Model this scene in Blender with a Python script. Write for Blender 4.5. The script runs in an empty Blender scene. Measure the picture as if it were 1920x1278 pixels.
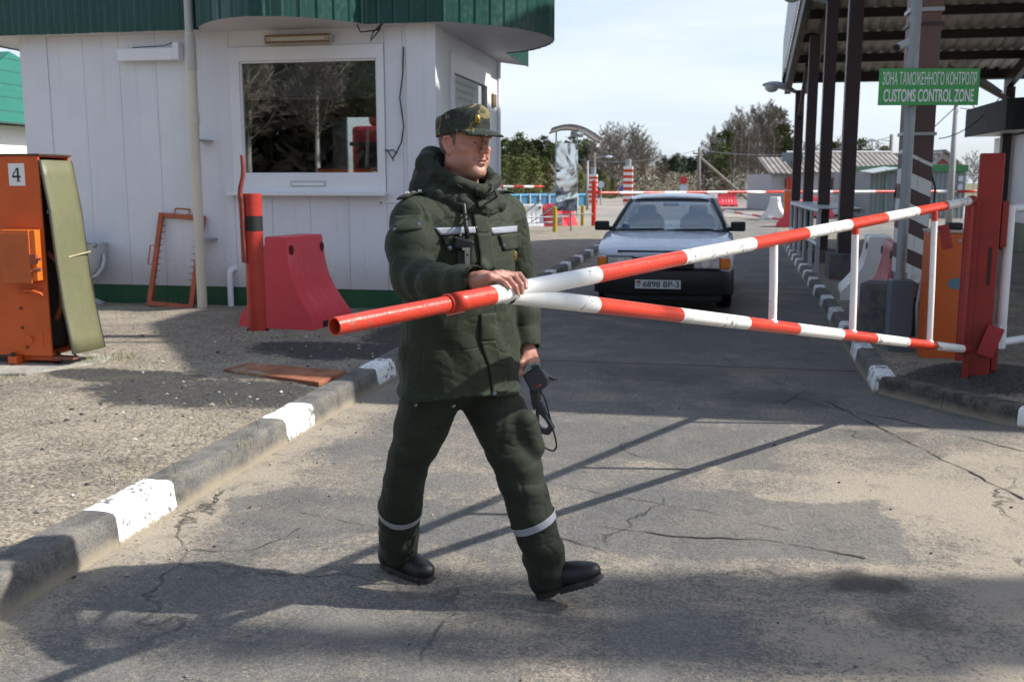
import bpy, bmesh, math, random
import numpy as np
from mathutils import Vector, Matrix, noise
from mathutils.bvhtree import BVHTree
PI = math.pi
rnd = random.Random(7)
S = bpy.context.scene
COL = S.collection
# ------------------------------------------------------------------ camera
EYE = 1.55; FPX = 1884.0; PITCH = math.radians(8.96)
cam = bpy.data.cameras.new('camera'); camo = bpy.data.objects.new('camera', cam); COL.objects.link(camo)
cam.sensor_width = 36.0; cam.lens = 36.0*FPX/1920.0; cam.clip_start = 0.05; cam.clip_end = 3000
camo.location = (0, 0, EYE); camo.rotation_euler = (math.radians(90)-PITCH, 0, 0)
cam.dof.use_dof = True; cam.dof.focus_distance = 3.75; cam.dof.aperture_fstop = 6.3
S.camera = camo
# ------------------------------------------------------------------ light
SUN_EL = math.radians(42.5); SUN_AZ = math.radians(-2.7)     # sun stands to the right (+X)
W = bpy.data.worlds.new("World"); S.world = W; W.use_nodes = True
wn = W.node_tree.nodes; wl = W.node_tree.links; wn.clear()
wo = wn.new('ShaderNodeOutputWorld'); bgd = wn.new('ShaderNodeBackground')
sky = wn.new('ShaderNodeTexSky'); sky.sky_type = 'NISHITA'; sky.sun_disc = False
sky.sun_elevation = SUN_EL; sky.sun_rotation = math.radians(92.7); sky.air_density = 1.0; sky.dust_density = 1.5; sky.ozone_density = 1.0
tc = wn.new('ShaderNodeTexCoord'); mp = wn.new('ShaderNodeMapping'); mp.inputs['Scale'].default_value = (1.0, 1.0, 5.5)
mp.inputs['Rotation'].default_value = (0.0, 0.06, 0.4)
nz = wn.new('ShaderNodeTexNoise'); nz.inputs['Scale'].default_value = 1.9; nz.inputs['Detail'].default_value = 9; nz.inputs['Roughness'].default_value = 0.6; nz.inputs['Distortion'].default_value = 0.5
rp = wn.new('ShaderNodeValToRGB'); rp.color_ramp.elements[0].position = 0.36; rp.color_ramp.elements[1].position = 0.66
rp.color_ramp.elements[0].color = (0.42, 0.42, 0.42, 1); rp.color_ramp.elements[1].color = (0.98, 0.98, 0.98, 1)
mx = wn.new('ShaderNodeMix'); mx.data_type = 'RGBA'; mx.inputs['B'].default_value = (3.55, 3.88, 4.3, 1)
wl.new(tc.outputs['Generated'], mp.inputs['Vector']); wl.new(mp.outputs['Vector'], nz.inputs['Vector'])
wl.new(nz.outputs['Fac'], rp.inputs['Fac']); sx_ = wn.new('ShaderNodeSeparateXYZ'); wl.new(tc.outputs['Generated'], sx_.inputs[0])
hr = wn.new('ShaderNodeMapRange'); hr.inputs['From Min'].default_value = 0.1; hr.inputs['From Max'].default_value = 0.6; hr.inputs['To Min'].default_value = 1.0; hr.inputs['To Max'].default_value = 0.45
wl.new(sx_.outputs['Z'], hr.inputs['Value']); mu = wn.new('ShaderNodeMath'); mu.operation = 'MULTIPLY'; wl.new(rp.outputs['Color'], mu.inputs[0]); wl.new(hr.outputs['Result'], mu.inputs[1]); wl.new(mu.outputs[0], mx.inputs['Factor'])
dk = wn.new('ShaderNodeMix'); dk.data_type = 'RGBA'; dk.blend_type = 'MULTIPLY'; dk.inputs['Factor'].default_value = 1.0; dk.inputs['B'].default_value = (0.58, 0.65, 0.74, 1); wl.new(sky.outputs['Color'], dk.inputs['A']); wl.new(dk.outputs['Result'], mx.inputs['A']); wl.new(mx.outputs['Result'], bgd.inputs['Color'])
bgd.inputs['Strength'].default_value = 0.138
wl.new(bgd.outputs['Background'], wo.inputs['Surface'])
sl = bpy.data.lights.new('sun', 'SUN'); sl.energy = 3.7; sl.angle = math.radians(0.8); sl.color = (1.0, 0.955, 0.885)
so = bpy.data.objects.new('sun', sl); COL.objects.link(so)
sdir = Vector((math.cos(SUN_EL)*math.cos(SUN_AZ), math.cos(SUN_EL)*math.sin(SUN_AZ), math.sin(SUN_EL)))
so.rotation_euler = sdir.to_track_quat('Z', 'Y').to_euler(); so.location = (30, 0, 30)
S.view_settings.view_transform = 'Standard'; S.view_settings.look = 'None'; S.view_settings.gamma = 1.0
S.view_settings.exposure = 0.90
S.cycles.max_bounces = 8; S.cycles.transparent_max_bounces = 16; S.cycles.caustics_reflective = False; S.cycles.caustics_refractive = False
# ------------------------------------------------------------------ frames
A_ = math.radians(11.3)
RD = Vector((math.sin(A_), math.cos(A_), 0)); CD = Vector((math.cos(A_), -math.sin(A_), 0))
def rf(t, s, z=0.0): return RD*s + CD*t + Vector((0, 0, z))           # road frame -> world
def ray(u, v):
    X = (u-960)/FPX; Y = (639-v)/FPX
    return Vector((X, math.cos(PITCH)+Y*math.sin(PITCH), -math.sin(PITCH)+Y*math.cos(PITCH)))
EYEP = Vector((0, 0, EYE))
def atd(u, v, y): d = ray(u, v); return EYEP + d*(y/d.y)               # point at depth y
def atg(u, v, z=0): d = ray(u, v); return EYEP + d*((z-EYE)/d.z)
# ------------------------------------------------------------------ materials
def nt(name):
    m = bpy.data.materials.new(name); m.use_nodes = True
    n = m.node_tree.nodes; n.clear(); o = n.new('ShaderNodeOutputMaterial'); b = n.new('ShaderNodeBsdfPrincipled')
    m.node_tree.links.new(b.outputs[0], o.inputs['Surface'])
    return m, n, m.node_tree.links, b
class NG:
    """tiny node graph helper"""
    def __init__(s, name): s.m, s.n, s.l, s.b = nt(name); s.co = None
    def coord(s, kind='Object', scale=(1, 1, 1), rot=(0, 0, 0), loc=(0, 0, 0)):
        if kind == 'World':
            t = s.n.new('ShaderNodeNewGeometry'); o = t.outputs['Position']
        else:
            t = s.n.new('ShaderNodeTexCoord'); o = t.outputs[kind]
        mpn = s.n.new('ShaderNodeMapping'); mpn.inputs['Scale'].default_value = scale; mpn.inputs['Rotation'].default_value = rot; mpn.inputs['Location'].default_value = loc
        s.l.new(o, mpn.inputs['Vector']); return mpn.outputs['Vector']
    def noise(s, v, scale, detail=4, rough=0.55, dist=0.0):
        x = s.n.new('ShaderNodeTexNoise'); x.inputs['Scale'].default_value = scale; x.inputs['Detail'].default_value = detail
        x.inputs['Roughness'].default_value = rough; x.inputs['Distortion'].default_value = dist; s.l.new(v, x.inputs['Vector']); return x.outputs['Fac']
    def vor(s, v, scale, feature='F1', out='Distance', rand=1.0):
        x = s.n.new('ShaderNodeTexVoronoi'); x.feature = feature; x.inputs['Scale'].default_value = scale; x.inputs['Randomness'].default_value = rand
        s.l.new(v, x.inputs['Vector']); return x.outputs[out]
    def wave(s, v, scale, axis='X', dist=0.0, prof='SIN', bands='BANDS'):
        x = s.n.new('ShaderNodeTexWave'); x.wave_type = bands; x.bands_direction = axis; x.wave_profile = prof
        x.inputs['Scale'].default_value = scale; x.inputs['Distortion'].default_value = dist; s.l.new(v, x.inputs['Vector']); return x.outputs['Fac']
    def ramp(s, f, lo, hi, a=0.0, b=1.0):
        x = s.n.new('ShaderNodeMapRange'); x.interpolation_type = 'SMOOTHSTEP' if lo != hi else 'LINEAR'
        x.inputs['From Min'].default_value = lo; x.inputs['From Max'].default_value = hi; x.inputs['To Min'].default_value = a; x.inputs['To Max'].default_value = b
        s.l.new(f, x.inputs['Value']); return x.outputs['Result']
    def math(s, op, a, b=None, c=None):
        x = s.n.new('ShaderNodeMath'); x.operation = op
        for i, q in enumerate((a, b, c)):
            if q is None: continue
            if isinstance(q, (int, float)): x.inputs[i].default_value = q
            else: s.l.new(q, x.inputs[i])
        return x.outputs[0]
    def sep(s, v):
        x = s.n.new('ShaderNodeSeparateXYZ'); s.l.new(v, x.inputs[0]); return x.outputs
    def mix(s, f, a, b):
        x = s.n.new('ShaderNodeMix'); x.data_type = 'RGBA'
        for k, q in (('Factor', f), ('A', a), ('B', b)):
            sock = [i for i in x.inputs if i.name == k and (i.type == 'RGBA' or k == 'Factor')][0]
            if isinstance(q, (int, float)): sock.default_value = q
            elif isinstance(q, (tuple, list)): sock.default_value = (q[0], q[1], q[2], 1)
            else: s.l.new(q, sock)
        return [o for o in x.outputs if o.type == 'RGBA'][0]
    def bump(s, h, strength=0.3, dist=0.01, prev=None):
        x = s.n.new('ShaderNodeBump'); x.inputs['Strength'].default_value = strength; x.inputs['Distance'].default_value = dist
        s.l.new(h, x.inputs['Height'])
        if prev is not None: s.l.new(prev, x.inputs['Normal'])
        return x.outputs['Normal']
    def set(s, **k):
        for a, q in k.items():
            a = a.replace('_', ' ')
            sock = s.b.inputs[a]
            if isinstance(q, (int, float)): sock.default_value = q
            elif isinstance(q, (tuple, list)): sock.default_value = (q[0], q[1], q[2], 1)
            else: s.l.new(q, sock)
        return s.m
_mc = {}
def paint(name, col, rough=0.5, var=0.12, dirt=0.25, dcol=(0.10, 0.085, 0.065), scale=3.0, bump=0.04, chip=0.0, ccol=(0.09, 0.05, 0.03), metal=0.0, chipscale=14.0, coat=0.0, spec=0.5):
    if name in _mc: return _mc[name]
    g = NG(name); v = g.coord('Object')
    n1 = g.noise(v, scale, 6, 0.62); n2 = g.noise(v, scale*9, 4, 0.6)
    c = g.mix(g.ramp(n1, 0.3, 0.75), tuple(x*(1-var) for x in col), tuple(min(1, x*(1+var*0.6)) for x in col))
    d = g.ramp(g.math('ADD', g.math('MULTIPLY', n1, 0.6), g.math('MULTIPLY', n2, 0.4)), 0.5, 0.78, 0, dirt)
    c = g.mix(d, c, dcol)
    if chip > 0:
        k = g.noise(v, chipscale, 8, 0.68); cm = g.ramp(k, 0.70-chip, 0.73-chip)
        c = g.mix(cm, c, ccol)
    r = g.ramp(n2, 0.3, 0.8, max(0.02, rough-0.1), min(1, rough+0.15))
    g.set(Base_Color=c, Roughness=r, Metallic=metal, Coat_Weight=coat)
    g.b.inputs['Specular IOR Level'].default_value = spec
    if bump > 0: g.set(Normal=g.bump(g.noise(v, scale*12, 5, 0.6), bump, 0.02))
    _mc[name] = g.m; return g.m
def flat(name, col, rough=0.6, metal=0.0, emit=0):
    if name in _mc: return _mc[name]
    g = NG(name); v = g.coord('Object'); n1 = g.noise(v, 6, 4)
    c = g.mix(n1, tuple(x*0.88 for x in col), tuple(min(1, x*1.1) for x in col))
    g.set(Base_Color=c, Roughness=rough, Metallic=metal); _mc[name] = g.m; return g.m
def glassy(name, tint=(0.75, 0.8, 0.8), rough=0.02, refl=1.0, base=0.0):
    if name in _mc: return _mc[name]
    m = bpy.data.materials.new(name); m.use_nodes = True; n = m.node_tree.nodes; l = m.node_tree.links; n.clear()
    o = n.new('ShaderNodeOutputMaterial'); t = n.new('ShaderNodeBsdfTransparent'); t.inputs[0].default_value = (*tint, 1)
    gl = n.new('ShaderNodeBsdfGlossy'); gl.inputs['Roughness'].default_value = rough
    f = n.new('ShaderNodeFresnel'); f.inputs['IOR'].default_value = 1.52
    ma = n.new('ShaderNodeMath'); ma.operation = 'MULTIPLY_ADD'; ma.inputs[1].default_value = refl; ma.inputs[2].default_value = base; ma.use_clamp = True
    l.new(f.outputs[0], ma.inputs[0]); x = n.new('ShaderNodeMixShader'); l.new(ma.outputs[0], x.inputs[0]); l.new(t.outputs[0], x.inputs[1]); l.new(gl.outputs[0], x.inputs[2]); l.new(x.outputs[0], o.inputs['Surface'])
    _mc[name] = m; return m
# ------------------------------------------------------------------ mesh builder
class MB:
    def __init__(s): s.v = []; s.f = []; s.mi = []; s.cur = 0
    def add(s, vs, fs):
        o = len(s.v); s.v += [Vector(p) for p in vs]
        for f in fs: s.f.append([i+o for i in f]); s.mi.append(s.cur)
        return s
    def box(s, x0, x1, y0, y1, z0, z1, M=None):
        vs = [(x0,y0,z0),(x1,y0,z0),(x1,y1,z0),(x0,y1,z0),(x0,y0,z1),(x1,y0,z1),(x1,y1,z1),(x0,y1,z1)]
        if M is not None: vs = [M @ Vector(p) for p in vs]
        return s.add(vs, [(0,3,2,1),(4,5,6,7),(0,1,5,4),(1,2,6,5),(2,3,7,6),(3,0,4,7)])
    def cbox(s, c, dx, dy, dz, M=None): return s.box(c[0]-dx/2, c[0]+dx/2, c[1]-dy/2, c[1]+dy/2, c[2]-dz/2, c[2]+dz/2, M)
    def tube(s, pts, r, n=10, cap=True, closed=False):
        pts = [Vector(p) for p in pts]; N = len(pts)
        rr = r if isinstance(r, (list, tuple)) else [r]*N
        up = None; rings = []
        for i, p in enumerate(pts):
            if closed: d = (pts[(i+1) % N]-pts[i-1])
            else: d = (pts[min(i+1, N-1)]-pts[max(i-1, 0)])
            d.normalize()
            if up is None:
                up = d.orthogonal().normalized()
            else:
                up = (up - d*up.dot(d)).normalized()
            w = d.cross(up)
            rings.append([p + (up*math.cos(2*PI*k/n) + w*math.sin(2*PI*k/n))*rr[i] for k in range(n)])
        vs = [q for R_ in rings for q in R_]; fs = []
        for i in range(N if closed else N-1):
            j = (i+1) % N
            for k in range(n): fs.append((i*n+k, i*n+(k+1) % n, j*n+(k+1) % n, j*n+k))
        if cap and not closed:
            fs.append(tuple(range(n-1, -1, -1))); fs.append(tuple((N-1)*n+k for k in range(n)))
        return s.add(vs, fs)
    def lathe(s, prof, c=(0, 0, 0), n=24, cap=True):
        vs = []; fs = []; P = len(prof)
        for (r, z) in prof:
            for k in range(n): vs.append((c[0]+r*math.cos(2*PI*k/n), c[1]+r*math.sin(2*PI*k/n), c[2]+z))
        for i in range(P-1):
            for k in range(n): fs.append((i*n+k, i*n+(k+1) % n, (i+1)*n+(k+1) % n, (i+1)*n+k))
        if cap: fs.append(tuple(range(n-1, -1, -1))); fs.append(tuple((P-1)*n+k for k in range(n)))
        return s.add(vs, fs)
    def prism(s, poly, z0, z1, M=None):
        n = len(poly); vs = [(p[0], p[1], z0) for p in poly]+[(p[0], p[1], z1) for p in poly]
        if M is not None: vs = [M @ Vector(p) for p in vs]
        fs = [tuple(range(n-1, -1, -1)), tuple(range(n, 2*n))]+[(i, (i+1) % n, n+(i+1) % n, n+i) for i in range(n)]
        return s.add(vs, fs)
    def sphere(s, c, r, n=12, m=8, sc=(1, 1, 1)):
        vs = []; fs = []
        for i in range(m+1):
            a = PI*i/m
            for k in range(n): vs.append((c[0]+r*sc[0]*math.sin(a)*math.cos(2*PI*k/n), c[1]+r*sc[1]*math.sin(a)*math.sin(2*PI*k/n), c[2]+r*sc[2]*math.cos(a)))
        for i in range(m):
            for k in range(n): fs.append((i*n+k, (i+1)*n+k, (i+1)*n+(k+1) % n, i*n+(k+1) % n))
        return s.add(vs, fs)
    def sheet(s, grid):                                          # grid[i][j] of points
        a, b = len(grid), len(grid[0]); vs = [p for r_ in grid for p in r_]
        return s.add(vs, [(i*b+j, i*b+j+1, (i+1)*b+j+1, (i+1)*b+j) for i in range(a-1) for j in range(b-1)])
    def build(s, name, mats, parent=None, smooth=False, bevel=0.0, off=None, seg=2, solid=0.0, autosm=None):
        me = bpy.data.meshes.new(name)
        o3 = Vector(off) if off is not None else Vector((0, 0, 0))
        me.from_pydata([tuple(p-o3) for p in s.v], [], s.f); me.validate()
        if not isinstance(mats, (list, tuple)): mats = [mats]
        for m in mats: me.materials.append(m)
        if len(me.polygons) == len(s.mi): me.polygons.foreach_set('material_index', s.mi)
        bm = bmesh.new(); bm.from_mesh(me); bmesh.ops.remove_doubles(bm, verts=bm.verts, dist=1e-5) if smooth else None
        bmesh.ops.recalc_face_normals(bm, faces=bm.faces); bm.to_mesh(me); bm.free()
        ob = bpy.data.objects.new(name, me); COL.objects.link(ob)
        if parent is not None: ob.parent = parent
        if bevel > 0:
            b = ob.modifiers.new('b', 'BEVEL'); b.width = bevel; b.segments = seg; b.limit_method = 'ANGLE'; b.angle_limit = math.radians(40)
        if solid: q = ob.modifiers.new('s', 'SOLIDIFY'); q.thickness = solid; q.offset = 0
        if smooth:
            for p in me.polygons: p.use_smooth = True
            if autosm is not None:
                me.set_sharp_from_angle(angle=math.radians(autosm))
        return ob
def build_each(mb, name, mats, parent=None, **k):
    """every separate piece of the builder becomes an object of its own"""
    par = list(range(len(mb.v)))
    def find(a):
        while par[a] != a: par[a] = par[par[a]]; a = par[a]
        return a
    for f in mb.f:
        for q in f[1:]: par[find(q)] = find(f[0])
    groups = {}
    for f in mb.f: groups.setdefault(find(f[0]), []).append(f)
    for fs in groups.values():
        ids = sorted({i for f in fs for i in f}); mp_ = {i: n for n, i in enumerate(ids)}; m2 = MB(); m2.add([mb.v[i] for i in ids], [tuple(mp_[i] for i in f) for f in fs]); last = m2.build(name, mats, parent, **k)
    return last
def tag(o, label=None, cat=None, group=None, kind=None):
    for k, q in (('label', label), ('category', cat), ('group', group), ('kind', kind)):
        if q: o[k] = q
    return o
def thing(name, label, cat, loc=(0, 0, 0), rz=0.0, group=None):
    o = bpy.data.objects.new(name, None); COL.objects.link(o); o.location = loc; o.rotation_euler = (0, 0, rz); o.empty_display_size = 0.2
    return tag(o, label, cat, group)
def copy_tree(o, parent=None):
    kids = [c for c in bpy.data.objects if c.parent == o]
    c = o.copy(); COL.objects.link(c)
    if parent is not None: c.parent = parent
    for k in kids: copy_tree(k, c)
    return c
def place(o, loc, rz, label=None, sc=None):
    o.location = loc; o.rotation_euler = (0, 0, rz)
    if sc: o.scale = (sc, sc, sc) if isinstance(sc, (int, float)) else sc
    if label: o['label'] = label
    return o
def text_mb(txt, size=1.0, xs=1.0, bold=0.0, depth=0.002, align='CENTER'):
    cu = bpy.data.curves.new('t', 'FONT'); cu.body = txt; cu.size = size; cu.align_x = align; cu.align_y = 'CENTER'; cu.extrude = depth; cu.offset = bold
    ob = bpy.data.objects.new('t', cu); COL.objects.link(ob)
    bpy.context.view_layer.update()
    me = bpy.data.meshes.new_from_object(ob.evaluated_get(bpy.context.evaluated_depsgraph_get()))
    mb = MB(); mb.add([(v.co.x*xs, v.co.y, v.co.z) for v in me.vertices], [tuple(p.vertices) for p in me.polygons])
    bpy.data.objects.remove(ob); bpy.data.meshes.remove(me); bpy.data.curves.remove(cu)
    return mb
def xf(mb, M):
    mb.v = [M @ p for p in mb.v]; return mb
RZ = -A_
def wall_mat():
    g = NG('white_panel'); v = g.coord('Object'); X, Y, Z = g.sep(v); n = g.noise(v, 1.2, 6, 0.6); f = g.noise(v, 22, 5, 0.7); st = g.noise(g.coord('Object', scale=(9, 9, 0.5)), 1.0, 5, 0.65)
    c = g.mix(g.ramp(n, 0.3, 0.75), (0.70, 0.715, 0.75), (0.78, 0.79, 0.82)); c = g.mix(g.ramp(st, 0.52, 0.75, 0, 0.22), c, (0.42, 0.40, 0.37))
    mud = g.math('MULTIPLY', g.ramp(g.math('ADD', Z, g.math('MULTIPLY', g.math('SUBTRACT', f, 0.5), 0.5)), 0.85, 0.36), 0.55); c = g.mix(mud, c, (0.36, 0.33, 0.28))
    sp = g.ramp(g.noise(v, 55, 3, 0.6), 0.74, 0.77, 0, 0.5); c = g.mix(sp, c, (0.3, 0.28, 0.25))
    return g.set(Base_Color=c, Roughness=0.45, Normal=g.bump(n, 0.15, 0.05))
WHITE = wall_mat()
WHITE2 = paint('white_trim', (0.80, 0.81, 0.83), 0.4, 0.04, 0.12, (0.36, 0.32, 0.25), 2.0, 0.02)
BLACKP = paint('black_plastic', (0.012, 0.012, 0.013), 0.45, 0.2, 0.1, (0.05, 0.045, 0.04), 5, 0.03)
RED = paint('red_paint', (0.52, 0.035, 0.022), 0.35, 0.16, 0.22, (0.16, 0.035, 0.02), 5, 0.05, chip=0.02, ccol=(0.10, 0.06, 0.045))
ORANGE = paint('orange_paint', (0.60, 0.105, 0.018), 0.42, 0.14, 0.3, (0.20, 0.05, 0.02), 3, 0.04, chip=0.015, ccol=(0.10, 0.045, 0.02))
STEEL = paint('galvanised_steel', (0.36, 0.39, 0.41), 0.45, 0.15, 0.2, (0.16, 0.15, 0.14), 4, 0.04, metal=0.35)
DARKGREY = paint('dark_grey_metal', (0.06, 0.065, 0.07), 0.55, 0.15, 0.15)
# ================================================================== SETTING
# ---- asphalt road
def road_mat():
    g = NG('asphalt_dusty'); v = g.coord('World', rot=(0, 0, A_))          # x = across (t), y = along (s)
    X, Y, Z = g.sep(v)
    agg = g.vor(v, 130, out='Color'); aggv = g.sep(agg)[0]
    fine = g.noise(v, 260, 2, 0.6); mid = g.noise(v, 38, 4, 0.65); big = g.noise(v, 0.55, 7, 0.6, 0.4); patch = g.noise(v, 1.7, 8, 0.66, 0.25)
    streak = g.noise(g.coord('World', rot=(0, 0, A_), scale=(2.6, 0.35, 1)), 1.0, 6, 0.6)
    grain = g.noise(v, 70, 4, 0.8); speck = g.noise(v, 27, 5, 0.8, 0.3)
    base = g.mix(g.ramp(aggv, 0.0, 1.0), (0.085, 0.082, 0.078), (0.195, 0.186, 0.172))
    base = g.mix(g.ramp(mid, 0.35, 0.7, 0, 0.7), base, (0.105, 0.103, 0.100)); base = g.mix(g.ramp(grain, 0.52, 0.70, 0, 0.85), base, (0.21, 0.20, 0.185)); base = g.mix(g.ramp(speck, 0.45, 0.30, 0, 0.7), base, (0.052, 0.051, 0.05))
    base = g.mix(g.ramp(streak, 0.45, 0.75, 0, 0.55), base, (0.075, 0.074, 0.074))
    # sand blown over the asphalt
    m = g.math('ADD', g.math('MULTIPLY', big, 0.50), g.math('MULTIPLY', patch, 0.56))
    right = g.math('MULTIPLY', g.ramp(X, -0.3, 1.5), g.ramp(Y, 7.2, 5.2))
    kerbl = g.ramp(X, -2.0, -2.42)
    nearf = g.ramp(Y, 6.6, 4.6)
    m = g.math('ADD', m, g.math('MULTIPLY', right, 0.215)); m = g.math('ADD', m, g.math('MULTIPLY', kerbl, 0.17)); m = g.math('ADD', m, g.math('MULTIPLY', nearf, 0.035))
    m = g.math('SUBTRACT', m, g.math('MULTIPLY', g.ramp(Y, 8.0, 12.0), -0.012))
    m = g.math('ADD', m, g.math('MULTIPLY', g.math('SUBTRACT', speck, 0.5), 0.50));  m = g.math('ADD', m, g.math('MULTIPLY', g.math('SUBTRACT', fine, 0.5), 0.50)); m = g.math('ADD', m, g.math('MULTIPLY', g.math('SUBTRACT', mid, 0.5), 0.26)); m = g.math('ADD', m, g.math('MULTIPLY', g.math('SUBTRACT', grain, 0.5), 0.70))
    sandm = g.ramp(m, 0.535, 0.69, 0.05, 0.90)
    sandc = g.mix(g.noise(v, 120, 3, 0.7), (0.25, 0.21, 0.155), (0.48, 0.41, 0.315))
    c = g.mix(sandm, base, sandc)
    # older darker repair patches with ragged edges
    wob = g.math('MULTIPLY', g.math('SUBTRACT', g.noise(v, 2.3, 6, 0.6), 0.5), 0.75)
    def boxm(x0, x1, y0, y1, soft=0.03):
        xw = g.math('ADD', X, wob); yw = g.math('ADD', Y, wob)
        a = g.math('MULTIPLY', g.ramp(xw, x0-soft, x0+soft), g.ramp(xw, x1+soft, x1-soft)); b = g.math('MULTIPLY', g.ramp(yw, y0-soft, y0+soft), g.ramp(yw, y1+soft, y1-soft))
        return g.math('MULTIPLY', a, b)
    pm = g.math('MAXIMUM', boxm(-2.2, -0.9, 4.0, 4.6), boxm(-0.55, 0.85, 4.15, 5.0)); pm = g.math('MAXIMUM', pm, boxm(-1.2, 0.4, 5.5, 6.4))
    pc = g.mix(g.ramp(aggv, 0, 1), (0.085, 0.083, 0.081), (0.165, 0.16, 0.15))
    c = g.mix(g.math('MULTIPLY', pm, g.ramp(fine, 0.3, 0.62, 0.95, 0.6)), c, pc)
    mot = g.noise(v, 2.9, 8, 0.7, 0.5); c = g.mix(g.ramp(mot, 0.53, 0.68, 0, 0.42), c, (0.075, 0.073, 0.072)); c = g.mix(g.ramp(mot, 0.46, 0.34, 0, 0.30), c, (0.27, 0.25, 0.22))
    # oil / dark crumbs
    d1 = g.noise(v, 0.9, 7, 0.7, 0.6); dm = g.ramp(g.math('ADD', d1, g.math('MULTIPLY', g.math('SUBTRACT', mid, 0.5), 0.35)), 0.60, 0.74, 0, 0.75)
    c = g.mix(dm, c, (0.06, 0.057, 0.053))
    def spot(x, y, r, k):
        dx = g.math('SUBTRACT', X, x); dy = g.math('SUBTRACT', Y, y); q = g.math('SQRT', g.math('ADD', g.math('MULTIPLY', dx, dx), g.math('MULTIPLY', g.math('MULTIPLY', dy, dy), 2.0)))
        q = g.math('ADD', q, g.math('MULTIPLY', g.math('SUBTRACT', g.noise(v, 7, 6, 0.7), 0.5), r*1.6))
        return g.ramp(q, r, r*0.35, 0, k)
    for (x, y, r, k) in ((0.62, 3.95, 0.24, 0.8), (0.75, 3.62, 0.2, 0.5), (1.05, 6.4, 0.35, 0.4), (0.55, 7.4, 0.6, 0.5), (-0.4, 8.1, 0.7, 0.45), (1.35, 3.2, 0.3, 0.4)):
        c = g.mix(spot(x, y, r, k), c, (0.035, 0.032, 0.03))
    # cracks
    wv = g.n.new('ShaderNodeVectorMath'); wv.operation = 'ADD'; nv = g.n.new('ShaderNodeTexNoise'); nv.inputs['Scale'].default_value = 1.6; nv.inputs['Detail'].default_value = 7; g.l.new(v, nv.inputs['Vector'])
    sc = g.n.new('ShaderNodeVectorMath'); sc.operation = 'SCALE'; sc.inputs['Scale'].default_value = 0.9; g.l.new(nv.outputs['Color'], sc.inputs[0]); g.l.new(v, wv.inputs[0]); g.l.new(sc.outputs[0], wv.inputs[1])
    ce = g.vor(wv.outputs[0], 0.42, 'DISTANCE_TO_EDGE'); crk = g.math('MULTIPLY', g.math('MULTIPLY', g.ramp(ce, 0.0075, 0.0015), g.ramp(g.noise(v, 0.8, 3), 0.46, 0.60)), g.ramp(mid, 0.3, 0.6))
    seam = g.math('MULTIPLY', g.ramp(g.math('ABSOLUTE', g.math('SUBTRACT', g.math('ADD', Y, g.math('MULTIPLY', wob, 0.15)), 8.62)), 0.035, 0.012), 0.85)
    crk = g.math('MAXIMUM', crk, seam)
    c = g.mix(g.math('MULTIPLY', crk, 0.85), c, (0.03, 0.028, 0.025))
    sb = g.ramp(g.math('ABSOLUTE', g.math('SUBTRACT', Y, 8.48)), 0.16, 0.03, 0, 0.6); c = g.mix(g.math('MULTIPLY', sb, g.ramp(mid, 0.35, 0.6)), c, (0.16, 0.115, 0.07))
    h = g.math('ADD', g.math('MULTIPLY', aggv, 0.5), g.math('ADD', g.math('MULTIPLY', mid, 1.2), g.math('MULTIPLY', fine, 0.5)))
    h = g.math('SUBTRACT', h, g.math('MULTIPLY', crk, 2.0)); h = g.math('ADD', h, g.math('MULTIPLY', pm, 0.7)); h = g.math('ADD', h, g.math('MULTIPLY', sandm, 0.25))
    return g.set(Base_Color=c, Roughness=g.ramp(sandm, 0, 1, 0.82, 0.97), Normal=g.bump(h, 0.85, 0.007))
def lot_mat():
    g = NG('pale_yard_asphalt'); v = g.coord('World')
    n = g.noise(v, 0.09, 8, 0.6, 0.3); n2 = g.noise(v, 1.3, 6, 0.65); far = g.ramp(g.sep(v)[1], 95, 130)
    c = g.mix(g.ramp(n, 0.35, 0.65), (0.20, 0.185, 0.165), (0.34, 0.295, 0.235)); c = g.mix(g.ramp(n2, 0.4, 0.75, 0, 0.5), c, (0.16, 0.15, 0.14))
    c = g.mix(far, c, (0.13, 0.12, 0.06))
    return g.set(Base_Color=c, Roughness=0.95, Normal=g.bump(n2, 0.3, 0.02))
gd = MB(); gd.box(-700, 700, -300, 1500, -1.0, -0.006); tag(gd.build('ground', lot_mat()), kind='structure')
rd = MB(); gr = []
for i in range(61):
    s = -7+i*0.9
    gr.append([rf(t, s, 0.0) for t in (-2.75, -2.0, -1, 0, 1.0, 1.6, 3, 8, 20)])
rd.sheet(gr); tag(rd.build('road', road_mat()), kind='structure')
# ---- cracks that have opened in the asphalt
CRK = flat('crack_dirt', (0.030, 0.027, 0.023), 0.95); rc = random.Random(11)
def crack(pix, w):
    P = [atg(u, v, 0.0) for u, v in pix]; pts = []
    for a, b in zip(P[:-1], P[1:]):
        n = max(2, int((b-a).length/0.03))
        for k in range(n): pts.append(a.lerp(b, k/n))
    rows = []
    for i, p in enumerate(pts):
        d = (pts[min(i+1, len(pts)-1)]-pts[max(i-1, 0)]).normalized(); nr = Vector((-d.y, d.x, 0)); o = 0.035*noise.noise(p*3.1)+0.016*noise.noise(p*11)+0.006*noise.noise(p*37)
        ww = w*max(0.05, 0.55+0.9*noise.noise(p*5.3+Vector((7, 0, 0)))+0.5*noise.noise(p*29)); q = p+nr*o+Vector((0, 0, 0.004)); rows.append([q-nr*ww, q+nr*ww])
    mb = MB(); mb.sheet(rows); tag(mb.build('road_crack', CRK), kind='structure')
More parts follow.
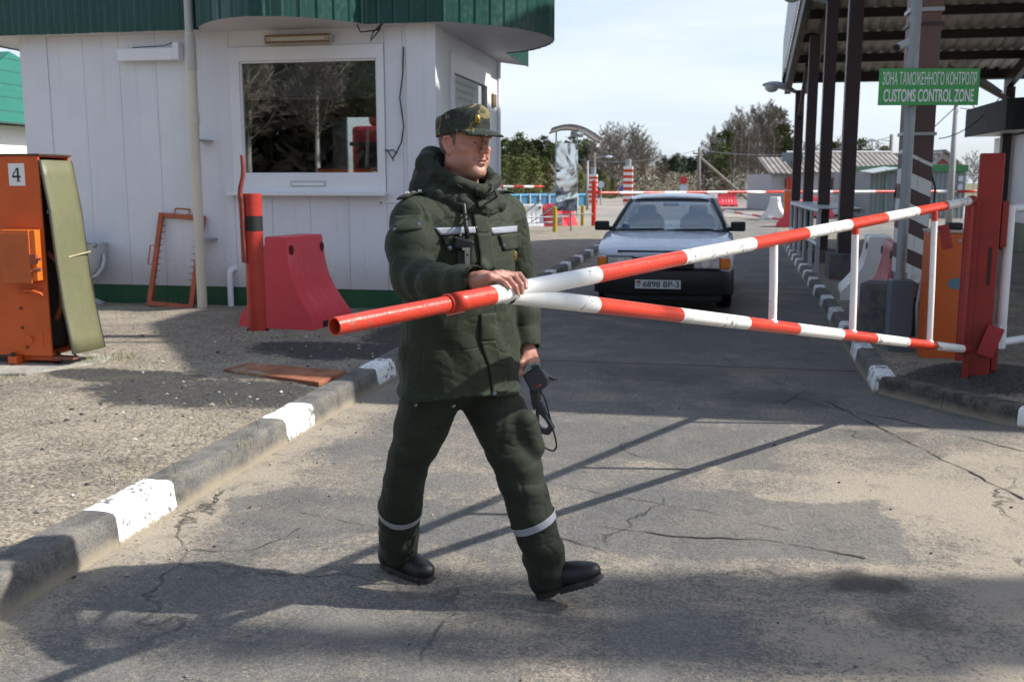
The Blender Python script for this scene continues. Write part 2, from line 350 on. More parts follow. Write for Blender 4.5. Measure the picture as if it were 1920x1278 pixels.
for pix, w in (([(1545, 752), (1600, 776), (1690, 822), (1790, 872), (1930, 940)], 0.007), ([(1480, 742), (1560, 765), (1700, 790), (1930, 850)], 0.006), ([(1090, 985), (1260, 1006), (1420, 1012), (1560, 1035), (1640, 1050)], 0.006), ([(330, 1028), (400, 1036), (470, 1040), (530, 1008), (560, 985)], 0.004),
               ([(1010, 900), (1150, 930), (1330, 960), (1480, 1000)], 0.003), ([(560, 960), (690, 985), (820, 1000)], 0.003), ([(1040, 1010), (1180, 1040), (1290, 1045)], 0.004), ([(1240, 690), (1420, 705), (1510, 735), (1460, 760)], 0.006)): crack(pix, w)
# ---- islands
def island_mat():
    g = NG('sandy_gravel'); v = g.coord('World', rot=(0, 0, A_)); X, Y, Z = g.sep(v)
    fine = g.noise(v, 170, 3, 0.7); mid = g.noise(v, 22, 5, 0.7); big = g.noise(v, 1.1, 8, 0.65, 0.4); gra = g.sep(g.vor(v, 75, out='Color'))[0]
    sand = g.mix(g.ramp(gra, 0, 1), (0.165, 0.14, 0.105), (0.40, 0.34, 0.255))
    sand = g.mix(g.ramp(g.math('ADD', g.math('MULTIPLY', big, 0.5), g.math('MULTIPLY', mid, 0.5)), 0.48, 0.64, 0, 0.62), sand, (0.15, 0.128, 0.10))
    wob = g.math('MULTIPLY', g.math('SUBTRACT', g.noise(v, 2.6, 7, 0.65), 0.5), 1.1)
    def ell(cx, cy, rx, ry):
        dx = g.math('DIVIDE', g.math('SUBTRACT', X, cx), rx); dy = g.math('DIVIDE', g.math('SUBTRACT', Y, cy), ry)
        q = g.math('SQRT', g.math('ADD', g.math('MULTIPLY', dx, dx), g.math('MULTIPLY', dy, dy))); q = g.math('ADD', q, wob); q = g.math('ADD', q, g.math('MULTIPLY', g.math('SUBTRACT', mid, 0.5), 0.9))
        return g.ramp(q, 1.1, 0.8)
    dk = ell(-3.3, 6.15, 0.95, 0.5)
    for e in ((-4.2, 6.55, 0.7, 0.25), (-3.1, 8.0, 0.8, 0.45), (-2.75, 9.0, 0.5, 0.8), (2.2, 7.6, 0.9, 0.5), (3.0, 6.8, 1.2, 0.35)): dk = g.math('MAXIMUM', dk, ell(*e))
    crumb = g.mix(g.ramp(gra, 0.2, 1), (0.012, 0.012, 0.013), (0.06, 0.058, 0.056))
    c = g.mix(g.math('MULTIPLY', dk, 0.92), sand, crumb)
    crumbs = g.ramp(g.math('ADD', g.math('MULTIPLY', g.noise(v, 3.2, 6, 0.7), 0.55), g.math('MULTIPLY', gra, 0.42)), 0.60, 0.66, 0, 0.8); c = g.mix(crumbs, c, (0.04, 0.038, 0.036))
    moss = g.ramp(g.math('ADD', g.noise(v, 2.2, 6, 0.7), g.math('MULTIPLY', g.math('SUBTRACT', fine, 0.5), 0.3)), 0.60, 0.72, 0, 0.5); c = g.mix(moss, c, (0.085, 0.088, 0.03))
    h = g.math('ADD', g.math('MULTIPLY', gra, 0.6), g.math('ADD', g.math('MULTIPLY', mid, 1.6), g.math('MULTIPLY', fine, 0.4)))
    return g.set(Base_Color=c, Roughness=0.97, Normal=g.bump(h, 0.7, 0.008))
ISL = island_mat()
def hz(p): return 0.012*noise.noise(p*1.7)+0.02*noise.noise(p*0.6)+0.006*noise.noise(p*6)
gm = MB(); gr = []
ts = [-2.66-0.055*i for i in range(48)]+[-5.3-0.3*i for i in range(40)]
ss = [-3+0.5*i for i in range(10)]+[2.0+0.055*i for i in range(130)]+[9.15+0.4*i for i in range(60)]
for s in ss:
    row = []
    for t in ts:
        p = rf(t, s); k = min(1.0, (-2.62-t)/0.25)
        row.append(p+Vector((0, 0, 0.135+0.010*k+hz(p)*k-(0.03 if (t < -4.9 and s > 10.9) else 0))))
    gr.append(row)
gm.sheet(gr); tag(gm.build('verge', ISL, smooth=True), kind='structure')
# right island: polygon outline in world coordinates
def rk_t(s): return 1.20+(s-7.76)*0.026
outl = [rf(rk_t(s), s) for s in (33.0, 28, 22, 16, 12, 9.5, 7.76)]
nose = [Vector((2.72, 7.31, 0)), Vector((2.95, 6.82, 0)), Vector((3.16, 6.38, 0)), Vector((3.42, 6.05, 0)), Vector((3.85, 5.75, 0)), Vector((4.5, 5.55, 0)), Vector((5.3, 5.5, 0))]
ri = MB(); gr = []
left_line = outl+nose
def inward(i):
    a = left_line[max(0, i-1)]; b = left_line[min(len(left_line)-1, i+1)]; d = (b-a).normalized(); return Vector((-d.y, d.x, 0))
dense = []
for i in range(len(left_line)-1):
    L = (left_line[i+1]-left_line[i]).length; n = max(1, int(L/0.12)) if left_line[i].y < 12 else max(1, int(L/0.6))
    for k in range(n): dense.append(left_line[i].lerp(left_line[i+1], k/n))
dense.append(left_line[-1])
for i, p in enumerate(dense):
    a = dense[max(0, i-2)]; b = dense[min(len(dense)-1, i+2)]; d = (b-a).normalized(); nrm = Vector((-d.y, d.x, 0))
    tgt = rf(3.9, max(7.9, p.dot(RD))) if p.dot(RD) > 7.9 else rf(3.9, 7.9-(7.9-p.dot(RD))*0.15)
    row = []
    for j in range(17):
        k = j/16.0; q = (p+nrm*0.12).lerp(tgt, k)
        mound = 0.09*math.exp(-((q.x-3.4)**2/0.5+(q.y-7.3)**2/0.35))
        kk = min(1, j/3.0)
        row.append(Vector((q.x, q.y, 0.125+kk*(hz(q)+mound))))
    gr.append(row)
ri.sheet(gr); tag(ri.build('verge', ISL, smooth=True), kind='structure')
# ---- kerbs
def conc_mat(name, a, b):
    g = NG(name); v = g.coord('World'); gra = g.sep(g.vor(v, 160, out='Color'))[0]; n = g.noise(v, 5, 8, 0.7); up = g.sep(g.n.new('ShaderNodeNewGeometry').outputs['Normal'])[2]
    c = g.mix(g.ramp(gra, 0, 1), a, b); c = g.mix(g.ramp(n, 0.42, 0.7, 0, 0.7), c, tuple(x*0.55 for x in a))
    dust = g.math('MULTIPLY', g.ramp(g.noise(v, 9, 6, 0.7), 0.38, 0.7), 0.45); c = g.mix(dust, c, (0.26, 0.225, 0.17))
    base = g.ramp(g.math('ADD', g.sep(v)[2], g.math('MULTIPLY', g.math('SUBTRACT', n, 0.5), 0.07)), 0.075, 0.0); c = g.mix(base, c, (0.30, 0.255, 0.185))
    return g.set(Base_Color=c, Roughness=0.95, Normal=g.bump(g.math('ADD', g.math('MULTIPLY', n, 3), gra), 0.6, 0.006))
CONC = conc_mat('kerb_concrete', (0.085, 0.082, 0.078), (0.17, 0.165, 0.155))
def kw_mat():
    g = NG('kerb_white_paint'); v = g.coord('World'); n = g.noise(v, 26, 8, 0.72); n2 = g.noise(v, 3.0, 4)
    chip = g.ramp(g.math('ADD', n, g.math('MULTIPLY', g.math('SUBTRACT', n2, 0.5), 0.5)), 0.535, 0.575)
    low = g.ramp(g.math('ADD', g.sep(v)[2], g.math('MULTIPLY', g.math('SUBTRACT', n, 0.5), 0.11)), 0.028, 0.008)
    c = g.mix(chip, (0.80, 0.80, 0.78), (0.16, 0.15, 0.135)); c = g.mix(low, c, (0.30, 0.26, 0.19))
    return g.set(Base_Color=c, Roughness=0.8, Normal=g.bump(g.math('SUBTRACT', 1.0, chip), 0.5, 0.004))
KW = kw_mat()
def kerb_stones(mb, path, w=0.17, h=0.15, stones=None, side=1):
    """path: function s->(point on road-side face line, inward normal). stones: list of (s0,s1,mi)"""
    for (s0, s1, mi) in stones:
        n = max(2, int((s1-s0)/0.05)); rows = []
        for i in range(n+1):
            s = s0+(s1-s0)*i/n; p, nr = path(s)
            e = lambda k: 0.006*noise.noise(p*9+Vector((k, 0, 0)))+0.004*noise.noise(p*31+Vector((k, 3, 0)))
            prof = [(-0.0, -0.05), (e(1), 0.0), (0.012+e(2), h*0.55), (0.018+e(3), h-0.022), (0.03+e(4), h-0.006+e(5)*0.6), (0.055, h+e(6)*0.6), (w*0.6, h+e(7)*0.7), (w, h+e(8)*0.6), (w+0.02, h-0.06)]
            rows.append([p+nr*a+Vector((0, 0, b)) for a, b in prof])
        mb.cur = mi; mb.sheet(rows)
        for r_ in (rows[0], rows[-1]):
            o = len(mb.v); mb.add(r_, [tuple(range(len(r_)))])
kb = MB()
def lpath(s): return rf(-2.47, s), -CD
st = []; s = 0.42
wh = [(3.74, 4.22), (5.50, 5.93), (7.18, 7.62), (8.9, 9.35), (10.6, 11.05), (12.3, 12.75)]+[(14.0+1.7*i, 14.45+1.7*i) for i in range(9)]
cur = 0.3
for (a, b) in wh:
    seg = a-cur; n = max(1, round(seg/1.0))
    for k in range(n): st.append((cur+seg*k/n+0.003, cur+seg*(k+1)/n-0.003, 0))
    st.append((a, b, 1)); cur = b
kerb_stones(kb, lpath, stones=st); tag(kb.build('kerb', [CONC, KW], smooth=True, autosm=50), kind='structure')
kb = MB()
cum = [0.0]
lp = [rf(rk_t(s), s) for s in (7.70, 12, 22, 33)]
def rpath(s): return rf(rk_t(s), s), CD
st = []; cur = 7.72
for i in range(17):
    wl_, dl = 0.42, 0.86+0.04*math.sin(i*2.1)
    st.append((cur, cur+wl_, 1)); st.append((cur+wl_+0.004, cur+wl_+dl-0.004, 0)); cur += wl_+dl
kerb_stones(kb, rpath, w=0.15, h=0.14, stones=st); tag(kb.build('kerb', [CONC, KW], smooth=True, autosm=50), kind='structure')
kb = MB(); npts = [outl[-1]+Vector((0.02, -0.06, 0))]+nose
seglen = [0]
for i in range(1, len(npts)): seglen.append(seglen[-1]+(npts[i]-npts[i-1]).length)
def npath(s):
    for i in range(1, len(npts)):
        if s <= seglen[i] or i == len(npts)-1:
            k = (s-seglen[i-1])/(seglen[i]-seglen[i-1]); d = (npts[i]-npts[i-1]).normalized(); return npts[i-1].lerp(npts[i], k), Vector((-d.y, d.x, 0))
TAR = conc_mat('kerb_tarred', (0.028, 0.027, 0.027), (0.08, 0.077, 0.072))
kerb_stones(kb, npath, w=0.16, h=0.13, stones=[(0.0, 0.58, 0), (0.585, 1.15, 0), (1.155, 1.62, 1), (1.625, 2.3, 0), (2.3, 3.1, 0)]); tag(kb.build('kerb', [TAR, KW], smooth=True, autosm=50), kind='structure')
# loose stones and crumbs
def pebbles(name, n, fn, mats, smin, smax):
    mb = MB()
    for i in range(n):
        p = fn(); r = smin*(smax/smin)**(rnd.random()**2.2); mb.cur = rnd.randrange(len(mats)); a = rnd.random()*6.28
        vs = []
        for (x, y, z) in ((1,0,0),(-.9,.1,0),(0,1,0),(.1,-1,0),(0,0,.8),(0,0,-.6),(.6,.6,.35),(-.6,.5,.3),(-.5,-.6,.3),(.6,-.5,.3)):
            k = r*(0.75+0.5*rnd.random()); vs.append(Vector((p.x+k*(x*math.cos(a)-y*math.sin(a)), p.y+k*(x*math.sin(a)+y*math.cos(a)), p.z+k*z+r*0.2)))
        bm = bmesh.new(); bv = [bm.verts.new(q) for q in vs]; bmesh.ops.convex_hull(bm, input=bv); bm.verts.index_update()
        mb.add([q.co.copy() for q in bm.verts], [tuple(w.index for w in f.verts) for f in bm.faces]); bm.free()
    return mb.build(name, mats)
P1 = flat('stone_dark', (0.035, 0.034, 0.033), 0.9); P2 = flat('stone_sand', (0.33, 0.28, 0.21), 0.95); P3 = flat('stone_grey', (0.17, 0.165, 0.155), 0.95); P4 = flat('stone_pale', (0.5, 0.48, 0.44), 0.9)
def pi():
    s = 2.6+6.6*rnd.random()**1.3; t = -2.7-2.9*rnd.random(); p = rf(t, s); p.z = 0.142+hz(p); return p
tag(pebbles('gravel', 1500, pi, [P1, P1, P1, P2, P3, P3, P2, P4], 0.0025, 0.019), kind='stuff')
def pr():
    if rnd.random() < 0.45: t = -2.45+0.5*rnd.random()**2; s = 2+7*rnd.random()
    else: t = -2.4+4.2*rnd.random(); s = 2.2+6.5*rnd.random()**1.5
    return rf(t, s, 0.001)
tag(pebbles('gravel', 750, pr, [P1, P2, P2, P3], 0.0018, 0.011), kind='stuff')
def grass_mat():
    g = NG('grass_blade'); v = g.coord('World'); n = g.noise(v, 18, 3); c = g.mix(g.ramp(n, 0.35, 0.65), (0.09, 0.13, 0.025), (0.26, 0.22, 0.09)); return g.set(Base_Color=c, Roughness=0.7)
mb = MB()
for (t, s, n, rad, h) in [(-4.75, 7.0, 90, 0.14, 0.05), (-4.6, 7.15, 60, 0.1, 0.05), (-5.05, 6.3, 60, 0.2, 0.04), (-2.7, 4.3, 40, 0.3, 0.06), (-2.75, 5.1, 30, 0.2, 0.07), (-2.9, 5.6, 40, 0.3, 0.03), (-4.1, 5.4, 40, 0.4, 0.03), (-3.2, 4.5, 30, 0.4, 0.04), (-3.6, 10.7, 120, 0.9, 0.04), (-2.8, 10.6, 80, 0.6, 0.04), (-2.45, 4.9, 10, 0.05, 0.07), (-3.3, 5.2, 30, 0.5, 0.04)]:
    for i in range(n):
        p = rf(t+rad*rnd.gauss(0, .6), s+rad*rnd.gauss(0, .6)); p.z = 0.14+hz(p); a = rnd.random()*6.28; d = Vector((math.cos(a), math.sin(a), 0)); hh = h*(0.5+rnd.random()); l = d.orthogonal().normalized()*0.0022
        tip = p+d*hh*0.7+Vector((0, 0, hh)); mid_ = p+d*hh*0.22+Vector((0, 0, hh*0.62)); mb.add([p-l, p+l, mid_+l*0.8, mid_-l*0.8, tip], [(0, 1, 2, 3), (3, 2, 4)])
tag(mb.build('grass', grass_mat()), kind='stuff')
# ================================================================== BOOTH
BC = Vector((-0.84, 11.08, 0.0)); BW = 4.95; BD = 3.35
GREENF = paint('green_profiled_sheet', (0.007, 0.060, 0.046), 0.38, 0.10, 0.10, (0.05, 0.09, 0.07), 2.0, 0.02)
PLINTH = paint('green_plinth', (0.015, 0.085, 0.035), 0.5, 0.15, 0.25)
booth = thing('checkpoint_booth', 'white panelled control booth with a dark green scalloped roof edge behind the walking guard', 'booth', BC, RZ)
def panels(mb, x0, x1, z0, z1, pitch=0.455, ph=0.0, th=0.05, y=0.0):
    x = x0; edges = [x0]; k = math.floor((x0-ph)/pitch)+1
    while ph+k*pitch < x1-0.03:
        if ph+k*pitch > x0+0.03: edges.append(ph+k*pitch)
        k += 1
    edges.append(x1)
    for a, b in zip(edges[:-1], edges[1:]): mb.box(a+0.002, b-0.002, y, y+th, z0, z1)
    mb.box(x0, x1, y+0.012, y+th+0.02, z0, z1)
w = MB(); Z0, Z1 = 0.36, 3.206
panels(w, -4.62, -2.36, Z0, Z1, ph=-4.62); panels(w, -2.36, -0.55, Z0, 1.44, ph=-2.36); panels(w, -2.36, -0.55, 3.03, Z1, pitch=0.9, ph=-2.36); panels(w, -0.55, -0.29, Z0, Z1, pitch=0.2, ph=-0.55)
w.box(-4.97, -4.62, -0.012, 0.06, Z0, Z1); w.box(-0.295, 0.03, -0.03, 0.05, Z0, Z1); w.box(-0.02, 0.03, 0.05, 0.30, Z0, Z1)
# side wall (faces the lane) with window opening y 0.68..2.9
def sidepan(y0, y1, z0, z1):
    n = max(1, round((y1-y0)/0.45))
    for i in range(n): a = y0+(y1-y0)*i/n; b = y0+(y1-y0)*(i+1)/n; w.box(-0.045, 0.0, a+0.003, b-0.003, z0, z1)
    w.box(-0.065, -0.014, y0, y1, z0, z1)
sidepan(0.30, 0.68, Z0, Z1); sidepan(0.68, 2.75, Z0, 1.44); sidepan(0.68, 2.75, 3.02, Z1); sidepan(2.75, BD-0.12, Z0, Z1)
w.box(-0.06, 0.028, BD-0.12, BD, Z0, Z1)
w.box(-4.97, -4.90, 0.06, BD, Z0, Z1)                                   # far side
w.box(-4.90, -2.3, BD-0.07, BD-0.002, Z0, Z1); w.box(-1.35, -0.06, BD-0.07, BD-0.002, Z0, Z1); w.box(-2.3, -1.35, BD-0.07, BD-0.002, Z0, 1.5); w.box(-2.3, -1.35, BD-0.07, BD-0.002, 2.52, Z1)
w.build('wall', WHITE, booth, bevel=0.002)
pl = MB(); pl.box(-4.95, 0.0, 0.012, BD-0.01, 0.0, 0.36); pl.build('plinth', PLINTH, booth)
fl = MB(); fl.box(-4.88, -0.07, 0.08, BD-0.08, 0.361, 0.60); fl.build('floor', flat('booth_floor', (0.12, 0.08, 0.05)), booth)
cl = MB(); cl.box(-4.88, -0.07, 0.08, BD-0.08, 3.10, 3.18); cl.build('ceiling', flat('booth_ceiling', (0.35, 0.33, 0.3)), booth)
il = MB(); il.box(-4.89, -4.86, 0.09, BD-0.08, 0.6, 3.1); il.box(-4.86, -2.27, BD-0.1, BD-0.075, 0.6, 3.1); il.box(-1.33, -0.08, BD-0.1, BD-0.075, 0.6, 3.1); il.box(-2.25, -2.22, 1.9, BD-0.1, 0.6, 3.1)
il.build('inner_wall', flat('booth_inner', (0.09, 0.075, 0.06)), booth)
# roof fascia along a plan path with a scallop over each window
path = []
def pp(x, y): path.append(Vector((x, y, 0)))
for k in range(8): pp(-5.75, 3.9-k*0.5857)
for k in range(1, 20): pp(-5.75+k*(3.15/19), -0.2)
for k in range(1, 31): q = k/30; pp(-2.6+1.92*q, -0.2-0.72*math.sin(PI*q)**0.75)
for k in range(1, 10): pp(-0.68+k*0.86/9, -0.2)
for k in range(1, 4): pp(0.18+0.10*k/3, -0.2+0.02*k)
for k in range(1, 34): q = k/33; pp(0.28+0.80*math.sin(PI*q)**0.62, -0.05+2.55*q)
for k in range(1, 9): pp(0.28, 2.5+k*0.2)
# resample evenly
def resample(P, step):
    out = [P[0].copy()]; acc = 0
    for a, b in zip(P[:-1], P[1:]):
        L = (b-a).length; d = 0
        while acc+(L-d) >= step:
            d += step-acc; out.append(a.lerp(b, d/L)); acc = 0
        acc += L-d
    return out
dp = resample(path, 0.02); fz0, fz1 = 3.20, 4.15
fb = MB(); rows = [[], []]
for i, p in enumerate(dp):
    d = (dp[min(i+1, len(dp)-1)]-dp[max(i-1, 0)]).normalized(); nr = Vector((d.y, -d.x, 0)); m = i % 9
    o = 0.016 if m == 0 else (-0.002 if m == 4 else 0.0)
    zz = 0.004*noise.noise(p*3)
    rows[0].append(p+nr*o+Vector((0, 0, fz0+zz))); rows[1].append(p+nr*o+Vector((0, 0, fz1)))
fb.sheet(rows); fascia = fb.build('roof_fascia', GREENF, booth, solid=0.004)
sf = MB()
inner = []
zs = 3.215
n = len(dp)
for i, p in enumerate(dp):
    q = Vector((min(max(p.x, -4.9), -0.02), max(min(p.y, 3.4), 0.03), 0)); inner.append(q)
sf.sheet([[p+Vector((0, 0, zs)) for p in dp], [q+Vector((0, 0, zs-0.015)) for q in inner]])
def soffit_mat():
    g = NG('soffit_boards'); v = g.coord('Object'); wv = g.wave(v, 3.6, 'Y', 0.0, 'SAW'); n1 = g.noise(v, 3, 5)
    c = g.mix(g.ramp(wv, 0.80, 0.97), (0.72, 0.71, 0.72), (0.34, 0.33, 0.33)); c = g.mix(g.ramp(n1, 0.5, 0.8, 0, 0.4), c, (0.42, 0.37, 0.32))
    return g.set(Base_Color=c, Roughness=0.5, Normal=g.bump(wv, 0.35, 0.015))
sf.build('soffit', soffit_mat(), booth)
rfm = MB(); rfm.prism([(p.x, p.y) for p in dp[::6]], fz1-0.30, fz1-0.26); rfm.build('roof', GREENF, booth)
# main window
wf = MB()
x0, x1, z0, z1 = -2.355, -0.555, 1.445, 3.025; gx0, gx1, gz0, gz1 = -2.235, -0.63, 1.635, 2.875
for (a, b, c, d) in ((x0, gx0, z0, z1), (gx1, x1, z0, z1), (gx0, gx1, gz1, z1), (gx0, gx1, z0, gz0)): wf.box(a, b, -0.022, 0.065, c, d)
for (a, b, c, d) in ((gx0, gx0+0.022, gz0, gz1), (gx1-0.022, gx1, gz0, gz1), (gx0+0.022, gx1-0.022, gz1-0.022, gz1), (gx0+0.022, gx1-0.022, gz0, gz0+0.022)): wf.box(a, b, -0.002, 0.05, c, d)
win = wf.build('window', WHITE2, booth, bevel=0.003)
GL = glassy('window_glass', (0.86, 0.89, 0.88), 0.012, 1.6, 0.27)
q = MB(); q.box(gx0, gx1, 0.02, 0.026, gz0, gz1); q.build('glass', GL, win)
q = MB(); q.box(-2.40, -0.525, -0.13, -0.023, 1.425, 1.447); q.box(-2.40, -0.525, -0.132, -0.122, 1.405, 1.425); q.build('sill', WHITE2, win, bevel=0.003)
q = MB(); q.box(-1.66, -1.25, -0.034, -0.023, 1.505, 1.565); q.build('document_tray', flat('tray_grey', (0.45, 0.46, 0.48)), win, bevel=0.002)
q = MB(); q.box(-1.645, -1.265, -0.037, -0.0345, 1.515, 1.55); q.build('tray_front', WHITE2, win)
bl = MB(); z = 2.86
while z > 2.50: bl.box(gx0+0.03, gx1-0.03, 0.088, 0.092, z-0.008, z+0.0095); z -= 0.021
bl.box(gx0+0.03, gx1-0.03, 0.083, 0.107, 2.462, 2.487)
for x in (-2.05, -1.45, -0.8): bl.box(x-0.004, x+0.004, 0.080, 0.083, 2.47, 2.87)
bl.build('blind', paint('blind_slats', (0.62, 0.64, 0.62), 0.5, 0.05, 0.1), booth)
q = MB(); q.box(-2.02, -1.40, 0.3, 0.75, 1.60, 1.68); q.build('desk_folder', flat('blue_folder', (0.03, 0.16, 0.36), 0.4), booth, bevel=0.02)
q = MB(); q.box(-4.7, -0.3, 0.1, 0.8, 1.53, 1.575); q.build('desk', flat('desk_brown', (0.10, 0.05, 0.03), 0.4), booth)
q = MB(); q.box(-1.95, -1.55, 0.95, 1.05, 1.62, 2.25); q.build('chair_back', flat('chair_dark', (0.015, 0.013, 0.012), 0.7), booth, bevel=0.05)
bw = MB()
for (a, b, c, d) in ((-2.27, -2.22, 1.5, 2.52), (-1.42, -1.35, 1.5, 2.52), (-2.22, -1.42, 2.47, 2.52), (-2.22, -1.42, 1.5, 1.56)): bw.box(a, b, BD-0.09, BD-0.03, c, d)
bw.build('rear_window', WHITE2, booth)
# side window
sw = MB(); y0, y1, z0, z1 = 0.685, 2.745, 1.445, 3.015; gy0, gy1, gz0, gz1 = 0.78, 2.56, 1.62, 2.82
for (a, b, c, d) in ((y0, gy0, z0, z1), (gy1, y1, z0, z1), (gy0, gy1, gz1, z1), (gy0, gy1, z0, gz0)): sw.box(-0.05, 0.022, a, b, c, d)
for (a, b, c, d) in ((gy0, gy0+0.03, gz0, gz1), (gy1-0.06, gy1, gz0, gz1), (gy0+0.03, gy1-0.06, gz1-0.03, gz1)): sw.box(-0.03, 0.028, a, b, c, d)
sw = sw.build('window', WHITE2, booth, bevel=0.003)
q = MB(); q.box(-0.02, -0.014, gy0, gy1, gz0, gz1); q.build('glass', GL, sw)
q = MB(); q.box(-0.010, 0.0, 0.83, 2.1, 2.42, 2.78); q.build('notice_sheet', paint('notice_paper', (0.50, 0.52, 0.52), 0.5, 0.1, 0.1), sw)
q = text_mb('ПРЕДЪЯВИТЕ\nДОКУМЕНТЫ', 0.12, 1.0, 0.003, 0.0005)
q = MB()                                                                   # faint blurred lines of print on the sheet
for k in range(3): q.box(0.0005, 0.0015, 0.95+0.05*k, 1.95-0.08*k, 2.69-0.085*k, 2.72-0.085*k)
q.build('notice_print', flat('notice_print', (0.36, 0.42, 0.41)), sw)
q = MB(); q.box(0.002, 0.03, 2.86, 3.06, 2.56, 2.73); q.build('vent_grille', flat('vent_brown', (0.16, 0.10, 0.05)), booth, bevel=0.004)
# lamps, roller box, cables, socket
q = MB(); q.box(-1.88, -1.10, -0.125, -0.035, 3.035, 3.135); lamp = q.build('wall_lamp', paint('lamp_plastic', (0.50, 0.45, 0.36), 0.35, 0.12, 0.4, (0.2, 0.12, 0.05)), booth, bevel=0.02, seg=3)
q = MB(); q.tube([(-1.86, -0.128, 3.05), (-1.86, -0.128, 3.12), (-1.12, -0.128, 3.12), (-1.12, -0.128, 3.05)], 0.009, 8, closed=True); q.build('lamp_rim', flat('lamp_rim', (0.20, 0.13, 0.07), 0.5), lamp)
q = MB(); q.box(-1.80, -1.18, -0.134, -0.125, 3.065, 3.105); q.build('diffuser', paint('lamp_diffuser', (0.60, 0.57, 0.50), 0.25, 0.05, 0.25), lamp, bevel=0.004)
q = MB(); q.box(-3.66, -2.98, -0.11, -0.012, 2.90, 3.03); rb = q.build('roller_box', WHITE2, booth, bevel=0.006)
q = MB(); q.box(-2.975, -2.90, -0.12, -0.008, 2.90, 3.085); q.build('end_cap', WHITE2, rb, bevel=0.008)
q = MB(); q.tube([(-3.5, -0.05, 3.05), (-3.1, -0.06, 3.06), (-3.0, -0.06, 3.09)], 0.005, 6); q.build('wire', BLACKP, rb)
q = MB(); q.tube([(-0.32, -0.036, 2.98), (-0.33, -0.045, 2.7), (-0.37, -0.04, 2.45), (-0.33, -0.042, 2.15), (-0.36, -0.04, 1.98), (-0.42, -0.05, 1.86), (-0.46, -0.06, 1.80)], 0.008, 8)
q.tube([(-0.55, -0.03, 1.90), (-0.50, -0.045, 1.89), (-0.45, -0.05, 1.90), (-0.42, -0.05, 1.86)], 0.007, 8); q.tube([(-0.52, -0.04, 1.89), (-0.47, -0.07, 1.83), (-0.44, -0.07, 1.78)], 0.007, 8)
q.build('cable', BLACKP, booth)
q = MB(); q.tube([(-0.78, -0.19, 3.20), (-0.76, -0.15, 3.13), (-0.66, -0.13, 3.14), (-0.56, -0.15, 3.15), (-0.50, -0.19, 3.2)], 0.008, 8); q.tube([(-0.52, -0.17, 3.2), (-0.62, -0.15, 3.12), (-0.66, -0.12, 3.04), (-0.60, -0.12, 3.10), (-0.54, -0.14, 3.16)], 0.007, 8); q.build('cable', BLACKP, booth)
q = MB(); q.box(-0.64, -0.585, -0.02, 0.0, 1.305, 1.355); sk = q.build('wall_socket', WHITE2, booth, bevel=0.004)
q = MB(); q.tube([(-0.612, -0.0185, 1.33), (-0.612, -0.0245, 1.33)], 0.011, 10); q.build('socket_hole', BLACKP, sk)
q = MB(); q.tube([(-0.585, -0.012, 1.333), (-0.30, -0.012, 1.333)], 0.006, 6); q.build('cable', WHITE2, booth)
q = MB(); q.tube([(-2.66, -0.30, 0.14), (-2.655, -0.30, 3.15)], 0.055, 18); q.tube([(-2.655, -0.30, 2.18), (-2.655, -0.30, 2.30)], 0.062, 18)
dpipe = q.build('drainpipe', paint('pipe_cream', (0.66, 0.60, 0.48), 0.45, 0.08, 0.25, (0.30, 0.18, 0.08), 1.5, 0.03), booth, smooth=True, autosm=40)
q = MB(); q.tube([(-2.66, -0.30, 3.14), (-2.655, -0.30, 4.6)], 0.045, 16); q.tube([(-2.65, -0.30, 2.75), (-2.655, -0.30, 3.14)], 0.057, 16)
q.build('upper_pipe', paint('pipe_grey_rusty', (0.50, 0.49, 0.46), 0.5, 0.12, 0.55, (0.28, 0.14, 0.05), 3.5, 0.05, chip=0.10, ccol=(0.30, 0.13, 0.045), chipscale=6), dpipe, smooth=True, autosm=40)
q = MB()
for z in (0.9, 2.0): q.box(-2.72, -2.59, -0.30, 0.0, z, z+0.02)
build_each(q, 'bracket', STEEL, dpipe)
q = MB(); q.tube([(-2.43, -0.06, 0.1), (-2.43, -0.06, 0.50), (-2.425, -0.05, 0.55), (-2.40, -0.02, 0.57), (-2.38, 0.03, 0.57)], 0.034, 14); q.build('vent_pipe', WHITE2, booth, smooth=True, autosm=50)
# ================================================================== things on the left verge
def box_at(mb, **k): pass
# -- orange cabinet with the number 4
cab = thing('control_cabinet', 'tall orange metal cabinet numbered 4 with its khaki side cover hanging open', 'cabinet', (-3.53, 7.60, 0.0), math.radians(-9))
KHAKI = paint('khaki_cover', (0.155, 0.155, 0.082), 0.5, 0.14, 0.25, (0.12, 0.11, 0.05), 2.5, 0.03)
b = MB(); cz0, cz1 = 0.235, 1.735
b.box(-0.85, 0.0, 0.0, 0.02, cz0, cz1); b.box(-0.85, -0.83, 0.02, 0.40, cz0, cz1); b.box(-0.83, 0.0, 0.38, 0.40, cz0, cz1); b.box(-0.85, 0.0, 0.0, 0.40, cz1, cz1+0.012); b.box(-0.83, 0.0, 0.02, 0.38, cz0, cz0+0.02)
b.build('body', ORANGE, cab, bevel=0.004)
b = MB(); b.box(-0.845, 0.012, -0.006, 0.41, cz1+0.0125, cz1+0.026); b.build('lid', paint('dark_lid', (0.06, 0.035, 0.02), 0.6), cab)
b = MB(); b.box(-0.82, -0.10, 0.03, 0.37, cz0+0.03, cz1-0.02); b.build('machinery', flat('dark_machinery', (0.012, 0.011, 0.011), 0.6), cab)
b = MB(); b.tube([(-0.06, 0.2, 1.42), (-0.03, 0.15, 1.38), (-0.02, 0.1, 1.32)], 0.006, 6); b.build('wire', WHITE2, cab)
